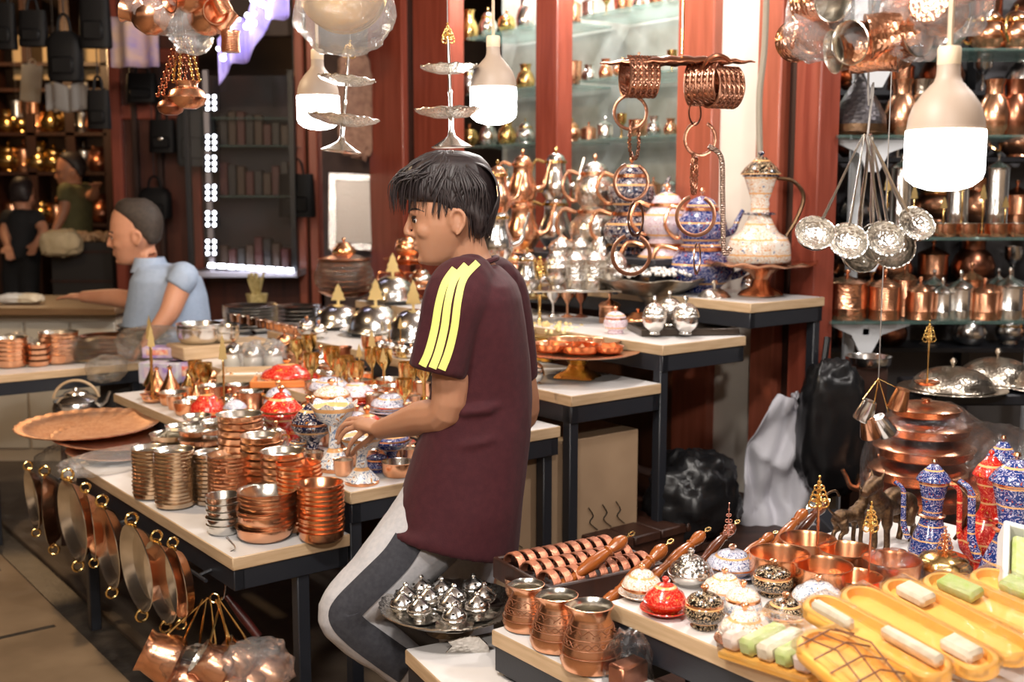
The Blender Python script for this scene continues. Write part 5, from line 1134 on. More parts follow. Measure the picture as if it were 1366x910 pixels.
# ladles
top = PY(1157, 182, 2.2); q = mpp(top)
for k, (x, y, yaw) in enumerate(((1094, 312, -.35), (1134, 324, -.1), (1180, 318, .1), (1218, 302, .4), (1142, 334, .25), (1186, 330, -.2), (1158, 322, .3))):
    E = PY(x, y, 2.2 + (.05 if k > 3 else -.02 + .01 * k)); d = (E - top); Ld = d.length
    az = -d.normalized(); ay = V((0, 1, 0)); ay = (ay - az * ay.dot(az)).normalized(); axx = ay.cross(az); Mq = Matrix((axx, ay, az)).transposed() @ Matrix.Rotation(yaw, 3, 'Z')
    # the ladle's cup opens along local -y; turn it to face the street
    o = inst(ladle(), 'silver ladle in the hanging bunch, ' + ('leftmost', 'second from the left', 'nearest, facing front', 'rightmost', 'hidden behind the second', 'hidden behind the nearest', 'tucked behind the third')[k], top + V(((k - 3) * .003, 0, .004 * (k % 2))), 0, Ld / .232, None, Mq.to_euler())
o = obj('string_loop', bent(spline([top + V((0, 0, -.01)), top + V((.004, 0, .05)), PY(1165, 110, 2.2), PY(1160, 40, 2.2), V((PY(1160, 40, 2.2).x, 2.2, ZC))], 5), .0022, string, 'string', 6)); tag(o, 'grey string holding the bunch of silver ladles', 'string')
# bracelet display
Yd = 2.2; A, B_ = PY(800, 84, Yd), PY(1008, 82, Yd); C_ = PY(912, 74, Yd); q = mpp(A)
b = MB()
def leaf(u, v):
    p = A.lerp(B_, u); wv = .034 * math.sin(PI * u) ** .7; return p + V((0, (v - .5) * 2 * wv, .012 * math.sin(PI * u) - .014 * (2 * v - 1) ** 2 * math.sin(PI * u) + .0015 * math.sin(u * 60)))
b.grid(leaf, 30, 8); me = b.mesh('leaf', copper_dk); o = obj('leaf_hanger', me); sm_ = o.modifiers.new('t', 'SOLIDIFY'); sm_.thickness = .0025
tag(o, 'dark copper leaf-shaped hanger carrying cuff bracelets', 'hanger')
o = obj('hanging_rod', bent([PY(910, 72, Yd), V((PY(910, 72, Yd).x, Yd, ZC))], .0028, brass, 'rod', 8)); tag(o, 'thin brass rod above the leaf-shaped bracelet hanger', 'rod')
for x, y, rz, w, l in ((853, 102, .25, 56, 'left on the leaf hanger'), (940, 112, -.5, 50, 'middle on the leaf hanger'), (962, 116, .5, 46, 'right on the leaf hanger')):
    P = PY(x, y, Yd); k = 58 * mpp(P) / .066; o = inst(cuff(), 'wide twisted copper cuff bracelet, ' + l, P, rz, k)
o = obj('metal_band', bent([PY(958 + 22 * math.cos(a), 100 + 26 * math.sin(a), Yd - .02 + .02 * math.sin(a)) for a in [.3 + 5.2 * i / 24 for i in range(25)]], .004, copper_dk, 'band', 6)); tag(o, 'thin open copper band looped around the right cuff', 'bracelet')
bl_ = 'copper bangle in the hanging chain, '
for x, y, r, kind, ry, l in ((841, 150, 22, 0, .1, 'left chain, topmost'), (846, 188, 24, 1, 1.2, 'left chain, second twisted one'), (842, 243, 24, 0, .3, 'left chain, third beside the patterned pots'), (848, 292, 22, 0, 1.0, 'left chain, fourth seen edge-on'), (842, 340, 26, 0, .2, 'left chain, open one at the bottom'), (927, 150, 16, 0, .9, 'right chain, topmost shiny one'), (934, 185, 22, 0, .25, 'right chain, second open one'), (926, 232, 26, 1, 1.3, 'right chain, third twisted one'), (928, 288, 26, 0, .15, 'right chain, fourth before the blue teapot'), (930, 344, 20, 0, 1.2, 'right chain, lowest one')):
    P = PY(x, y, Yd); k = r * mpp(P) / .029; inst(bangle(kind), bl_ + l, P, ry, k)
P0, P1 = PY(962, 210, Yd), PY(966, 335, Yd); o = obj('beaded_chain', bent(spline([PY(945, 195, Yd), P0, PY(964, 260, Yd), P1, PY(975, 330, Yd)], 5), .005, mat('chain_metal', (.35, .25, .2), .9, .3, bump=1, bscale=70, btype='rings'), 'chain', 8)); tag(o, 'dark beaded bracelet hanging from the open bangle', 'bracelet')
o = obj('hose', bent(spline([PY(1024, -60, 4.2), PY(1020, 60, 4.2), PY(1013, 130, 4.2), PY(1014, 215, 4.2)], 6), .012, mat('braided_hose', (.42, .36, .28), .3, .5, bump=1, bscale=60, btype='rings'), 'hose', 8)); tag(o, 'braided pipe running down the cream wall strip', 'pipe')
# clear bags of copper mugs, top right
def mugbag(c, size, n, seed, label, mm, spec_, sc, kindl):
    o = obj('plastic_bag', bag_mesh((0, 0, 0), size, seed, mm, .75, .14), None, c); tag(o, label, 'plastic bag')
    rr = random.Random(seed)
    for k in range(n):
        p = V((rr.uniform(-.34, .34) * size[0], rr.uniform(-.2, .2) * size[1], rr.uniform(-.3, .3) * size[2])); inst(spec_, kindl, c + p, rr.uniform(0, 6), sc, kindl + 's', (rr.uniform(1.2, 1.9), rr.uniform(-.3, .3), rr.uniform(0, 6)))
    tag(obj('bag_string', bent([c + V((0, 0, size[2] * .42)), V((c.x, c.y, ZC))], .003, string)), 'string holding the ' + label, 'string')
hm = Spec('copper_mug', 'mug', mug('ham').parts[0][1], w=.08, h=.087)
mugbag(PY(1090, 22, 2.2), (.115, .12, .17), 3, 41, 'clear bag of hammered copper mugs beside the red post', filmh, hm, 1.0, 'hammered copper mug inside the bag by the red post')
mugbag(PY(1160, 40, 2.15), (.13, .12, .15), 4, 42, 'clear bag of copper mugs above the ladles', filmh, hm, 1.0, 'hammered copper mug inside the bag above the ladles')
mugbag(PY(1218, 30, 2.1), (.12, .12, .14), 3, 43, 'clear bag of copper mugs left of the big bulb', filmh, hm, 1.0, 'hammered copper mug inside the bag left of the big bulb')
mugbag(PY(1270, 5, 1.95), (.13, .1, .115), 2, 44, 'clear bag of copper mugs above the big bulb', filmh, hm, .95, 'hammered copper mug inside the bag above the big bulb')
# bag of gold plates and bag of copper pots, upper left
c = PY(460, 6, 2.9); o = obj('plastic_bag', bag_mesh((0, 0, 0), (.25, .16, .25), 51, filmh, .8, .12), None, c); tag(o, 'clear bag of round golden plates above the left bulb', 'plastic bag'); tag(obj('bag_string', hang_line(c)), 'string holding the bag of golden plates', 'string')
for k in range(3): inst(plate_flat('brass', .1, .02), 'round golden plate inside the hanging clear bag', c + V((.0, .02 * k - .02, .02)), 0, 1.05, 'golden plates in the bag', (PI / 2 - .25, .08 * k, 0))
mugbag(PY(235, 4, 2.75), (.24, .16, .15), 5, 52, 'clear bag of copper pots at the upper left', filmh, Spec('copper_pot', 'pot', pear_jug('copper').me), .75, 'copper pot inside the upper left bag')
c = PY(255, 40, 2.78); o = obj('plastic_bag', bag_mesh((0, 0, 0), (.1, .1, .12), 53, filmh, .8, .2), None, c); tag(o, 'small clear bag end above the chained copper pots', 'plastic bag')
# chained copper pots
for x, y, w, m_, l in ((250, 132, 52, 'copper', 'round shiny copper pot hanging on twisted chains'), (228, 140, 36, 'dk', 'dark copper pot hanging behind the shiny round one')):
    P = PY(x, y + 14, 2.85); q = w * mpp(P); k = q / .13
    me = lm('pot', [(0, 0), (.03, .002), (.055, .015), (.065, .038), (.055, .062), (.036, .072), (.036, .082), (.044, .092), (.03, .09), (.03, .07), (0, .06)], [MATS[m_]], 28); o = obj('chained_pot', None, None, P); tag(o, l, 'pot'); c = obj('body', me, o); c.scale = (k, k, k)
    for j, (xx) in enumerate((222, 238, 246, 262)):
        T = PY(244 + (j - 1.5) * 5, 50, 2.85) - P; b = MB(); e = V(((j - 1.5) * .026, -.02 if j % 2 else .02, .09 * k)); n = 16
        for i in range(n): p = e.lerp(T, (i + .5) / n); b.torus(p, (T - e).length / n * .42, .0022, 8, 4, M=Matrix.Rotation(PI / 2 * (i % 2), 3, 'Z') @ Matrix.Rotation(PI / 2, 3, 'X'))
        obj('chain', b.mesh('chain', brass if m_ == 'copper' else copper_dk), o)
tag(obj('hanging_string', hang_line(PY(244, 50, 2.85))), 'string holding the chained copper pots', 'string')
for x, yb, w, l, rot in ((288, 40, 30, 'copper mug hanging tilted beside the upper left bag', (0, .6, .4)), (308, 70, 26, 'small tinned copper cup hanging from a thread', (0, 0, 0)), (300, 20, 28, 'dark red copper mug hanging at the top beside the bag', (.2, -.4, 0))):
    P = PY(x, yb, 2.7); k = w * mpp(P) / .08; inst(Spec('copper_mug', 'mug', mug('rib').parts[0][1]), l, P, 0, k, None, rot); tag(obj('hanging_string', hang_line(P + V((0, 0, .02)), string, .001)), 'thread holding the ' + l.split(' hanging')[0] + ' at the upper left', 'string')
# ================================================================ inside the wide and narrow cases
j = 0
nm_ = ('first', 'second', 'third', 'fourth', 'fifth', 'sixth', 'seventh', 'eighth')
def case_item(x, zi, spec, w, h, l):
    P = on_t(x, 100, TW + .2); P.z = SHZ[zi] + .0055; k = w * mpp(P) / spec.w; inst(spec, l, P, R.uniform(0, 6), (k, k, h * mpp(P) / spec.h))
for zi, nmz in enumerate(('top', 'second', 'third', 'lowest')):
    for k in range(7):
        x = 764 + k * 22; sp = [canister('rib', .07), pear_jug('copper'), bowl('copper', 'tin', .06, .05), canister('silver', .07), teapot('copper', 'brass'), pear_jug('silver'), goblet('brass')][(k * 3 + zi * 2) % 7]
        case_item(x, zi, sp, (22, 20, 26, 22, 26, 22, 14)[(k * 3 + zi * 2) % 7], R.uniform(22, 36), 'metal ware on the %s shelf of the wide glass case, %s from the left' % (nmz, nm_[k]))
    for k in range(4):
        x = 626 + k * 25; sp = [pear_jug('brass'), teapot('silver', 'brass'), lidded('brass', 'brass', 'brass', 'round'), pear_jug('silver')][(k + zi) % 4]
        case_item(x, zi, sp, 26, R.uniform(28, 44), 'golden ware on the %s shelf of the narrow glass case, %s from the left' % (nmz, nm_[k]))
# silver rectangular tray hanging on the dusty boards, old cloth above
P = on_t(476, 283, 2.38); q = mpp(P)
def plaque(w, h, mm, mm2):
    b = MB(); b.box((0, 0, 0), (w, .02, h), 0, 0, .008); b.box((0, -.012, 0), (w * .72, .006, h * .8), 1, 0, .003); return b.mesh('tray', [mm, mm2])
o = obj('silver_tray', plaque(62 * q * 1.25, 102 * q, silver_eng, mat('dull_silver', (.5, .44, .38), .8, .4, bump=.6, bscale=60)), None, PY(476, 283, P.y - .14), (-.05, .03, .35)); tag(o, 'rectangular engraved silver tray hanging on the dusty board wall', 'tray')
o = obj('sackcloth', bag_mesh((0, 0, 0), (.22, .04, .62), 61, mat('sackcloth', (.36, .21, .14), 0, .9, (.24, .13, .09), 30), .5, .12), None, PY(474, 140, P.y - .2), (0, 0, .5)); tag(o, 'long strip of brown sackcloth hanging above the silver tray', 'cloth')

# ================================================================ shop on the right: glass shelving with canisters
rack_Y = 4.25; RZ = [PY(1240, 431, rack_Y).z, PY(1240, 319, rack_Y).z, PY(1240, 182, rack_Y).z, PY(1240, 66, rack_Y).z]
x0, x1 = PY(1112, 300, rack_Y).x, PY(1470, 300, rack_Y).x
wbr = mat('white_steel', (.78, .8, .84), 0, .35)
for k, z in enumerate(RZ):
    b = MB(); b.box(((x0 + x1) / 2, rack_Y + .17, z), (x1 - x0, .34, .012), 0, 0, .003); o = obj('glass_shelf', b.mesh('shelf', greenglass)); tag(o, 'green glass shelf of the right-hand shop, ' + ('lowest, with copper canisters', 'second from below', 'third from below, behind the big bulb', 'topmost'[0:])[k], 'shelf')
for k, x in enumerate((1160, 1420)):
    o = obj('shelf_bracket', None, None, PY(x, 431, rack_Y + .05) * 1); o.location.z = 0; tag(o, 'white steel shelf stand, ' + ('visible under the copper canisters', 'at the far right beyond the frame edge'), 'shelf stand') if False else tag(o, ('white steel shelf stand visible under the copper canisters', 'white steel shelf stand at the far right')[k], 'shelf stand')
    b = MB(); b.box((0, .26, 1.25), (.045, .03, 2.5), 0, 0, .004); obj('post', b.mesh('post', wbr), o)
    for z in RZ:
        b = MB(); out = [(-.13, 0), (.17, 0), (.17, -.012), (.1, -.035), (.06, -.05), (.04, -.09), (.025, -.12), (-.02, -.12), (-.035, -.09), (-.055, -.05), (-.09, -.035), (-.13, -.016)]
        b.prism(out, .02, M=Matrix.Translation((0, .05, z - .008))); b.box((0, .16, z - .045), (.03, .24, .03), 0, 0, .003); obj('arm', b.mesh('arm', wbr), o)
    b = MB(); b.box((0, .1, .02), (.06, .34, .04)); obj('foot', b.mesh('foot', wbr), o)
def rk(sp, x, k, w, h, l, dy=.08, rz=0):
    P = PY(x, 300, rack_Y + dy); P.z = RZ[k] + .0065; q = w * mpp(P) / sp.w; inst(sp, l, P, rz, (q, q, h * mpp(P) / sp.h))
cl = 'canister on the lowest glass shelf, '
rk(canister('ham', .12), 1133, 0, 56, 66, 'large hammered copper ' + cl + 'leftmost', .1)
for x, m_, w, h, l in ((1184, 'rib', 44, 68, 'copper ', ), (1232, 'rib', 36, 58, 'copper '), (1262, 'silver', 30, 56, 'silver '), (1286, 'silver', 34, 66, 'silver '), (1318, 'rib', 40, 56, 'copper '), (1352, 'silver', 42, 70, 'silver '), (1395, 'rib', 42, 60, 'copper ')):
    rk(canister(m_, .08), x, 0, w, h, l + cl + {1184: 'tall, second from the left', 1232: 'third from the left', 1262: 'small, in the middle', 1286: 'tall, in the middle', 1318: 'stout, right of the silver ones', 1352: 'tall, at the right', 1395: 'last, beyond the frame edge'}[x], .07)
for x, m_, h in ((1210, 'rib', 72), (1250, 'silver', 62), (1300, 'new', 72), (1336, 'silver', 64), (1166, 'new', 58)): rk(canister(m_, .09), x, 0, 34, h, 'rear ' + cl + {1210: 'behind the two left copper ones', 1250: 'behind the small silver one', 1300: 'behind the silver pair', 1336: 'behind the stout copper one', 1166: 'behind the hammered one'}[x], .2)
for k, x in enumerate((1182, 1218, 1258, 1282, 1310, 1340)):
    rk(finial_stand('tree', 'brass', 1, 'gold'), x, 1, 30, 84 - (k % 3) * 16, 'gold tree-topped dish on the second glass shelf, ' + nm_[k] + ' from the left', .06 + .08 * (k % 2))
    if k % 2 == 0: rk(canister('silver', .2), x + 18, 1, 30, 108, 'tall silver cylinder on the second glass shelf, ' + nm_[k // 2] + ' from the left', .24)
for k, x in enumerate((1262, 1290, 1330, 1358)): rk(bowl('copper', 'tin', .06, .05), x, 1, 34, 18, 'copper bowl at the front of the second glass shelf, ' + nm_[k] + ' from the left', .05)
dome = Spec('pierced_dome', 'dome', None, [('base', lm('base', [(0, 0), (.11, 0), (.115, .01), (.1, .016), (.1, .05), (0, .05)], [bronze], 32)), ('dome', lm('dome', [(.1, .05), (.095, .09), (.06, .17), (.02, .25), (.012, .27), (.016, .285), (0, .3)], [mat('black_iron', (.05, .045, .05), .8, .4, (.09, .08, .08), 60, bump=1, bscale=60, btype='hammer')], 32))], w=.23, h=.3)
rk(dome, 1140, 2, 84, 88, 'dark pierced metal dome lamp left of the big bulb', .1)
for k, (x, m_) in enumerate(((1196, 'copper'), (1222, 'sdk'), (1318, 'copper'), (1345, 'dk'), (1372, 'copper'))): rk(pear_jug(m_), x, 2, 46, 74, 'shiny pot on the third glass shelf, ' + nm_[k] + ' from the left', .12)
for k, (x, m_) in enumerate(((1180, 'sdk'), (1212, 'dk'), (1250, 'silver'), (1305, 'copper'), (1340, 'copper'), (1368, 'silver'))): rk(teapot(m_, 'brass'), x, 3, 54, 62, 'metal teapot on the topmost glass shelf, ' + nm_[k] + ' from the left', .12, k)
# rear rows on a dark wall rack
zr = [.78, 1.08, 1.36, 1.66, 1.96, 2.26]
b = MB()
for z in zr: b.box((2.9, 5.35, z), (3.2, .3, .02))
for x in (1.35, 2.2, 3.2, 4.4): b.box((x, 5.45, 1.4), (.04, .1, 2.3))
o = obj('back_rack', b.mesh('rack', blackmetal)); tag(o, 'dark wall rack crowded with pots at the back of the right shop', 'rack')
kk = 0
for zi, z in enumerate(zr):
    for k in range(9):
        sp = [pear_jug('copper'), pear_jug('silver'), canister('rib', .08), lidded('silver', 'silver', 'brass', 'round'), pear_jug('dk'), teapot('copper', 'brass'), goblet('silver')][(k * 2 + zi * 3) % 7]
        x = 1.42 + k * .19; q = R.uniform(1.2, 1.6); inst(sp, 'pot at the back of the right shop, %s on the %s board from below' % (nm_[k] if k < 8 else 'ninth', nm_[zi]), V((x, 5.32, z + .011)), R.uniform(0, 6), q)
# domed trays on a dark shelf, pile of wrapped copper pots, table behind the enamel stand
Pd_ = PY(1290, 520, 3.95); b = MB(); b.box((0, 0, -.02), (.8, .4, .04), 0, 0, .006)
for x in (-.36, .36): b.box((x, 0, -Pd_.z / 2 - .02), (.05, .3, Pd_.z - .04))
o = obj('black_shelf', b.mesh('shelf', blackmetal), None, Pd_ + V((.25, .1, 0))); tag(o, 'black shelf under the domed silver dishes at the right', 'shelf')
for x, yb, w, h, Y, l in ((1270, 520, 140, 46, 3.9, 'dull silver domed dish at the front of the black shelf'), (1330, 500, 130, 50, 4.05, 'dull silver domed dish behind on the black shelf'), (1400, 512, 120, 46, 3.92, 'dull silver domed dish at the right end of the black shelf')):
    P = PY(x, yb, Y); P.z = Pd_.z + .001; q = w * mpp(P) / .32; inst(cloche('sdk', 'sdk', 'knob'), l, P, 0, (q, q, h * mpp(P) / .124))
zt2 = .46; Pp = PZ(1240, 668, zt2); b = MB(); b.box((0, 0, -.02), (1.5, .7, .04), 0, 0, .004)
for x in (-.7, .7):
    for y in (-.3, .3): b.box((x, y, -.23), (.04, .04, .38))
o = obj('low_table', b.mesh('table', [blackmetal]), None, V((1.75, 3.3, zt2))); tag(o, 'low black table under the pile of copper cooking pots', 'table')
z = zt2 + .001; Pc = PY(1232, 610, 3.2)
for k in range(7):
    q = (1.0, 1.0, .98, .95, .9, .8, .62)[k]; inst(rice_pot('copper' if k else 'dk'), 'big copper cooking pot in the wrapped pile, ' + ('lowest', 'second from below', 'third from below', 'fourth from below', 'third from the top', 'second from the top', 'topmost')[k], V((Pc.x, Pc.y, z)), k, (q, q, .55 * q)); z += .072 * q
o = obj('plastic_wrap', bag_mesh((0, 0, 0), (.38, .36, .44), 71, filmm, .8, .06), None, V((Pc.x + .02, Pc.y, zt2 + .22))); tag(o, 'clear plastic around the pile of big copper cooking pots', 'plastic wrap')
put(finial_stand('fili', 'brass', 1, 'gold'), 1226, 540, z + .0, 40, 'gold-topped stand crowning the wrapped pile of copper pots', 92) if False else inst(finial_stand('fili', 'brass', 1, 'gold'), 'gold-topped stand crowning the wrapped pile of copper pots', V((Pc.x, Pc.y, z + .045)), 0, .62)
P = PY(1335, 600, 3.1); inst(rice_pot('copper'), 'wide copper cooking pot under the pale film at the right edge', V((P.x, P.y, zt2 + .001)), 0, (1, 1, 1.1)); inst(rice_pot('new'), 'copper cooking pot with pointed lid on the wide one at the right edge', V((P.x, P.y, zt2 + .12)), 0, (.85, .85, 1.3))
o = obj('plastic_wrap', bag_mesh((0, 0, 0), (.42, .36, .38), 72, filmm, .8, .1), None, V((P.x + .02, P.y, zt2 + .2))); tag(o, 'pale clear plastic over the copper pots at the right edge', 'plastic wrap')
for k, (x, m_) in enumerate(((1170, 'copper'), (1195, 'dk'))): put(teapot(m_, 'copper'), x, 672 + 6 * k, zt2, 60, 'copper teapot low behind the bronze figurines, ' + ('left', 'right')[k], 66)
# black bag, white cloth and little cups hanging below the topmost step
P = on_t(1108, 570, 2.45); o = obj('black_bag', bag_mesh((0, 0, 0), (.24, .2, .5), 81, blackbag, .7, .14, 44, 30), None, PY(1108, 572, 3.95)); tag(o, 'black plastic bag hanging beside the leg of the topmost step', 'plastic bag')
o = obj('bag_strap', bent(spline([PY(1095, 520, 3.95), PY(1100, 480, 3.98), PY(1104, 450, 4.0)], 4), .012, blackbag)); tag(o, 'black strap tying the plastic bag to the table leg', 'strap')
wc = mat('white_fabric', (.60, .59, .64), 0, .85, bump=.2, bscale=40); b = MB()
def drape(u, v): q_ = V((u * 3, v * 4, 2)); return V(((u - .5) * (.1 + .2 * min(1, v * 2.2)) + .06 * noise.noise(q_ * .8) - .02 * v, .09 * noise.noise(q_) + .04 * noise.noise(q_ * 2.3), -v * .66 + .05 * noise.noise(q_ * 1.5) - .08 * abs(u - .5) * (1 - v)))
b.grid(drape, 34, 26); o = obj('white_cloth', b.mesh('cloth', wc, 180), None, PY(1056, 522, 4.0), (0, 0, -.1)); so = o.modifiers.new('t', 'SOLIDIFY'); so.thickness = .006; tag(o, 'white cloth hanging between the red post and the table leg', 'cloth')
for k, (x, y, m_, r) in enumerate(((1150, 560, silver, .3), (1162, 582, copper, -.3), (1184, 578, silver, -.6), (1196, 545, copper_new, .2))):
    P = PY(x, y, 3.0); q = 28 * mpp(P) / .05; me = lm('cup', [(0, 0), (.024, 0), (.025, .003), (.018, .04), (.016, .05), (.012, .05), (0, .045)], [m_], 20); o = obj('hanging_cup', me, None, P, (.2, r, 0)); o.scale = (q, q, q); tag(o, ('silver', 'dark copper', 'silver', 'bright copper')[k] + ' little cup hanging upside down in the bunch, ' + ('leftmost', 'lowest', 'right of the lowest', 'highest at the right')[k], 'cup')
    tag(obj('cord', bent([P + V((0, 0, .05 * q)), PY(1172, 505, 3.0)], .0018, brass)), 'thin cord of the hanging cup, ' + ('leftmost', 'lowest', 'right of lowest', 'highest')[k], 'cord')
tag(obj('cord', bent([PY(1172, 505, 3.0), V((PY(1172, 505, 3.0).x, 3.0, ZC))], .0015, string)), 'long cord the bunch of little cups hangs from', 'cord')
rk2 = PY(1158, 490, 4.1); inst(bowl('silver', 'silver', .06, .03), 'shiny silver bowl behind the white shelf stand', V((rk2.x, 4.1, rk2.z)), 0, 62 * mpp(rk2) / .122)
b = MB(); b.box((0, 0, -rk2.z / 2), (.12, .12, rk2.z - .002)); o = obj('dark_crate', b.mesh('crate', darkwood), None, V((rk2.x, 4.12, rk2.z))); tag(o, 'dark narrow crate under the shiny silver bowl', 'crate')
# ================================================================ people
def ring(xl, xr, y, Y, hd, tilt=0, n=28, pw=2.4):
    P = PY((xl + xr) / 2, y, Y); hx = (xr - xl) / 2 * mpp(P); out = []
    for k in range(n):
        a = 2 * PI * k / n; c, s_ = math.cos(a), math.sin(a); c = math.copysign(abs(c) ** (2 / pw), c); s_ = math.copysign(abs(s_) ** (2 / pw), s_)
        out.append(P + V((hx * c, hd * s_, tilt * c * hx)))
    return out
def limb(b, pts, seg=14, n=4, flat=1.0, end=True):
    """pts: (point, radius) joints, smoothed"""
    P = spline([p for p, r in pts], n); r = [x.x for x in spline([V((r_, 0, 0)) for p, r_ in pts], n)]
    b.tube(P, r, seg, flat=flat); b.ball(P[0], r[0], 12, 8)
    if end: b.ball(P[-1], r[-1], 12, 8)
# profile rows of a head facing -x, in units of a 110-unit skull length: y, front, back, half width
HEAD = [(208, 592, 625, 18), (214, 578, 636, 27), (224, 563, 647, 34), (240, 553, 654, 38.5), (260, 548.5, 657, 40.5), (276, 547.5, 657, 41), (284, 546.5, 656, 40.5), (291, 549.5, 654, 39.5), (300, 550.5, 650, 39), (310, 552, 642, 36.5), (318, 554, 636, 33.5), (326, 555, 630, 30), (334, 557.5, 624, 26.5), (342, 559, 616, 22.5), (349, 562, 604, 18), (354, 568, 594, 11)]
def skull(b, T, rows=HEAD, grow=0, f=None):
    L_ = []
    for y, fr, bk, hw in rows:
        fr -= grow; bk += grow; hw += grow; out = []
        for k in range(28):
            a = 2 * PI * k / 28; c, s_ = math.cos(a), math.sin(a); cx = (fr + bk) / 2; rx = (bk - fr) / 2
            # faces are flatter in front of the ears
            out.append(T(cx + rx * math.copysign(abs(c) ** .86, c), y, hw * math.copysign(abs(s_) ** .86, s_)))
        L_.append(out)
    b.loft(L_)
def face(b, T, k):
    """nose, lips, brow, chin and ears; k metres per unit"""
    b.tube([T(550, 284, 0), T(546.5, 296, 0), T(543, 305, 0), T(541, 310, 0)], [4 * k, 4.6 * k, 5 * k, 4.6 * k], 10); b.ball(T(542.5, 310.5, 0), 4.8 * k, 10, 7)
    for s_ in (-1, 1):
        b.ball(T(550, 312.5, s_ * 6), (6 * k, 4 * k, 3.8 * k), 10, 7)
        b.ball(T(553.5, 284, s_ * 15), (6.5 * k, 14 * k, 4 * k), 10, 7)
        b.ball(T(572, 306, s_ * 24.5), (16 * k, 9.5 * k, 13 * k), 12, 8)
        b.ball(T(611, 296, s_ * 39.5), (8.5 * k, 3.4 * k, 15 * k), 12, 8)
        b.tube(spline([T(604, 300, s_ * 40), T(604, 285, s_ * 43.5), T(613, 279.5, s_ * 45), T(621, 286, s_ * 45), T(620, 299, s_ * 44), T(611, 312, s_ * 42)], 4), 3.0 * k, 8)
    b.ball(T(555, 324.5, 0), (5 * k, 12 * k, 3.2 * k), 10, 7); b.ball(T(556, 331.5, 0), (5 * k, 11 * k, 3.4 * k), 10, 7); b.ball(T(563, 346, 0), (7 * k, 11 * k, 7 * k), 10, 7)
def frame(C, k, yaw=0, pitch=0):
    M_ = Matrix.Rotation(yaw, 3, 'Z') @ Matrix.Rotation(pitch, 3, 'Y')
    return lambda x, y, w: C + M_ @ V(((x - 605) * k, w * k, -(y - 285) * k))
def rays(me, loc=V((0, 0, 0))):
    bv = BVHTree.FromPolygons([v.co + loc for v in me.vertices], [p.vertices for p in me.polygons])
    def hit(x, y):
        d = ray(x, y).normalized(); h = bv.ray_cast(CAM, d); return (h[0], h[1]) if h[0] else (None, None)
    return hit
def crumple(me, amp, sc, seed):
    """soft cloth folds"""
    nr = [v.normal.copy() for v in me.vertices]
    for v, n_ in zip(me.vertices, nr):
        q = V((v.co.x * sc[0], v.co.y * sc[1], v.co.z * sc[2])); w_ = noise.noise(q + V((seed, 0, 0))) * .6 + (1 - abs(noise.noise(q * 1.7 + V((0, seed, 0)))) * 2) * .5; v.co += n_ * amp * w_
    me.update()
def ribbon(hit, path, wpx, off, mm, name, n=5):
    """strip of cloth lying on the surface below it, along pixel path"""
    P = spline([V((x, y, 0)) for x, y in path], n); rows = []
    for i, p in enumerate(P):
        d = (P[min(i + 1, len(P) - 1)] - P[max(i - 1, 0)]).normalized(); nn = V((-d.y, d.x, 0)); row = []
        w = wpx[0] + (wpx[1] - wpx[0]) * i / (len(P) - 1) if isinstance(wpx, tuple) else wpx
        for j in range(5):
            q = p + nn * w * (j / 4 - .5); h, no = hit(q.x, q.y)
            row.append(h + no * off if h is not None else None)
        if all(r is not None for r in row): rows.append(row)
    b = MB(); n_ = len(rows)
    vs = [r for row in rows for r in row]; b.add(vs, [[i * 5 + j, i * 5 + j + 1, i * 5 + j + 6, i * 5 + j + 5] for i in range(n_ - 1) for j in range(4)])
    return b.mesh(name, mm, 180)
skin = mat('olive_skin', (.44, .215, .125), 0, .5, (.40, .185, .105), 9, bump=.05, bscale=200)
skin_m = mat('ruddy_skin', (.60, .29, .18), 0, .5, (.54, .25, .15), 9)
for m_ in (skin, skin_m):
    b_ = m_.node_tree.nodes['Principled BSDF']; b_.inputs['Subsurface Weight'].default_value = .12; b_.inputs['Subsurface Radius'].default_value = (.01, .004, .002)
hairm = mat('dark_brown_hair', (.014, .009, .010), 0, .5, (.026, .016, .016), 60, bump=.6, bscale=30, vec=(1, 6, 1))
eyew = mat('eye_white', (.7, .66, .62), 0, .2); irism = mat('dark_iris', (.02, .012, .01), 0, .15); lipm = mat('lip_skin', (.34, .13, .09), 0, .4)
maroon = mat('maroon_jersey', (.056, .0105, .0145), 0, .8, (.045, .008, .012), 60, bump=.25, bscale=260, sheen=.05, spec=.25)
lime = mat('lime_stripe', (.80, .84, .20), 0, .6, bump=.15, bscale=200)
greyp = mat('grey_sweat_cloth', (.50, .48, .49), 0, .85, (.44, .43, .45), 90, bump=.2, bscale=120)
charp = mat('charcoal_cloth', (.028, .028, .036), 0, .85, (.04, .04, .048), 90, bump=.2, bscale=120)

# ---- the boy
YBOY = 2.74
Cb = PY(605, 285, YBOY); kb = mpp(Cb) * 1.0; T = frame(Cb, kb)
body = MB(); skull(body, T); face(body, T, kb)
body.tube([PY(618, 318, YBOY), PY(626, 345, YBOY + .005), PY(636, 372, YBOY + .01)], [.05, .05, .06], 18)
rows = [ring(608, 666, 362, YBOY, .07), ring(598, 690, 385, YBOY, .145), ring(596, 698, 420, YBOY, .15), ring(586, 700, 500, YBOY, .12), ring(580, 696, 560, YBOY, .115), ring(570, 690, 640, YBOY, .12), ring(575, 680, 690, YBOY, .12)]
body.loft(rows)
SHL = PY(613, 397, 2.60); ELB = PY(596, 548, 2.62); WR = PY(508, 573, 2.86); KN = PY(485, 566, 2.935)
limb(body, [(SHL, .058), (SHL.lerp(ELB, .5), .05), (ELB, .043), (ELB.lerp(WR, .35), .043), (ELB.lerp(WR, .75), .032), (WR, .026)])
hd = (KN - WR).normalized(); sd = V((.25, 1, .1)); sd = (sd - hd * sd.dot(hd)).normalized(); un = hd.cross(sd); un = un if un.z > 0 else -un
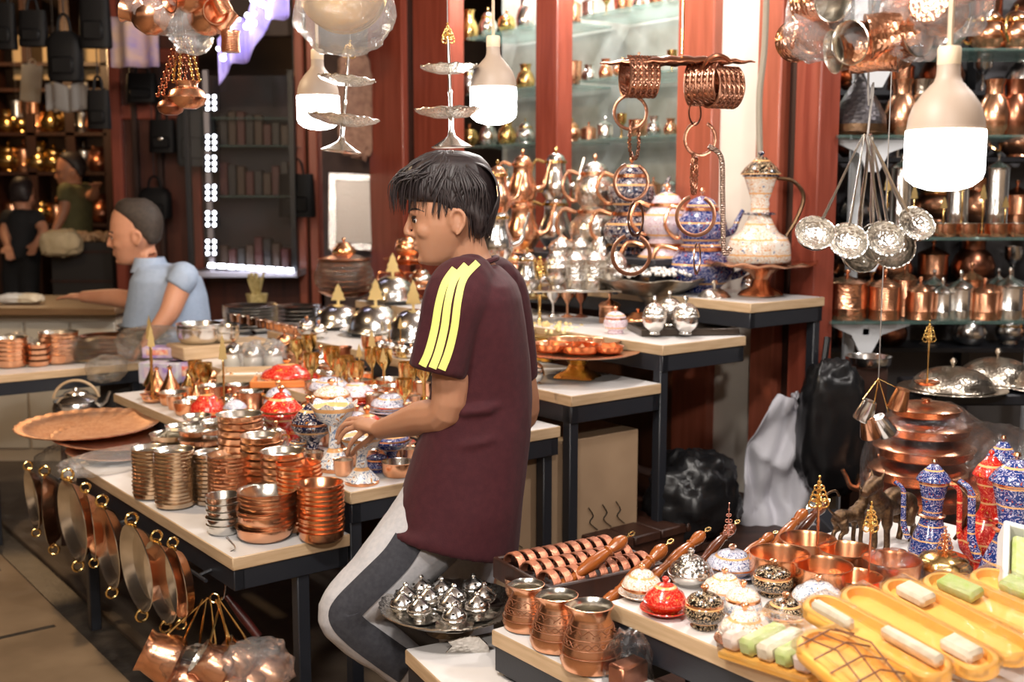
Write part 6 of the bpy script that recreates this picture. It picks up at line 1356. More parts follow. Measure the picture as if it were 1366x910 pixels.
body.tube([WR, WR.lerp(KN, .35), WR.lerp(KN, .8), KN + hd * .008], [.026, .031, .036, .03], 14, flat=.55); 
def finger(b, P, r): limb(b, [(p, r * (1 - .1 * i)) for i, p in enumerate(P)], 8, 3)
Fp = [[(487, 574, -.030), (473, 586, -.022), (466, 596, -.014), (463, 607, -.008)], [(484, 569, -.012), (464, 573, .0), (455, 582, .008), (451, 592, .012)], [(483, 564, .010), (461, 566, .025), (452, 575, .03), (449, 585, .032)], [(485, 560, .03), (468, 559, .045), (459, 566, .05), (456, 577, .05)]]
for F in Fp: finger(body, [PY(x, y, 2.925 + dy) for x, y, dy in F], .0088)
finger(body, [PY(502, 578, 2.90), PY(488, 590, 2.93), PY(476, 598, 2.945), PY(470, 606, 2.95)], .0098)
SHR = PY(668, 402, 2.92); ELR = PY(699, 545, 2.99); WRR = PY(650, 610, 3.1)
limb(body, [(SHR, .056), (SHR.lerp(ELR, .5), .05), (ELR, .043), (ELR.lerp(WRR, .4), .04), (WRR, .027)])
hdr = (WRR - ELR).normalized(); body.tube([WRR, WRR + hdr * .04, WRR + hdr * .08], [.027, .036, .03], 12, flat=.55)
for j in range(4): finger(body, [WRR + hdr * .075 + V((0, .018 * (j - 1.5), 0)), WRR + hdr * .11 + V((0, .019 * (j - 1.5), -.008)), WRR + hdr * (.14 - .006 * abs(j - 1.5)) + V((0, .018 * (j - 1.5), -.022))], .0085)
finger(body, [WRR + hdr * .02 + V((0, .02, -.01)), WRR + hdr * .05 + V((0, .045, -.02)), WRR + hdr * .08 + V((0, .05, -.03))], .0095)
HPL, KNE, ANK = PY(606, 668, 2.68), PY(466, 815, 2.60), PY(590, 925, 2.66)
limb(body, [(HPL, .075), (HPL.lerp(KNE, .5), .068), (KNE, .05), (KNE.lerp(ANK, .35), .045), (ANK, .034)])
HPR, KNR, ANR = PY(640, 680, 2.84), PY(622, 850, 2.88), V((PY(622, 850, 2.88).x + .05, 2.94, PLAT + .085))
limb(body, [(HPR, .075), (HPR.lerp(KNR, .5), .066), (KNR, .05), (KNR.lerp(ANR, .35), .046), (ANR, .034)])
bme = remesh(body, 'boy_body', skin, .0042, 3)
boy = obj('person', bme); tag(boy, 'boy in a maroon jersey with lime stripes reaching for a white bowl', 'person')
hitb = rays(bme)
# eye, brow, lips
for s_ in (-1, 1):
    b = MB(); c = T(558, 293.5, s_ * 18); b.ball(c, (6 * kb, 6 * kb, 4.4 * kb), 14, 9, 0); b.ball(c + V((-3.4 * kb, s_ * 2.6 * kb, 0)), 3.4 * kb, 12, 8, 1); obj('eye', b.mesh('eye', [eyew, irism]), boy)
    b = MB(); b.tube(spline([T(551.2, 291.5, s_ * 15), T(553.5, 288.6, s_ * 21), T(560, 288.6, s_ * 25), T(567, 292, s_ * 26.5)], 3), [.8 * kb] + [1.6 * kb] * 7 + [.8 * kb] * 2, 6); obj('upper_lid', b.mesh('lid', hairm), boy, None, None, 'dark lashes')
    b = MB(); b.tube(spline([T(547, 283.5, s_ * 8), T(549.5, 280, s_ * 18), T(558, 278.5, s_ * 27), T(569, 282, s_ * 34)], 3), [1.2 * kb] + [2.2 * kb] * 6 + [1.2 * kb] * 3, 6, flat=.7); obj('eyebrow', b.mesh('brow', hairm), boy, None, None, 'dark eyebrow')
b = MB()
b.tube(spline([T(557.5, 327, -11), T(552.6, 325.4, -3), T(552.6, 325.4, 3), T(557.5, 327, 11)], 4), [.6 * kb] + [1.7 * kb] * 11 + [.6 * kb], 8); b.tube(spline([T(558, 329.4, -10), T(553.6, 330.8, -3), T(553.6, 330.8, 3), T(558, 329.4, 10)], 4), [.6 * kb] + [1.8 * kb] * 11 + [.6 * kb], 8)
obj('lips', b.mesh('lips', lipm), boy)
# hair: a cap and many tapering locks
HC = [(203, 590, 624, 16), (209, 566, 642, 28), (220, 545, 653, 38), (236, 534, 660, 43.5), (252, 531, 663, 45), (264, 536, 664, 45.5), (270, 552, 664, 45.5)]
HB = [(262, 573, 664, 45), (276, 574, 664, 45), (281, 588, 663, 45), (290, 624, 660, 43.5), (302, 626, 655, 41), (312, 629, 649, 35), (318, 634, 643, 26)]
b = MB(); skull(b, T, HC); skull(b, T, HB)
hm = remesh(b, 'cap', hairm, .006, 4); 
b = MB(); rr = random.Random(4)
for i in range(150):
    s_ = -1 if i % 4 else 1; w = s_ * rr.uniform(2, 44); x0, y0 = rr.uniform(590, 622), rr.uniform(206, 222)
    tx = rr.uniform(522, 572); ty = 272 + rr.uniform(-8, 13) + abs(w) * .1
    mid = T((x0 + tx) / 2 - 8, 216 + rr.uniform(0, 14) + abs(w) * .28, w * .95); mid2 = T(tx + 4, 240 + rr.uniform(-6, 10), w * 1.02)
    P = spline([T(x0, y0 + abs(w) * .2, w * .6), mid, mid2, T(tx, ty, w * .92)], 4); r_ = rr.uniform(1.6, 3.4) * kb; b.tube(P, [r_ * (1 - .85 * (j / (len(P) - 1)) ** 1.5) for j in range(len(P))], 5, flat=.6)
for i in range(150):
    w = -rr.uniform(36, 47) if i % 3 else rr.uniform(36, 47); x0 = rr.uniform(585, 650); tx = x0 + rr.uniform(-14, 14)
    ty = 288 if tx < 600 else 279 if tx < 626 else rr.uniform(296, 322); tx = min(max(tx, 578), 657)
    P = spline([T(604 + (x0 - 604) * .5, 222, w * .75), T(x0, 246, w), T((x0 + tx) / 2 + rr.uniform(-3, 3), 266, w * 1.01), T(tx, ty + rr.uniform(-5, 6), w * (.98 if ty < 300 else .84))], 4); r_ = rr.uniform(1.4, 3) * kb; b.tube(P, [r_ * (1 - .85 * (j / (len(P) - 1)) ** 1.5) for j in range(len(P))], 5, flat=.6)
for i in range(110):
    w = rr.uniform(-43, 36); x0 = rr.uniform(575, 632); r_ = rr.uniform(2, 3.6) * kb
    P = spline([T(x0 + 14, 214 + abs(w) * .12, w * .5), T(x0 - 4, 206.5 + abs(w) * .2, w * .72), T(x0 - 26, 213 + abs(w) * .34, w * .98), T(x0 - 42, 226 + abs(w) * .4, w * 1.04)], 4); b.tube(P, [r_ * (1 - .8 * (j / (len(P) - 1)) ** 2) for j in range(len(P))], 5, flat=.6)
for i in range(110):
    w = rr.uniform(-44, 38); P = spline([T(618, 214, w * .5), T(644, 216 + abs(w) * .15, w * .7), T(658, 234, w * .9), T(666, 258, w), T(660 + rr.uniform(-3, 3), 285, w), T(648 + rr.uniform(-6, 6), rr.uniform(305, 322), w * .8)], 3); r_ = rr.uniform(1.6, 3) * kb; b.tube(P, [r_ * (1 - .8 * j / (len(P) - 1)) for j in range(len(P))], 5, flat=.6)
for i in range(300):
    th, p0 = rr.uniform(-PI, PI), rr.uniform(.1, .8); p1 = p0 + rr.uniform(.5, .9); sw_ = rr.uniform(-.25, .25); L_ = []
    for j in range(7):
        f_ = j / 6; ph = min(p0 + (p1 - p0) * f_, 1.62); a_ = th + sw_ * f_ + (PI - abs(th)) * math.copysign(.12, th) * f_; lift = 1.0 + .035 * math.sin(PI * min(f_ * 1.2, 1)) * rr.random()
        L_.append(T(597.5 + 66.5 * lift * math.sin(ph) * math.cos(a_), 262 - 60 * lift * math.cos(ph), 49 * lift * math.sin(ph) * math.sin(a_)))
    r_ = rr.uniform(1.3, 2.8) * kb; b.tube(L_, [r_ * (.4 + .6 * math.sin(PI * (.2 + .8 * j / 6))) for j in range(7)], 5, flat=.6)
ho = obj('hair', hm, boy); obj('locks', b.mesh('locks', hairm, 180), ho)
# jersey
b = MB()
b.loft([ring(607, 664, 353, YBOY + .0, .062), ring(600, 674, 362, YBOY, .095), ring(592, 688, 378, YBOY, .15), ring(590, 694, 395, YBOY, .17), ring(588, 700, 430, YBOY, .168), ring(580, 706, 480, YBOY, .155), ring(572, 709, 530, YBOY, .145), ring(560, 707, 580, YBOY - .01, .145), ring(543, 702, 630, YBOY - .02, .15), ring(524, 697, 680, YBOY - .03, .158, .18), ring(512, 692, 706, YBOY - .035, .16, -.22), ring(510, 690, 716, YBOY - .035, .16, -.25)])
SH2 = PY(612, 392, 2.61); HEM = PY(583, 497, 2.585)
limb(b, [(PY(628, 372, 2.66), .06), (SH2, .078), (SH2.lerp(HEM, .5) , .071), (HEM, .066)], 18, 4, 1, False)
limb(b, [(PY(660, 378, 2.88), .07), (SHR, .076), (PY(689, 505, 2.97), .058)], 18, 4, 1, False)
for k_ in range(5):   # soft folds across the back and the lap
    y = 520 + k_ * 42; b.tube(spline([PY(700 - k_ * 2, y, 2.66), PY(650, y + 26, 2.592), PY(600 - k_ * 8, y + 30 + k_ * 6, 2.60)], 4), [.006] * 2 + [.011] * 5 + [.006] * 2, 8)
jme = remesh(b, 'jersey', maroon, .0065, 6); crumple(jme, .0045, (7, 7, 2.6), 5); jer = obj('jersey', jme, boy, None, None, 'maroon short-sleeved jersey')
hj = rays(jme)
for pth in ([(607, 359), (594, 378), (586, 405), (580, 440), (572, 470), (564, 488)], [(622, 354), (606, 374), (598, 402), (593, 438), (585, 470), (577, 491)], [(637, 351), (619, 371), (611, 400), (606, 437), (598, 470), (589, 493)]):
    obj('sleeve_stripe', ribbon(hj, pth, (9, 10.5), .0022, lime, 'stripe'), jer, None, None, 'lime yellow stripe')
b = MB(); b.torus(PY(634, 353, YBOY), .056, .007, 26, 7, M=Matrix.Rotation(-.3, 3, 'Y')); obj('collar', b.mesh('collar', maroon), jer)
# sweatpants
b = MB(); HP0 = PY(600, 660, 2.70)
limb(b, [(PY(598, 660, 2.70), .105), (PY(565, 712, 2.68), .104), (PY(512, 768, 2.63), .088), (PY(464, 812, 2.60), .069), (PY(470, 832, 2.60), .064), (PY(510, 863, 2.61), .060), (PY(552, 895, 2.635), .054), (PY(585, 922, 2.66), .047)], 18, 5)
limb(b, [(PY(630, 675, 2.82), .105), (PY(615, 750, 2.84), .092), (KNR, .072), (KNR.lerp(ANR, .4), .062), (ANR + V((0, 0, .03)), .05)], 18, 5)
b.loft([ring(568, 690, 640, YBOY - .02, .125), ring(562, 688, 690, YBOY - .02, .13), ring(580, 676, 720, YBOY, .11)])
pme = remesh(b, 'trousers', greyp, .0065, 5); crumple(pme, .004, (7, 7, 9), 9); pants = obj('sweatpants', pme, boy, None, None, 'light grey sweatpants')
hp = rays(pme); obj('side_panel', ribbon(hp, [(545, 722), (527, 748), (493, 782), (464, 812), (461, 826), (480, 846), (512, 870), (545, 893)], (40, 42), .0025, charp, 'panel', 8), pants, None, None, 'charcoal side panel')
shm = mat('black_shoe', (.03, .03, .035), 0, .5); solem = mat('white_sole', (.7, .7, .68), 0, .6)
def shoe(A, yaw, parent, pitch=0):
    b = MB(); b.loft([[V((x, y * w_, z * h_)) for y, z in ((-.04, 0), (.04, 0), (.042, .03), (.03, 1), (-.03, 1), (-.042, .03))] for x, w_, h_ in ((.07, .7, .075), (.05, .95, .09), (0, 1, .1), (-.06, 1.05, .075), (-.12, 1.1, .055), (-.17, .9, .045), (-.19, .5, .03))]); me = remesh(b, 'shoe', shm, .006, 5); o = obj('shoe', me, parent, A, (0, pitch, yaw)); b = MB(); b.box((-.06, 0, -.004), (.25, .085, .016), 0, 0, .006); obj('sole', b.mesh('sole', solem), o); return o
shoe(V((ANR.x, ANR.y, PLAT + .014)), 0, boy); shoe(PY(600, 950, 2.67), 0, boy, -.7)
st = obj('wooden_stool', None, None, (PY(612, 985, 2.69).x, 2.70, 0)); tag(st, 'low wooden stool under the raised left foot of the boy', 'stool'); zs = PY(600, 950, 2.67).z - .11
b = MB(); b.box((0, 0, zs - .015), (.26, .22, .03), 0, 0, .005); obj('seat', b.mesh('seat', plankwood), st)
for x in (-.1, .1):
    for y in (-.08, .08): b = MB(); b.box((x, y, (zs - .03 + PLAT) / 2), (.03, .03, zs - .03 - PLAT)); obj('leg', b.mesh('leg', plankwood), st)

# ---- generic figure for the people behind
def figure(label, C, k, yaw, torso, arms, legs, skinm, shirtm, pantm, hairm_, hairrows, sleeves, vox=.009, inner=.9):
    T_ = frame(C, k, yaw); b = MB(); skull(b, T_); face(b, T_, k)
    neck = torso[0]; c0 = V((0, 0, 0))
    for p in neck: c0 += p / len(neck)
    b.tube([T_(616, 318, 0), (T_(620, 345, 0) + c0) / 2, c0], [26 * k, 27 * k, 32 * k], 14)
    cen = lambda r_: sum(r_, V((0, 0, 0))) / len(r_)
    b.loft([[cen(r_) + (p - cen(r_)) * inner for p in r_] for r_ in torso])
    for a in arms:
        limb(b, a); W_, E_ = a[-1][0], a[-2][0]; h_ = (W_ - E_).normalized(); s_ = h_.cross(V((0, 0, 1))).normalized()
        if s_.length < .1: s_ = V((0, 1, 0))
        b.tube([W_, W_ + h_ * .04, W_ + h_ * .085], [.027, .038, .032], 12, flat=.5)
        for j in range(4): finger(b, [W_ + h_ * .08 + s_ * .018 * (j - 1.5), W_ + h_ * .12 + s_ * .02 * (j - 1.5) - V((0, 0, .004)), W_ + h_ * (.155 - .008 * abs(j - 1.5)) + s_ * .02 * (j - 1.5) - V((0, 0, .014))], .0095)
        finger(b, [W_ + h_ * .02 + s_ * .025, W_ + h_ * .055 + s_ * .052, W_ + h_ * .085 + s_ * .056], .0105)
    for l in legs: limb(b, [(p, r_ * .85) for p, r_ in l])
    o = obj('person', remesh(b, 'person', skinm, vox * .75, 2)); tag(o, label, 'person')
    b = MB(); b.loft(torso)
    for a in sleeves: limb(b, a, 14, 4, 1, False)
    sh = obj('shirt', remesh(b, 'shirt', shirtm, vox, 5), o)
    b = MB()
    for l in legs: limb(b, l)
    b.loft([[cen(r_) + (p - cen(r_)) * .93 for p in r_] for r_ in torso[-2:]])
    obj('trousers', remesh(b, 'trousers', pantm, vox, 4), o)
    b = MB()
    for hr in hairrows: skull(b, T_, hr)
    obj('hair', remesh(b, 'hair', hairm_, .008, 4), o)
    for s_ in (-1, 1):
        b = MB(); b.ball(T_(558.5, 293, s_ * 17), 5.6 * k, 10, 7, 0); b.ball(T_(555, 293, s_ * 18), 3.2 * k, 8, 6, 1); obj('eye', b.mesh('eye', [eyew, irism]), o)
        b = MB(); b.tube(spline([T_(546, 283, s_ * 8), T_(549, 280, s_ * 18), T_(560, 281, s_ * 30)], 3), 2 * k, 6); obj('eyebrow', b.mesh('brow', hairm_), o)
    return o, sh
HS = [[(206, 580, 626, 20), (214, 566, 640, 31), (226, 559, 652, 38.5), (240, 560, 659, 42.5), (252, 574, 662, 44), (262, 584, 662, 44)], [(256, 582, 662, 44), (272, 588, 661, 44), (284, 600, 659, 42), (298, 626, 654, 40), (308, 630, 646, 34)]]
Ym = 5.40; hm2 = mat('grey_brown_hair', (.026, .018, .013), 0, .7, (.045, .03, .022), 60, bump=.5, bscale=200)
bluesh = mat('light_blue_shirt', (.36, .44, .58), 0, .8, (.32, .40, .54), 50, bump=.2, bscale=80)
Cm = PY(183, 312, Ym); tor = [ring(184, 214, 350, Ym, .07), ring(186, 246, 357, Ym, .15), ring(178, 266, 372, Ym, .19), ring(174, 274, 395, Ym, .19), ring(168, 278, 420, Ym, .18), ring(164, 280, 445, Ym, .18), ring(172, 280, 500, Ym, .18)]
sL = PY(246, 368, 5.24); eL = PY(224, 420, 5.16); wL = PY(198, 452, 5.12); sR = PY(196, 372, 5.56); eR = PY(178, 398, 5.60); wR = PY(112, 396, 5.70)
man, msh = figure('seated man in a light blue shirt looking away to the left', Cm, 0.00215, .12, tor, [[(sL, .06), (sL.lerp(eL, .5), .054), (eL, .046), (wL, .03)], [(sR, .06), (eR, .048), (eR.lerp(wR, .4), .046), (wR, .03)]],
    [[(PY(250, 510, 5.32), .11), (PY(200, 512, 5.24), .1), (PY(156, 520, 5.18), .075), (PY(150, 600, 5.25), .06), (V((PY(152, 680, 5.30).x, 5.32, .1)), .05)], [(PY(250, 510, 5.50), .11), (PY(205, 515, 5.52), .1), (PY(165, 522, 5.52), .075), (PY(160, 600, 5.55), .06), (V((PY(160, 680, 5.55).x, 5.55, .1)), .05)]],
    skin_m, bluesh, mat('dark_grey_trousers', (.07, .065, .062), 0, .85), hm2, HS, [[(PY(232, 366, 5.32), .05), (sL, .067), (PY(236, 384, 5.21), .066)], [(PY(200, 362, 5.50), .05), (sR, .064), (PY(186, 384, 5.59), .06)]])
b = MB(); b.loft([ring(182, 217, 343, Ym, .085), ring(180, 221, 352, Ym, .1), ring(177, 226, 362, Ym, .115)], cap=False); obj('collar', b.mesh('collar', bluesh, 180), msh)
for sy, dx in ((5.30, 0), (5.54, 0)): shoe(V((PY(152, 680, sy).x, sy, .016)), 0, man)
st = obj('chair', None, None, (PY(262, 520, 5.40).x, 5.42, 0)); tag(st, 'wooden chair with a dark red seat under the seated man', 'chair')
zs = PY(250, 510, 5.40).z - .1
b = MB(); b.box((0, 0, zs - .02), (.46, .5, .04), 0, 0, .01); obj('seat', b.mesh('seat', mat('dark_red_seat', (.25, .03, .03), 0, .6)), st)
for x in (-.19, .19):
    for y in (-.2, .2): b = MB(); b.box((x, y, (zs - .04) / 2), (.04, .04, zs - .04)); obj('leg', b.mesh('leg', plankwood), st)
b = MB(); b.box((.24, 0, zs + .16), (.03, .5, .3), 0, 0, .008); obj('backrest', b.mesh('back', plankwood), st)
b = MB(); b.tube(spline([V((.24, .26, zs + .24)), V((.1, .28, zs + .25)), V((-.14, .28, zs + .2))], 4), .022, 8); obj('armrest', b.mesh('arm', beech), st)
# two people far back in the alley
Yg = 9.6; Cg = PY(96, 229, Yg); olive = mat('olive_shirt', (.15, .14, .06), 0, .85, (.12, .115, .05), 20); jeans = mat('dark_jeans', (.04, .05, .07), 0, .85)
tg = [ring(88, 106, 245, Yg, .07), ring(84, 116, 249, Yg, .17), ring(84, 120, 262, Yg, .2), ring(86, 120, 285, Yg, .18), ring(86, 120, 310, Yg, .18), ring(86, 120, 325, Yg, .18)]
a0 = PY(88, 254, Yg - .17); a1 = PY(85, 282, Yg - .2); a2 = PY(74, 306, Yg - .25); c0_ = PY(114, 254, Yg + .17); c1_ = PY(124, 262, Yg - .1); c2_ = PY(128, 250, Yg - .3)
figure('standing person in an olive T-shirt seen far back in the alley', Cg, .0021, .3, tg, [[(a0, .055), (a1, .045), (a2, .03)], [(c0_, .055), (c1_, .045), (c2_, .03)]], [[(PY(96, 320, Yg - .1), .1), (V((PY(96, 320, Yg).x, Yg - .1, .5)), .075), (V((PY(96, 320, Yg).x, Yg - .1, .1)), .05)], [(PY(110, 320, Yg + .1), .1), (V((PY(110, 320, Yg).x, Yg + .1, .5)), .075), (V((PY(110, 320, Yg).x, Yg + .1, .1)), .05)]], skin_m, olive, jeans, hairm, HS, [[(a0, .07), (a0.lerp(a1, .55), .062)], [(c0_, .07), (c0_.lerp(c1_, .55), .062)]], .014)
Yk = 8.8; Ck = PY(30, 262, Yk); blk = mat('black_shirt', (.012, .012, .014), 0, .85); 
tk = [ring(24, 38, 278, Yk, .07), ring(14, 46, 283, Yk, .12), ring(12, 50, 296, Yk, .14), ring(14, 48, 318, Yk, .13), ring(12, 46, 335, Yk, .14), ring(12, 46, 345, Yk, .14)]
a0 = PY(12, 290, Yk); a1 = PY(6, 312, Yk - .1); a2 = PY(10, 328, Yk - .2); c0_ = PY(48, 290, Yk); c1_ = PY(58, 308, Yk - .05); c2_ = PY(50, 322, Yk - .16)
figure('person in black shirt and shorts seen from behind at the far left', Ck, .0019, -1.5, tk, [[(a0, .05), (a1, .042), (a2, .028)], [(c0_, .05), (c1_, .042), (c2_, .028)]], [[(PY(20, 340, Yk), .095), (PY(18, 362, Yk), .085), (PY(17, 372, Yk), .085), (V((PY(17, 372, Yk).x, Yk, .35)), .05), (V((PY(17, 372, Yk).x, Yk, .06)), .045)], [(PY(38, 340, Yk), .095), (PY(38, 362, Yk), .085), (PY(38, 372, Yk), .085), (V((PY(38, 372, Yk).x, Yk, .35)), .05), (V((PY(38, 372, Yk).x, Yk, .06)), .045)]], skin_m, blk, blk, hairm, HS, [[(a0, .065), (a0.lerp(a1, .55), .056)], [(c0_, .065), (c0_.lerp(c1_, .55), .056)]], .014)
# ================================================================ more wares crowding the second and third steps
used = [(o.location.x, o.location.y, o.location.z) for o in COL.objects if o.parent is None and o.get('category') and o.type in ('MESH', 'EMPTY') and o.get('kind') != 'structure' and .7 < o.location.z < .86]
fill = [(bowl('new', 'tin', .06, .05), .1, 'small copper cup in the crowd on the {} step', 'copper cups crowding the {} step'), (lidded('silver', 'silver', 'brass', 'round'), .085, 'little silver lidded bowl in the crowd on the {} step', 'silver lidded bowls crowding the {} step'),
        (lidded('new', 'new', 'brass', 'round'), .09, 'little copper lidded bowl in the crowd on the {} step', 'copper lidded bowls crowding the {} step'), (finial_stand('tree', 'brass', 1, 'gold'), .09, 'gold tree-topped stand in the crowd on the {} step', 'gold tree-topped stands crowding the {} step'),
        (small_cup('copper'), .065, 'tiny tin-lined cup in the crowd on the {} step', 'tiny cups crowding the {} step'), (goblet('brass'), .06, 'small brass goblet in the crowd on the {} step', 'brass goblets crowding the {} step'),
        (plate_flat('silver', .1, .02), .13, 'small silver dish in the crowd on the {} step', 'silver dishes crowding the {} step'), (lidded('bw', 'bw', 'new', 'round'), .1, 'pale blue lidded bowl in the crowd on the {} step', 'pale blue bowls crowding the {} step'), (lidded('red', 'red', 'new', 'dish'), .115, 'red lidded dish in the crowd on the {} step', 'red dishes crowding the {} step')]
rf = random.Random(11)
for z, ta, tb, sa, sb, nm, wts in ((.713, .39, .66, .05, 1.75, 'second', (5, 2, 4, 1, 4, 1, 1, 2, 3)), (.803, .745, 1.02, .06, 1.8, 'third', (5, 5, 3, 3, 4, 3, 2, 1, 1))):
    n = 0
    for k in range(1600):
        s, t = rf.uniform(sa, sb), rf.uniform(ta, tb); P = ST(s, t, z)
        sp, w, lab, grp = rf.choices(fill, wts)[0]
        if any((P.x - u[0]) ** 2 + (P.y - u[1]) ** 2 < (.036 + w * .42) ** 2 and abs(u[2] - z) < .15 for u in used): continue
        u = DVC = None
        kk = w / sp.w * rf.uniform(.9, 1.1); inst(sp, lab.format(nm), P + V((0, 0, .0005)), rf.uniform(0, 6) if 'tree' not in lab else rf.uniform(-.5, .5), (kk, kk, kk * (1.35 if 'tree' in lab else 1.1)), grp.format(nm)); used.append((P.x, P.y, z)); n += 1
        if n > 95: break
# a few more low copper things between the stacks on the lowest step
# ================================================================ far left table
ZT = .75
stack(bowl('copper', 'tin', .06, .03), 16, 492, ZT, 44, 6, 40, 'plastic-wrapped copper bowl in the pile at the left frame edge', 'wrapped bowls at the left edge')
stack(bowl('copper', 'tin', .06, .03), 52, 490, ZT, 30, 4, 30, 'small wrapped copper bowl between two bigger piles', 'small wrapped bowls')
stack(bowl('copper', 'tin', .06, .03), 80, 487, ZT, 52, 6, 42, 'plastic-wrapped copper bowl in the second pile on the far left table', 'wrapped bowls in the second pile')
stack(plate_flat('copper', .1, .02), 145, 480, ZT, 72, 5, 30, 'wrapped copper tray in the pile beside the printed boxes', 'wrapped trays beside the boxes')
stack(plate_flat('silver', .1, .02), 200, 476, ZT, 82, 6, 40, 'wrapped silver tray in the broad pile in front of the seated man', 'wrapped trays before the man')
stack(plate_flat('brass', .1, .02), 112, 484, ZT, 40, 4, 30, 'wrapped brass dish between the bowls and the trays', 'wrapped brass dishes')
for x, y, w, h, d, l in ((16, 470, .2, .17, 1, 'left frame edge pile'), (80, 466, .22, .17, 2, 'second pile of bowls'), (145, 468, .3, .13, 3, 'pile of copper trays'), (205, 458, .34, .16, 4, 'broad pile of silver trays'), (142, 492, .16, .12, 5, 'front edge of the far left table')):
    P = PY(x, y, 5.02 if d < 5 else 4.85); o = obj('plastic_wrap', bag_mesh((0, 0, 0), (w, .2, h), 90 + d, filmw, .8, .12), None, P); tag(o, 'clear plastic over the ' + l, 'plastic wrap')
P = PY(103, 556, 4.75); q = 62 * mpp(P) / .19; inst(kettle(), 'silver kettle with a pale arched handle below the far left table', P, .2, q)
b = MB(); b.lathe([(0, 0), (.13, 0), (.13, .03), (0, .03)], 24, at=(0, 0, P.z - .031))
for a in (0, 2.1, 4.2): b.tube([(.1 * math.cos(a), .1 * math.sin(a), 0), (.07 * math.cos(a), .07 * math.sin(a), P.z - .03)], .014, 8)
o = obj('round_stool', b.mesh('stool', darkwood), None, (P.x, P.y, 0)); tag(o, 'round dark stool under the silver kettle', 'stool')
# counter behind, with bits on it
Yc = 6.1; A, B_ = PY(-40, 410, Yc), PY(146, 410, Yc); zc = A.z
o = obj('counter', None, None, ((A.x + B_.x) / 2, Yc + .35, 0)); tag(o, 'pale wooden counter with a brown top at the left', 'counter'); wd = B_.x - A.x
b = MB(); b.box((0, 0, zc - .02), (wd + .1, .8, .04), 0, 0, .005); obj('worktop', b.mesh('worktop', wood('counter_top', '8a6a4a', '6e5238', 4, .4, (.1, 1, 1))), o)
crm = mat('cream_board', (.60, .50, .38), 0, .5, (.55, .45, .34), 4); b = MB(); b.box((0, .05, (zc - .04) / 2), (wd, .6, zc - .042), 0, 0, .004); obj('body', b.mesh('body', crm), o)
for k in range(3): b = MB(); b.box((-wd / 2 + (k + .5) * wd / 3, -.262, (zc - .04) / 2 + .02), (wd / 3 - .015, .016, zc - .18), 0, 0, .003); obj('door', b.mesh('door', mat('pale_door', (.68, .62, .52), 0, .45)), o)
for k, (x, y, l) in enumerate(((20, 404, 'bundle of pale paper lying on the counter'), (38, 406, 'rolled cream cloth lying on the counter'))): P = PY(x, y, Yc + .2); o = obj('paper_bundle', bag_mesh((0, 0, 0), (.18, .12, .06), 120 + k, white_cloth if k == 0 else soapw, .8, .15), None, V((P.x, P.y, zc + .03))); tag(o, l, 'bundle')
# dark crates with nuts, sack
Yq = 8.4; A, B_ = PY(68, 352, Yq), PY(150, 352, Yq); blackwood = mat('black_crate_wood', (.02, .016, .014), 0, .6)
o = obj('produce_crate', None, None, ((A.x + B_.x) / 2, Yq + .25, 0)); tag(o, 'black crate stand heaped with nuts behind the seated man', 'crate'); zz = PY(110, 318, Yq).z
b = MB(); b.box((0, 0, (zz - .03) / 2), (B_.x - A.x, .5, zz - .03), 0, 0, .006); obj('body', b.mesh('body', blackwood), o)
for k in range(3): b = MB(); b.box((0, -.256, zz - .1 - k * .22), (B_.x - A.x, .014, .02)); obj('slat', b.mesh('slat', darkwood), o)
b = MB()
for k in range(260): b.ball((R.uniform(-.22, .22) * 1.0, R.uniform(-.2, .2), zz - .02 + R.uniform(0, .05)), R.uniform(.012, .02), 6, 4)
nn = obj('nut_heap', b.mesh('nuts', mat('roasted_nuts', (.5, .27, .12), 0, .5, (.65, .42, .25), 12)), None, ((A.x + B_.x) / 2, Yq + .25, 0)); tag(nn, 'heap of roasted nuts on the black crate stand', 'nuts', None, 'stuff')
P = PY(82, 324, Yq - .25); o = obj('sack', bag_mesh((0, 0, 0), (.28, .25, .2), 131, mat('cream_sacking', (.55, .42, .24), 0, .9, (.66, .52, .32), 9), .7, .2), None, P); tag(o, 'cream sack hanging over the front of the black crate stand', 'sack')
# wooden shop shelf far left with gold pots
Yw = 10.6; zA = PY(0, 300, Yw).z
o = obj('shop_shelf', None, None, (0, 0, 0)); tag(o, 'wooden shop shelf with golden pots at the far left', 'shelf')
for x in (-6, 48, 100, 150): P = PY(x, 150, Yw); b = MB(); b.box((P.x, Yw, 1.65), (.09, .3, 3.3), 0, 0, .004); obj('post', b.mesh('post', darkwood), o)
shz = []
for y in (88, 122, 180, 232, 300): z = PY(60, y, Yw).z; shz.append(z); b = MB(); b.box(((PY(-6, y, Yw).x + PY(150, y, Yw).x) / 2, Yw, z), (PY(150, y, Yw).x - PY(-6, y, Yw).x, .3, .035), 0, 0, .003); obj('board', b.mesh('board', darkwood), o)
b = MB(); c0, c1 = PY(10, 75, Yw), PY(140, 75, Yw); b.box(((c0.x + c1.x) / 2, Yw + .12, c0.z), (c1.x - c0.x, .02, .4)); obj('back_panel', b.mesh('back', mat('cream_panel', (.55, .43, .26), 0, .7)), o)
for zi, z in enumerate(shz[2:]):
    for k in range(7):
        g = k < 4; x = PY(14 + k * 20, 200, Yw).x; sp = [pear_jug('brass'), teapot('brass', 'brass'), canister('copper'), pear_jug('silver'), goblet('silver'), canister('silver'), pear_jug('dk')][(k if not g else (k + zi) % 3)]
        inst(sp, ('golden' if g else 'silvery') + ' pot on the %s board of the far left shop shelf, %s from the left' % (('upper', 'middle', 'lower')[zi], nm_[k]), V((x, Yw - .04, z + .019)), R.uniform(0, 6), R.uniform(1.5, 2.0))
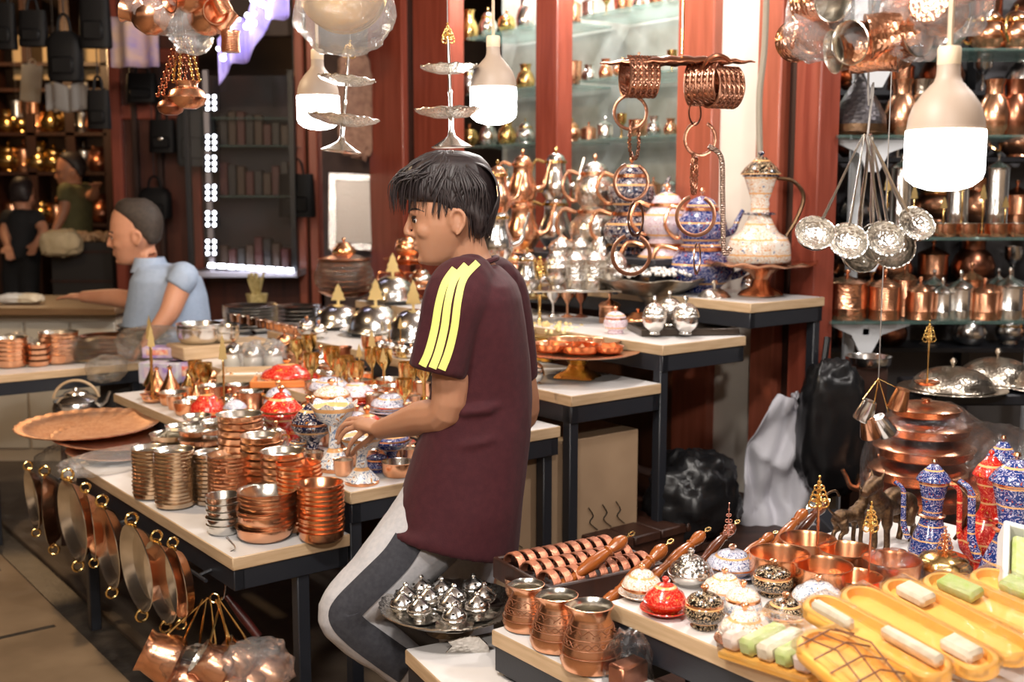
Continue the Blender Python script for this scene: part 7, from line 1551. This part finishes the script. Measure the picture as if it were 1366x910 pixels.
# row of hanging mugs, clip board, white cloth, bags
for k, (x, y, m_) in enumerate(((23, 157, tin), (45, 152, copper_new), (76, 150, tin), (97, 149, copper_new))):
    P = PY(x, y, 9.0); o = obj('copper_mug', lm('mug', [(0, 0), (.05, 0), (.052, .01), (.045, .08), (.05, .13), (.046, .13), (.04, .08), (0, .02)], [m_], 18), None, P); tag(o, 'mug hanging in the far row under the black bags, ' + nm_[k] + ' from the left', 'mug')
    tag(obj('cord', hang_line(P + V((0, 0, .1)))), 'cord of the far hanging mug, ' + nm_[k] + ' from the left', 'cord')
P = PY(40, 134, 8.9); b = MB(); b.box((0, 0, .13), (.16, .012, .28), 0, 0, .004); b.box((0, -.01, .265), (.06, .012, .03)); b.torus((0, 0, .29), .025, .004, 12, 5, M=Matrix.Rotation(PI / 2, 3, 'X')); o = obj('cutting_board', b.mesh('board', mat('pale_board', (.66, .56, .42), 0, .6)), None, P, (0, .12, 0)); tag(o, 'pale board hanging among the black bags at the far left', 'board'); tag(obj('cord', hang_line(P + V((0, 0, .28)))), 'cord of the pale hanging board', 'cord')
b = MB(); b.grid(lambda u, v: V(((u - .5) * .34, .03 * math.sin(u * 17), -v * .2 + .015 * math.sin(u * 9))), 24, 6); P = PY(90, 112, 8.7); o = obj('white_cloth', b.mesh('cloth', white_cloth, 180), None, P); o.modifiers.new('t', 'SOLIDIFY').thickness = .006; tag(o, 'white fringed cloth hanging behind the black tote bag', 'cloth'); tag(obj('cord', hang_line(P)), 'cord of the white fringed cloth', 'cord')
blk_l = mat('black_leather', (.006, .0055, .006), 0, .6, bump=.2, bscale=60, spec=.2); grey_l = mat('dark_grey_fabric', (.045, .047, .05), 0, .7, bump=.2, bscale=60)
def handbag(x0, x1, y0, y1, Y, mm, label, kind=0, badge=False, strap=.35):
    a, c = PY(x0, y1, Y), PY(x1, y0, Y); w, h = c.x - a.x, c.z - a.z; o = obj('hanging_bag', None, None, V(((a.x + c.x) / 2, Y, a.z))); tag(o, label, 'bag')
    b = MB(); d = min(.16, w * .5); prof = [(.86, 0), (1, .06), (1, .6), (.96, .8), (.8, .94), (.5, 1)] if kind else [(.96, 0), (1, .04), (.97, .5), (.93, .96), (.9, 1)]
    b.loft([[V((w / 2 * k_ * math.copysign(abs(math.cos(t)) ** .5, math.cos(t)), d / 2 * (.6 if z_ > .9 else 1) * math.copysign(abs(math.sin(t)) ** .6, math.sin(t)), h * z_)) for t in [2 * PI * j / 20 for j in range(20)]] for k_, z_ in prof]); obj('body', b.mesh('body', mm), o)
    b = MB(); b.box((0, -d / 2, h * .3), (w * .66, .03, h * .36), 0, 0, .012); obj('pocket', b.mesh('pocket', mm), o)
    b = MB(); b.tube(spline([V((-w * .2, 0, h * .97)), V((-w * .14, 0, h * (1 + strap * .7))), V((0, 0, h * (1 + strap))), V((w * .14, 0, h * (1 + strap * .7))), V((w * .2, 0, h * .97))], 4), .009, 6); obj('strap', b.mesh('strap', mm), o)
    if badge: b = MB(); b.ball((0, -d / 2 - .016, h * .42), (.02, .004, .012), 10, 6); obj('badge', b.mesh('badge', silver), o)
    top = V(((a.x + c.x) / 2, Y, a.z + h * (1 + strap))); tag(obj('hanging_hook', hang_line(top, blackmetal, .004)), 'black hook rod holding the ' + label.split(' hanging')[0] + ' up', 'hook'); return o
for a in (((-8, 20, 4, 66), 'black bag hanging at the top left frame corner', 0), ((27, 62, 14, 62), 'square black bag hanging second from the left corner', 0), ((66, 108, 42, 108), 'tall black tote bag hanging before the white cloth', 1), ((108, 146, -10, 64), 'large black bag hanging right of the tote bag', 0), ((118, 146, 120, 172), 'black cloth bag hanging low beside the panelled wall', 0)):
    handbag(a[0][0], a[0][1], a[0][2], a[0][3], 6.6, blk_l, a[1], a[2])
for a in (((170, 210, 98, 137), 'black bag with buckles hanging on the panelled wall', 0, blk_l, False), ((200, 234, 160, 204), 'black shoulder bag with a light badge hanging on the panelled wall', 0, blk_l, True), ((238, 286, 142, 222), 'dark grey backpack hanging beside the light strip', 1, grey_l, False), ((186, 228, 250, 292), 'black pouch hanging above the head of the man', 1, blk_l, True), ((372, 420, 232, 290), 'black messenger bag hanging before the lit vitrine', 0, blk_l, False)):
    handbag(a[0][0], a[0][1], a[0][2], a[0][3], 7.9, a[3], a[1], a[2], a[4])
# lit vitrine
YV = 8.1; led = mat('cool_led', (.85, .88, 1), 0, .4, emit=14); va, vb = PY(272, 358, YV), PY(398, 100, YV)
o = obj('vitrine', None, None, (0, 0, 0)); tag(o, 'lit glass vitrine with leather goods behind the man', 'vitrine'); vw, vh = vb.x - va.x, vb.z - va.z; vx = (va.x + vb.x) / 2
b = MB(); b.box((vx, YV + .05, va.z + vh / 2), (vw, .02, vh)); obj('back', b.mesh('back', mat('vitrine_back', (.012, .01, .014), 0, .6, (.04, .014, .014), 3)), o)
for x in (va.x, va.x + .14, vb.x): b = MB(); b.box((x, YV - .3, va.z + vh / 2), (.035, .035, vh)); obj('post', b.mesh('post', blackmetal if x != va.x + .14 else mat('steel_post', (.4, .38, .42), .6, .4)), o)
b = MB(); b.box((vx, YV - .14, va.z - .02), (vw + .04, .4, .04)); obj('base', b.mesh('base', mat('pale_base', (.5, .48, .55), 0, .4)), o)
for y in (160, 196, 262): z = PY(330, y, YV - .1).z; b = MB(); b.box((vx + .05, YV - .12, z), (vw - .1, .3, .012)); obj('shelf', b.mesh('shelf', greenglass), o)
b = MB(); b.box((vx, YV - .315, va.z + vh / 2), (vw, .006, vh)); obj('glass', b.mesh('glass', film('vitrine_glass', (.6, .65, .75), .0, .03, 2, 0)), o)
k = 0
for y in (137, 190, 218, 257, 292, 330):
    b = MB()
    for i in range(3):
        for j in range(2): P = PY(277 + j * 9, y - 8 + i * 8, YV - .34); b.ball(P, .0125, 8, 6)
    P = PY(281.5, y, YV - .335); b.box(P, (.1, .012, .11), 1)
    obj('led_cluster', b.mesh('led', [led, blackmetal]), o, None, None, 'white light cluster')
b = MB()
for i in range(9): P0, P1 = PY(278 + i * 13, 354 + i * .8, YV - .35), PY(287 + i * 13, 354.6 + i * .8, YV - .35); b.tube([P0, P1], .016, 6)
obj('led_strip', b.mesh('strip', led), o, None, None, 'white light strip')
goods = [mat('black_wallet', (.015, .013, .014), 0, .4), mat('oxblood_wallet', (.07, .012, .012), 0, .4), mat('brown_wallet', (.05, .025, .014), 0, .4)]
for zi, y in enumerate((196, 262, 350)):
    for k in range(8):
        P = PY(302 + k * 11.5, y, YV - .1); h = R.uniform(.14, .24); b = MB(); b.box((0, 0, h / 2), (.055, .1, h), 0, 0, .006); b.box((0, -.052, h * .7), (.05, .006, h * .08), 0); g = obj('leather_case', b.mesh('case', goods[(k * 2 + zi) % 3]), None, V((P.x, YV - .12, PY(330, y, YV - .1).z + .007 if zi < 2 else va.z + .001))); tag(g, 'leather case in the lit vitrine, %s on the %s shelf' % (nm_[k], ('upper', 'middle', 'bottom')[zi]), 'case')
# purple cloth with a string of lights at the top
prp = mat('violet_cloth', (.30, .24, .62), 0, .8, (.42, .36, .75), 8); b = MB()
A, B_ = PY(292, 92, 5.6), PY(384, -10, 5.6)
b.grid(lambda u, v: A.lerp(B_, u) + V((0, .04 * math.sin(u * 22), .03 * math.sin(u * 11) + (v - .35) * .22)), 30, 8); o = obj('violet_cloth', b.mesh('cloth', prp, 180)); o.modifiers.new('t', 'SOLIDIFY').thickness = .005; tag(o, 'violet cloth swag with lights at the top left', 'cloth')
lp = []; rl = random.Random(3)
for i in range(34): u = rl.random(); q_ = A.lerp(B_, u) + V((rl.uniform(-.03, .03), -.06, rl.uniform(-.02, .14))); lp.append((u, q_, rl.uniform(.009, .016)))
lp.sort(key=lambda e: e[0]); lt = obj('light_string', bent([e[1] for e in lp], .002, string))
sm2 = MB(); sm2.ball((0, 0, 0), 1, 8, 5); sm2 = sm2.mesh('light', led)
for u, q_, r_ in lp: obj('light', sm2, lt, q_).scale = (r_, r_, r_)
tag(lt, 'string of small white lights on the violet cloth', 'string lights')
tag(obj('cord', bent([B_, V((B_.x, B_.y, ZC))], .004, string)), 'cord holding up the violet cloth swag', 'cord')
P = PY(196, 60, 7.0); b = MB(); b.grid(lambda u, v: V(((u - .5) * .3, .03 * math.sin(u * 12), -v * .3)), 14, 6); o = obj('printed_cloth', b.mesh('cloth', mat('violet_print', (.35, .28, .6), 0, .7, (.75, .5, .35), 7), 180), None, PY(178, 22, 7.0)); o.modifiers.new('t', 'SOLIDIFY').thickness = .005; tag(o, 'violet and peach printed cloth hanging left of the bag of copper pots', 'cloth'); tag(obj('cord', hang_line(PY(178, 22, 7.0))), 'cord of the violet and peach cloth', 'cord')
LAMPS = [('street_lamp_a', V((-.6, 1.2, 2.7)), 120, (1, .94, .86), .08), ('street_lamp_b', V((1.5, 2.2, 2.9)), 90, (1, .95, .9), .08), ('street_lamp_e', V((.3, -.5, 2.5)), 150, (1, .93, .85), .08), ('added_fill_front', V((-1.0, .4, 2.2)), 70, (1, .93, .85), .14), ('added_fill_tray', V((-.15, 1.5, 2.4)), 40, (1, .94, .88), .07),  # last two: unseen fill lights added to brighten the near tray and pots
         ('street_lamp_c', V((-1.9, 3.4, 2.7)), 100, (1, .74, .46), .08), ('street_lamp_d', V((.2, 4.2, 2.9)), 90, (1, .95, .9), .08),
         ('alley_lamp', V((-4.2, 9.4, 2.9)), 70, (1, .6, .28), .1), ('shop_lamp', V((2.5, 3.6, 3.0)), 80, (1, .95, .92), .08),
         ('case_lamp', ST(1.2, TW + .12, 2.9), 70, (1, .97, .92), .05), ('case_lamp_b', ST(2.3, TW + .12, 2.9), 50, (1, .97, .92), .05)]
# ================================================================ light and camera
def point(name, loc, power, col, r=.06):
    l = bpy.data.lights.new(name, 'POINT'); l.energy = power; l.color = col; l.shadow_soft_size = r
    o = bpy.data.objects.new(name, l); COL.objects.link(o); o.location = loc; return o
for nm, loc, pw, col, r in LAMPS: point(nm, loc, pw, col, r)
w = bpy.data.worlds.new('World'); SC.world = w; w.use_nodes = True
w.node_tree.nodes['Background'].inputs[0].default_value = (.9, .62, .42, 1); w.node_tree.nodes['Background'].inputs[1].default_value = .5
cam = bpy.data.cameras.new('camera'); co = bpy.data.objects.new('camera', cam); COL.objects.link(co)
co.location = CAM; co.rotation_euler = (PI / 2 - PITCH, 0, 0); cam.sensor_width = 36; cam.lens = 36 * FPX / 1366
cam.clip_start = .05; cam.dof.use_dof = True; cam.dof.focus_distance = 2.55; cam.dof.aperture_fstop = 3.6
SC.camera = co
SC.view_settings.view_transform = 'Standard'; SC.view_settings.look = 'None'; SC.view_settings.gamma = 1; SC.view_settings.exposure = 0
try: SC.view_settings.use_curve_mapping = False
except Exception: pass
SC.cycles.use_denoising = True; SC.cycles.max_bounces = 7; SC.cycles.diffuse_bounces = 3; SC.cycles.glossy_bounces = 4; SC.cycles.transparent_max_bounces = 12
SC.cycles.sample_clamp_indirect = 4; SC.cycles.caustics_reflective = False; SC.cycles.caustics_refractive = False
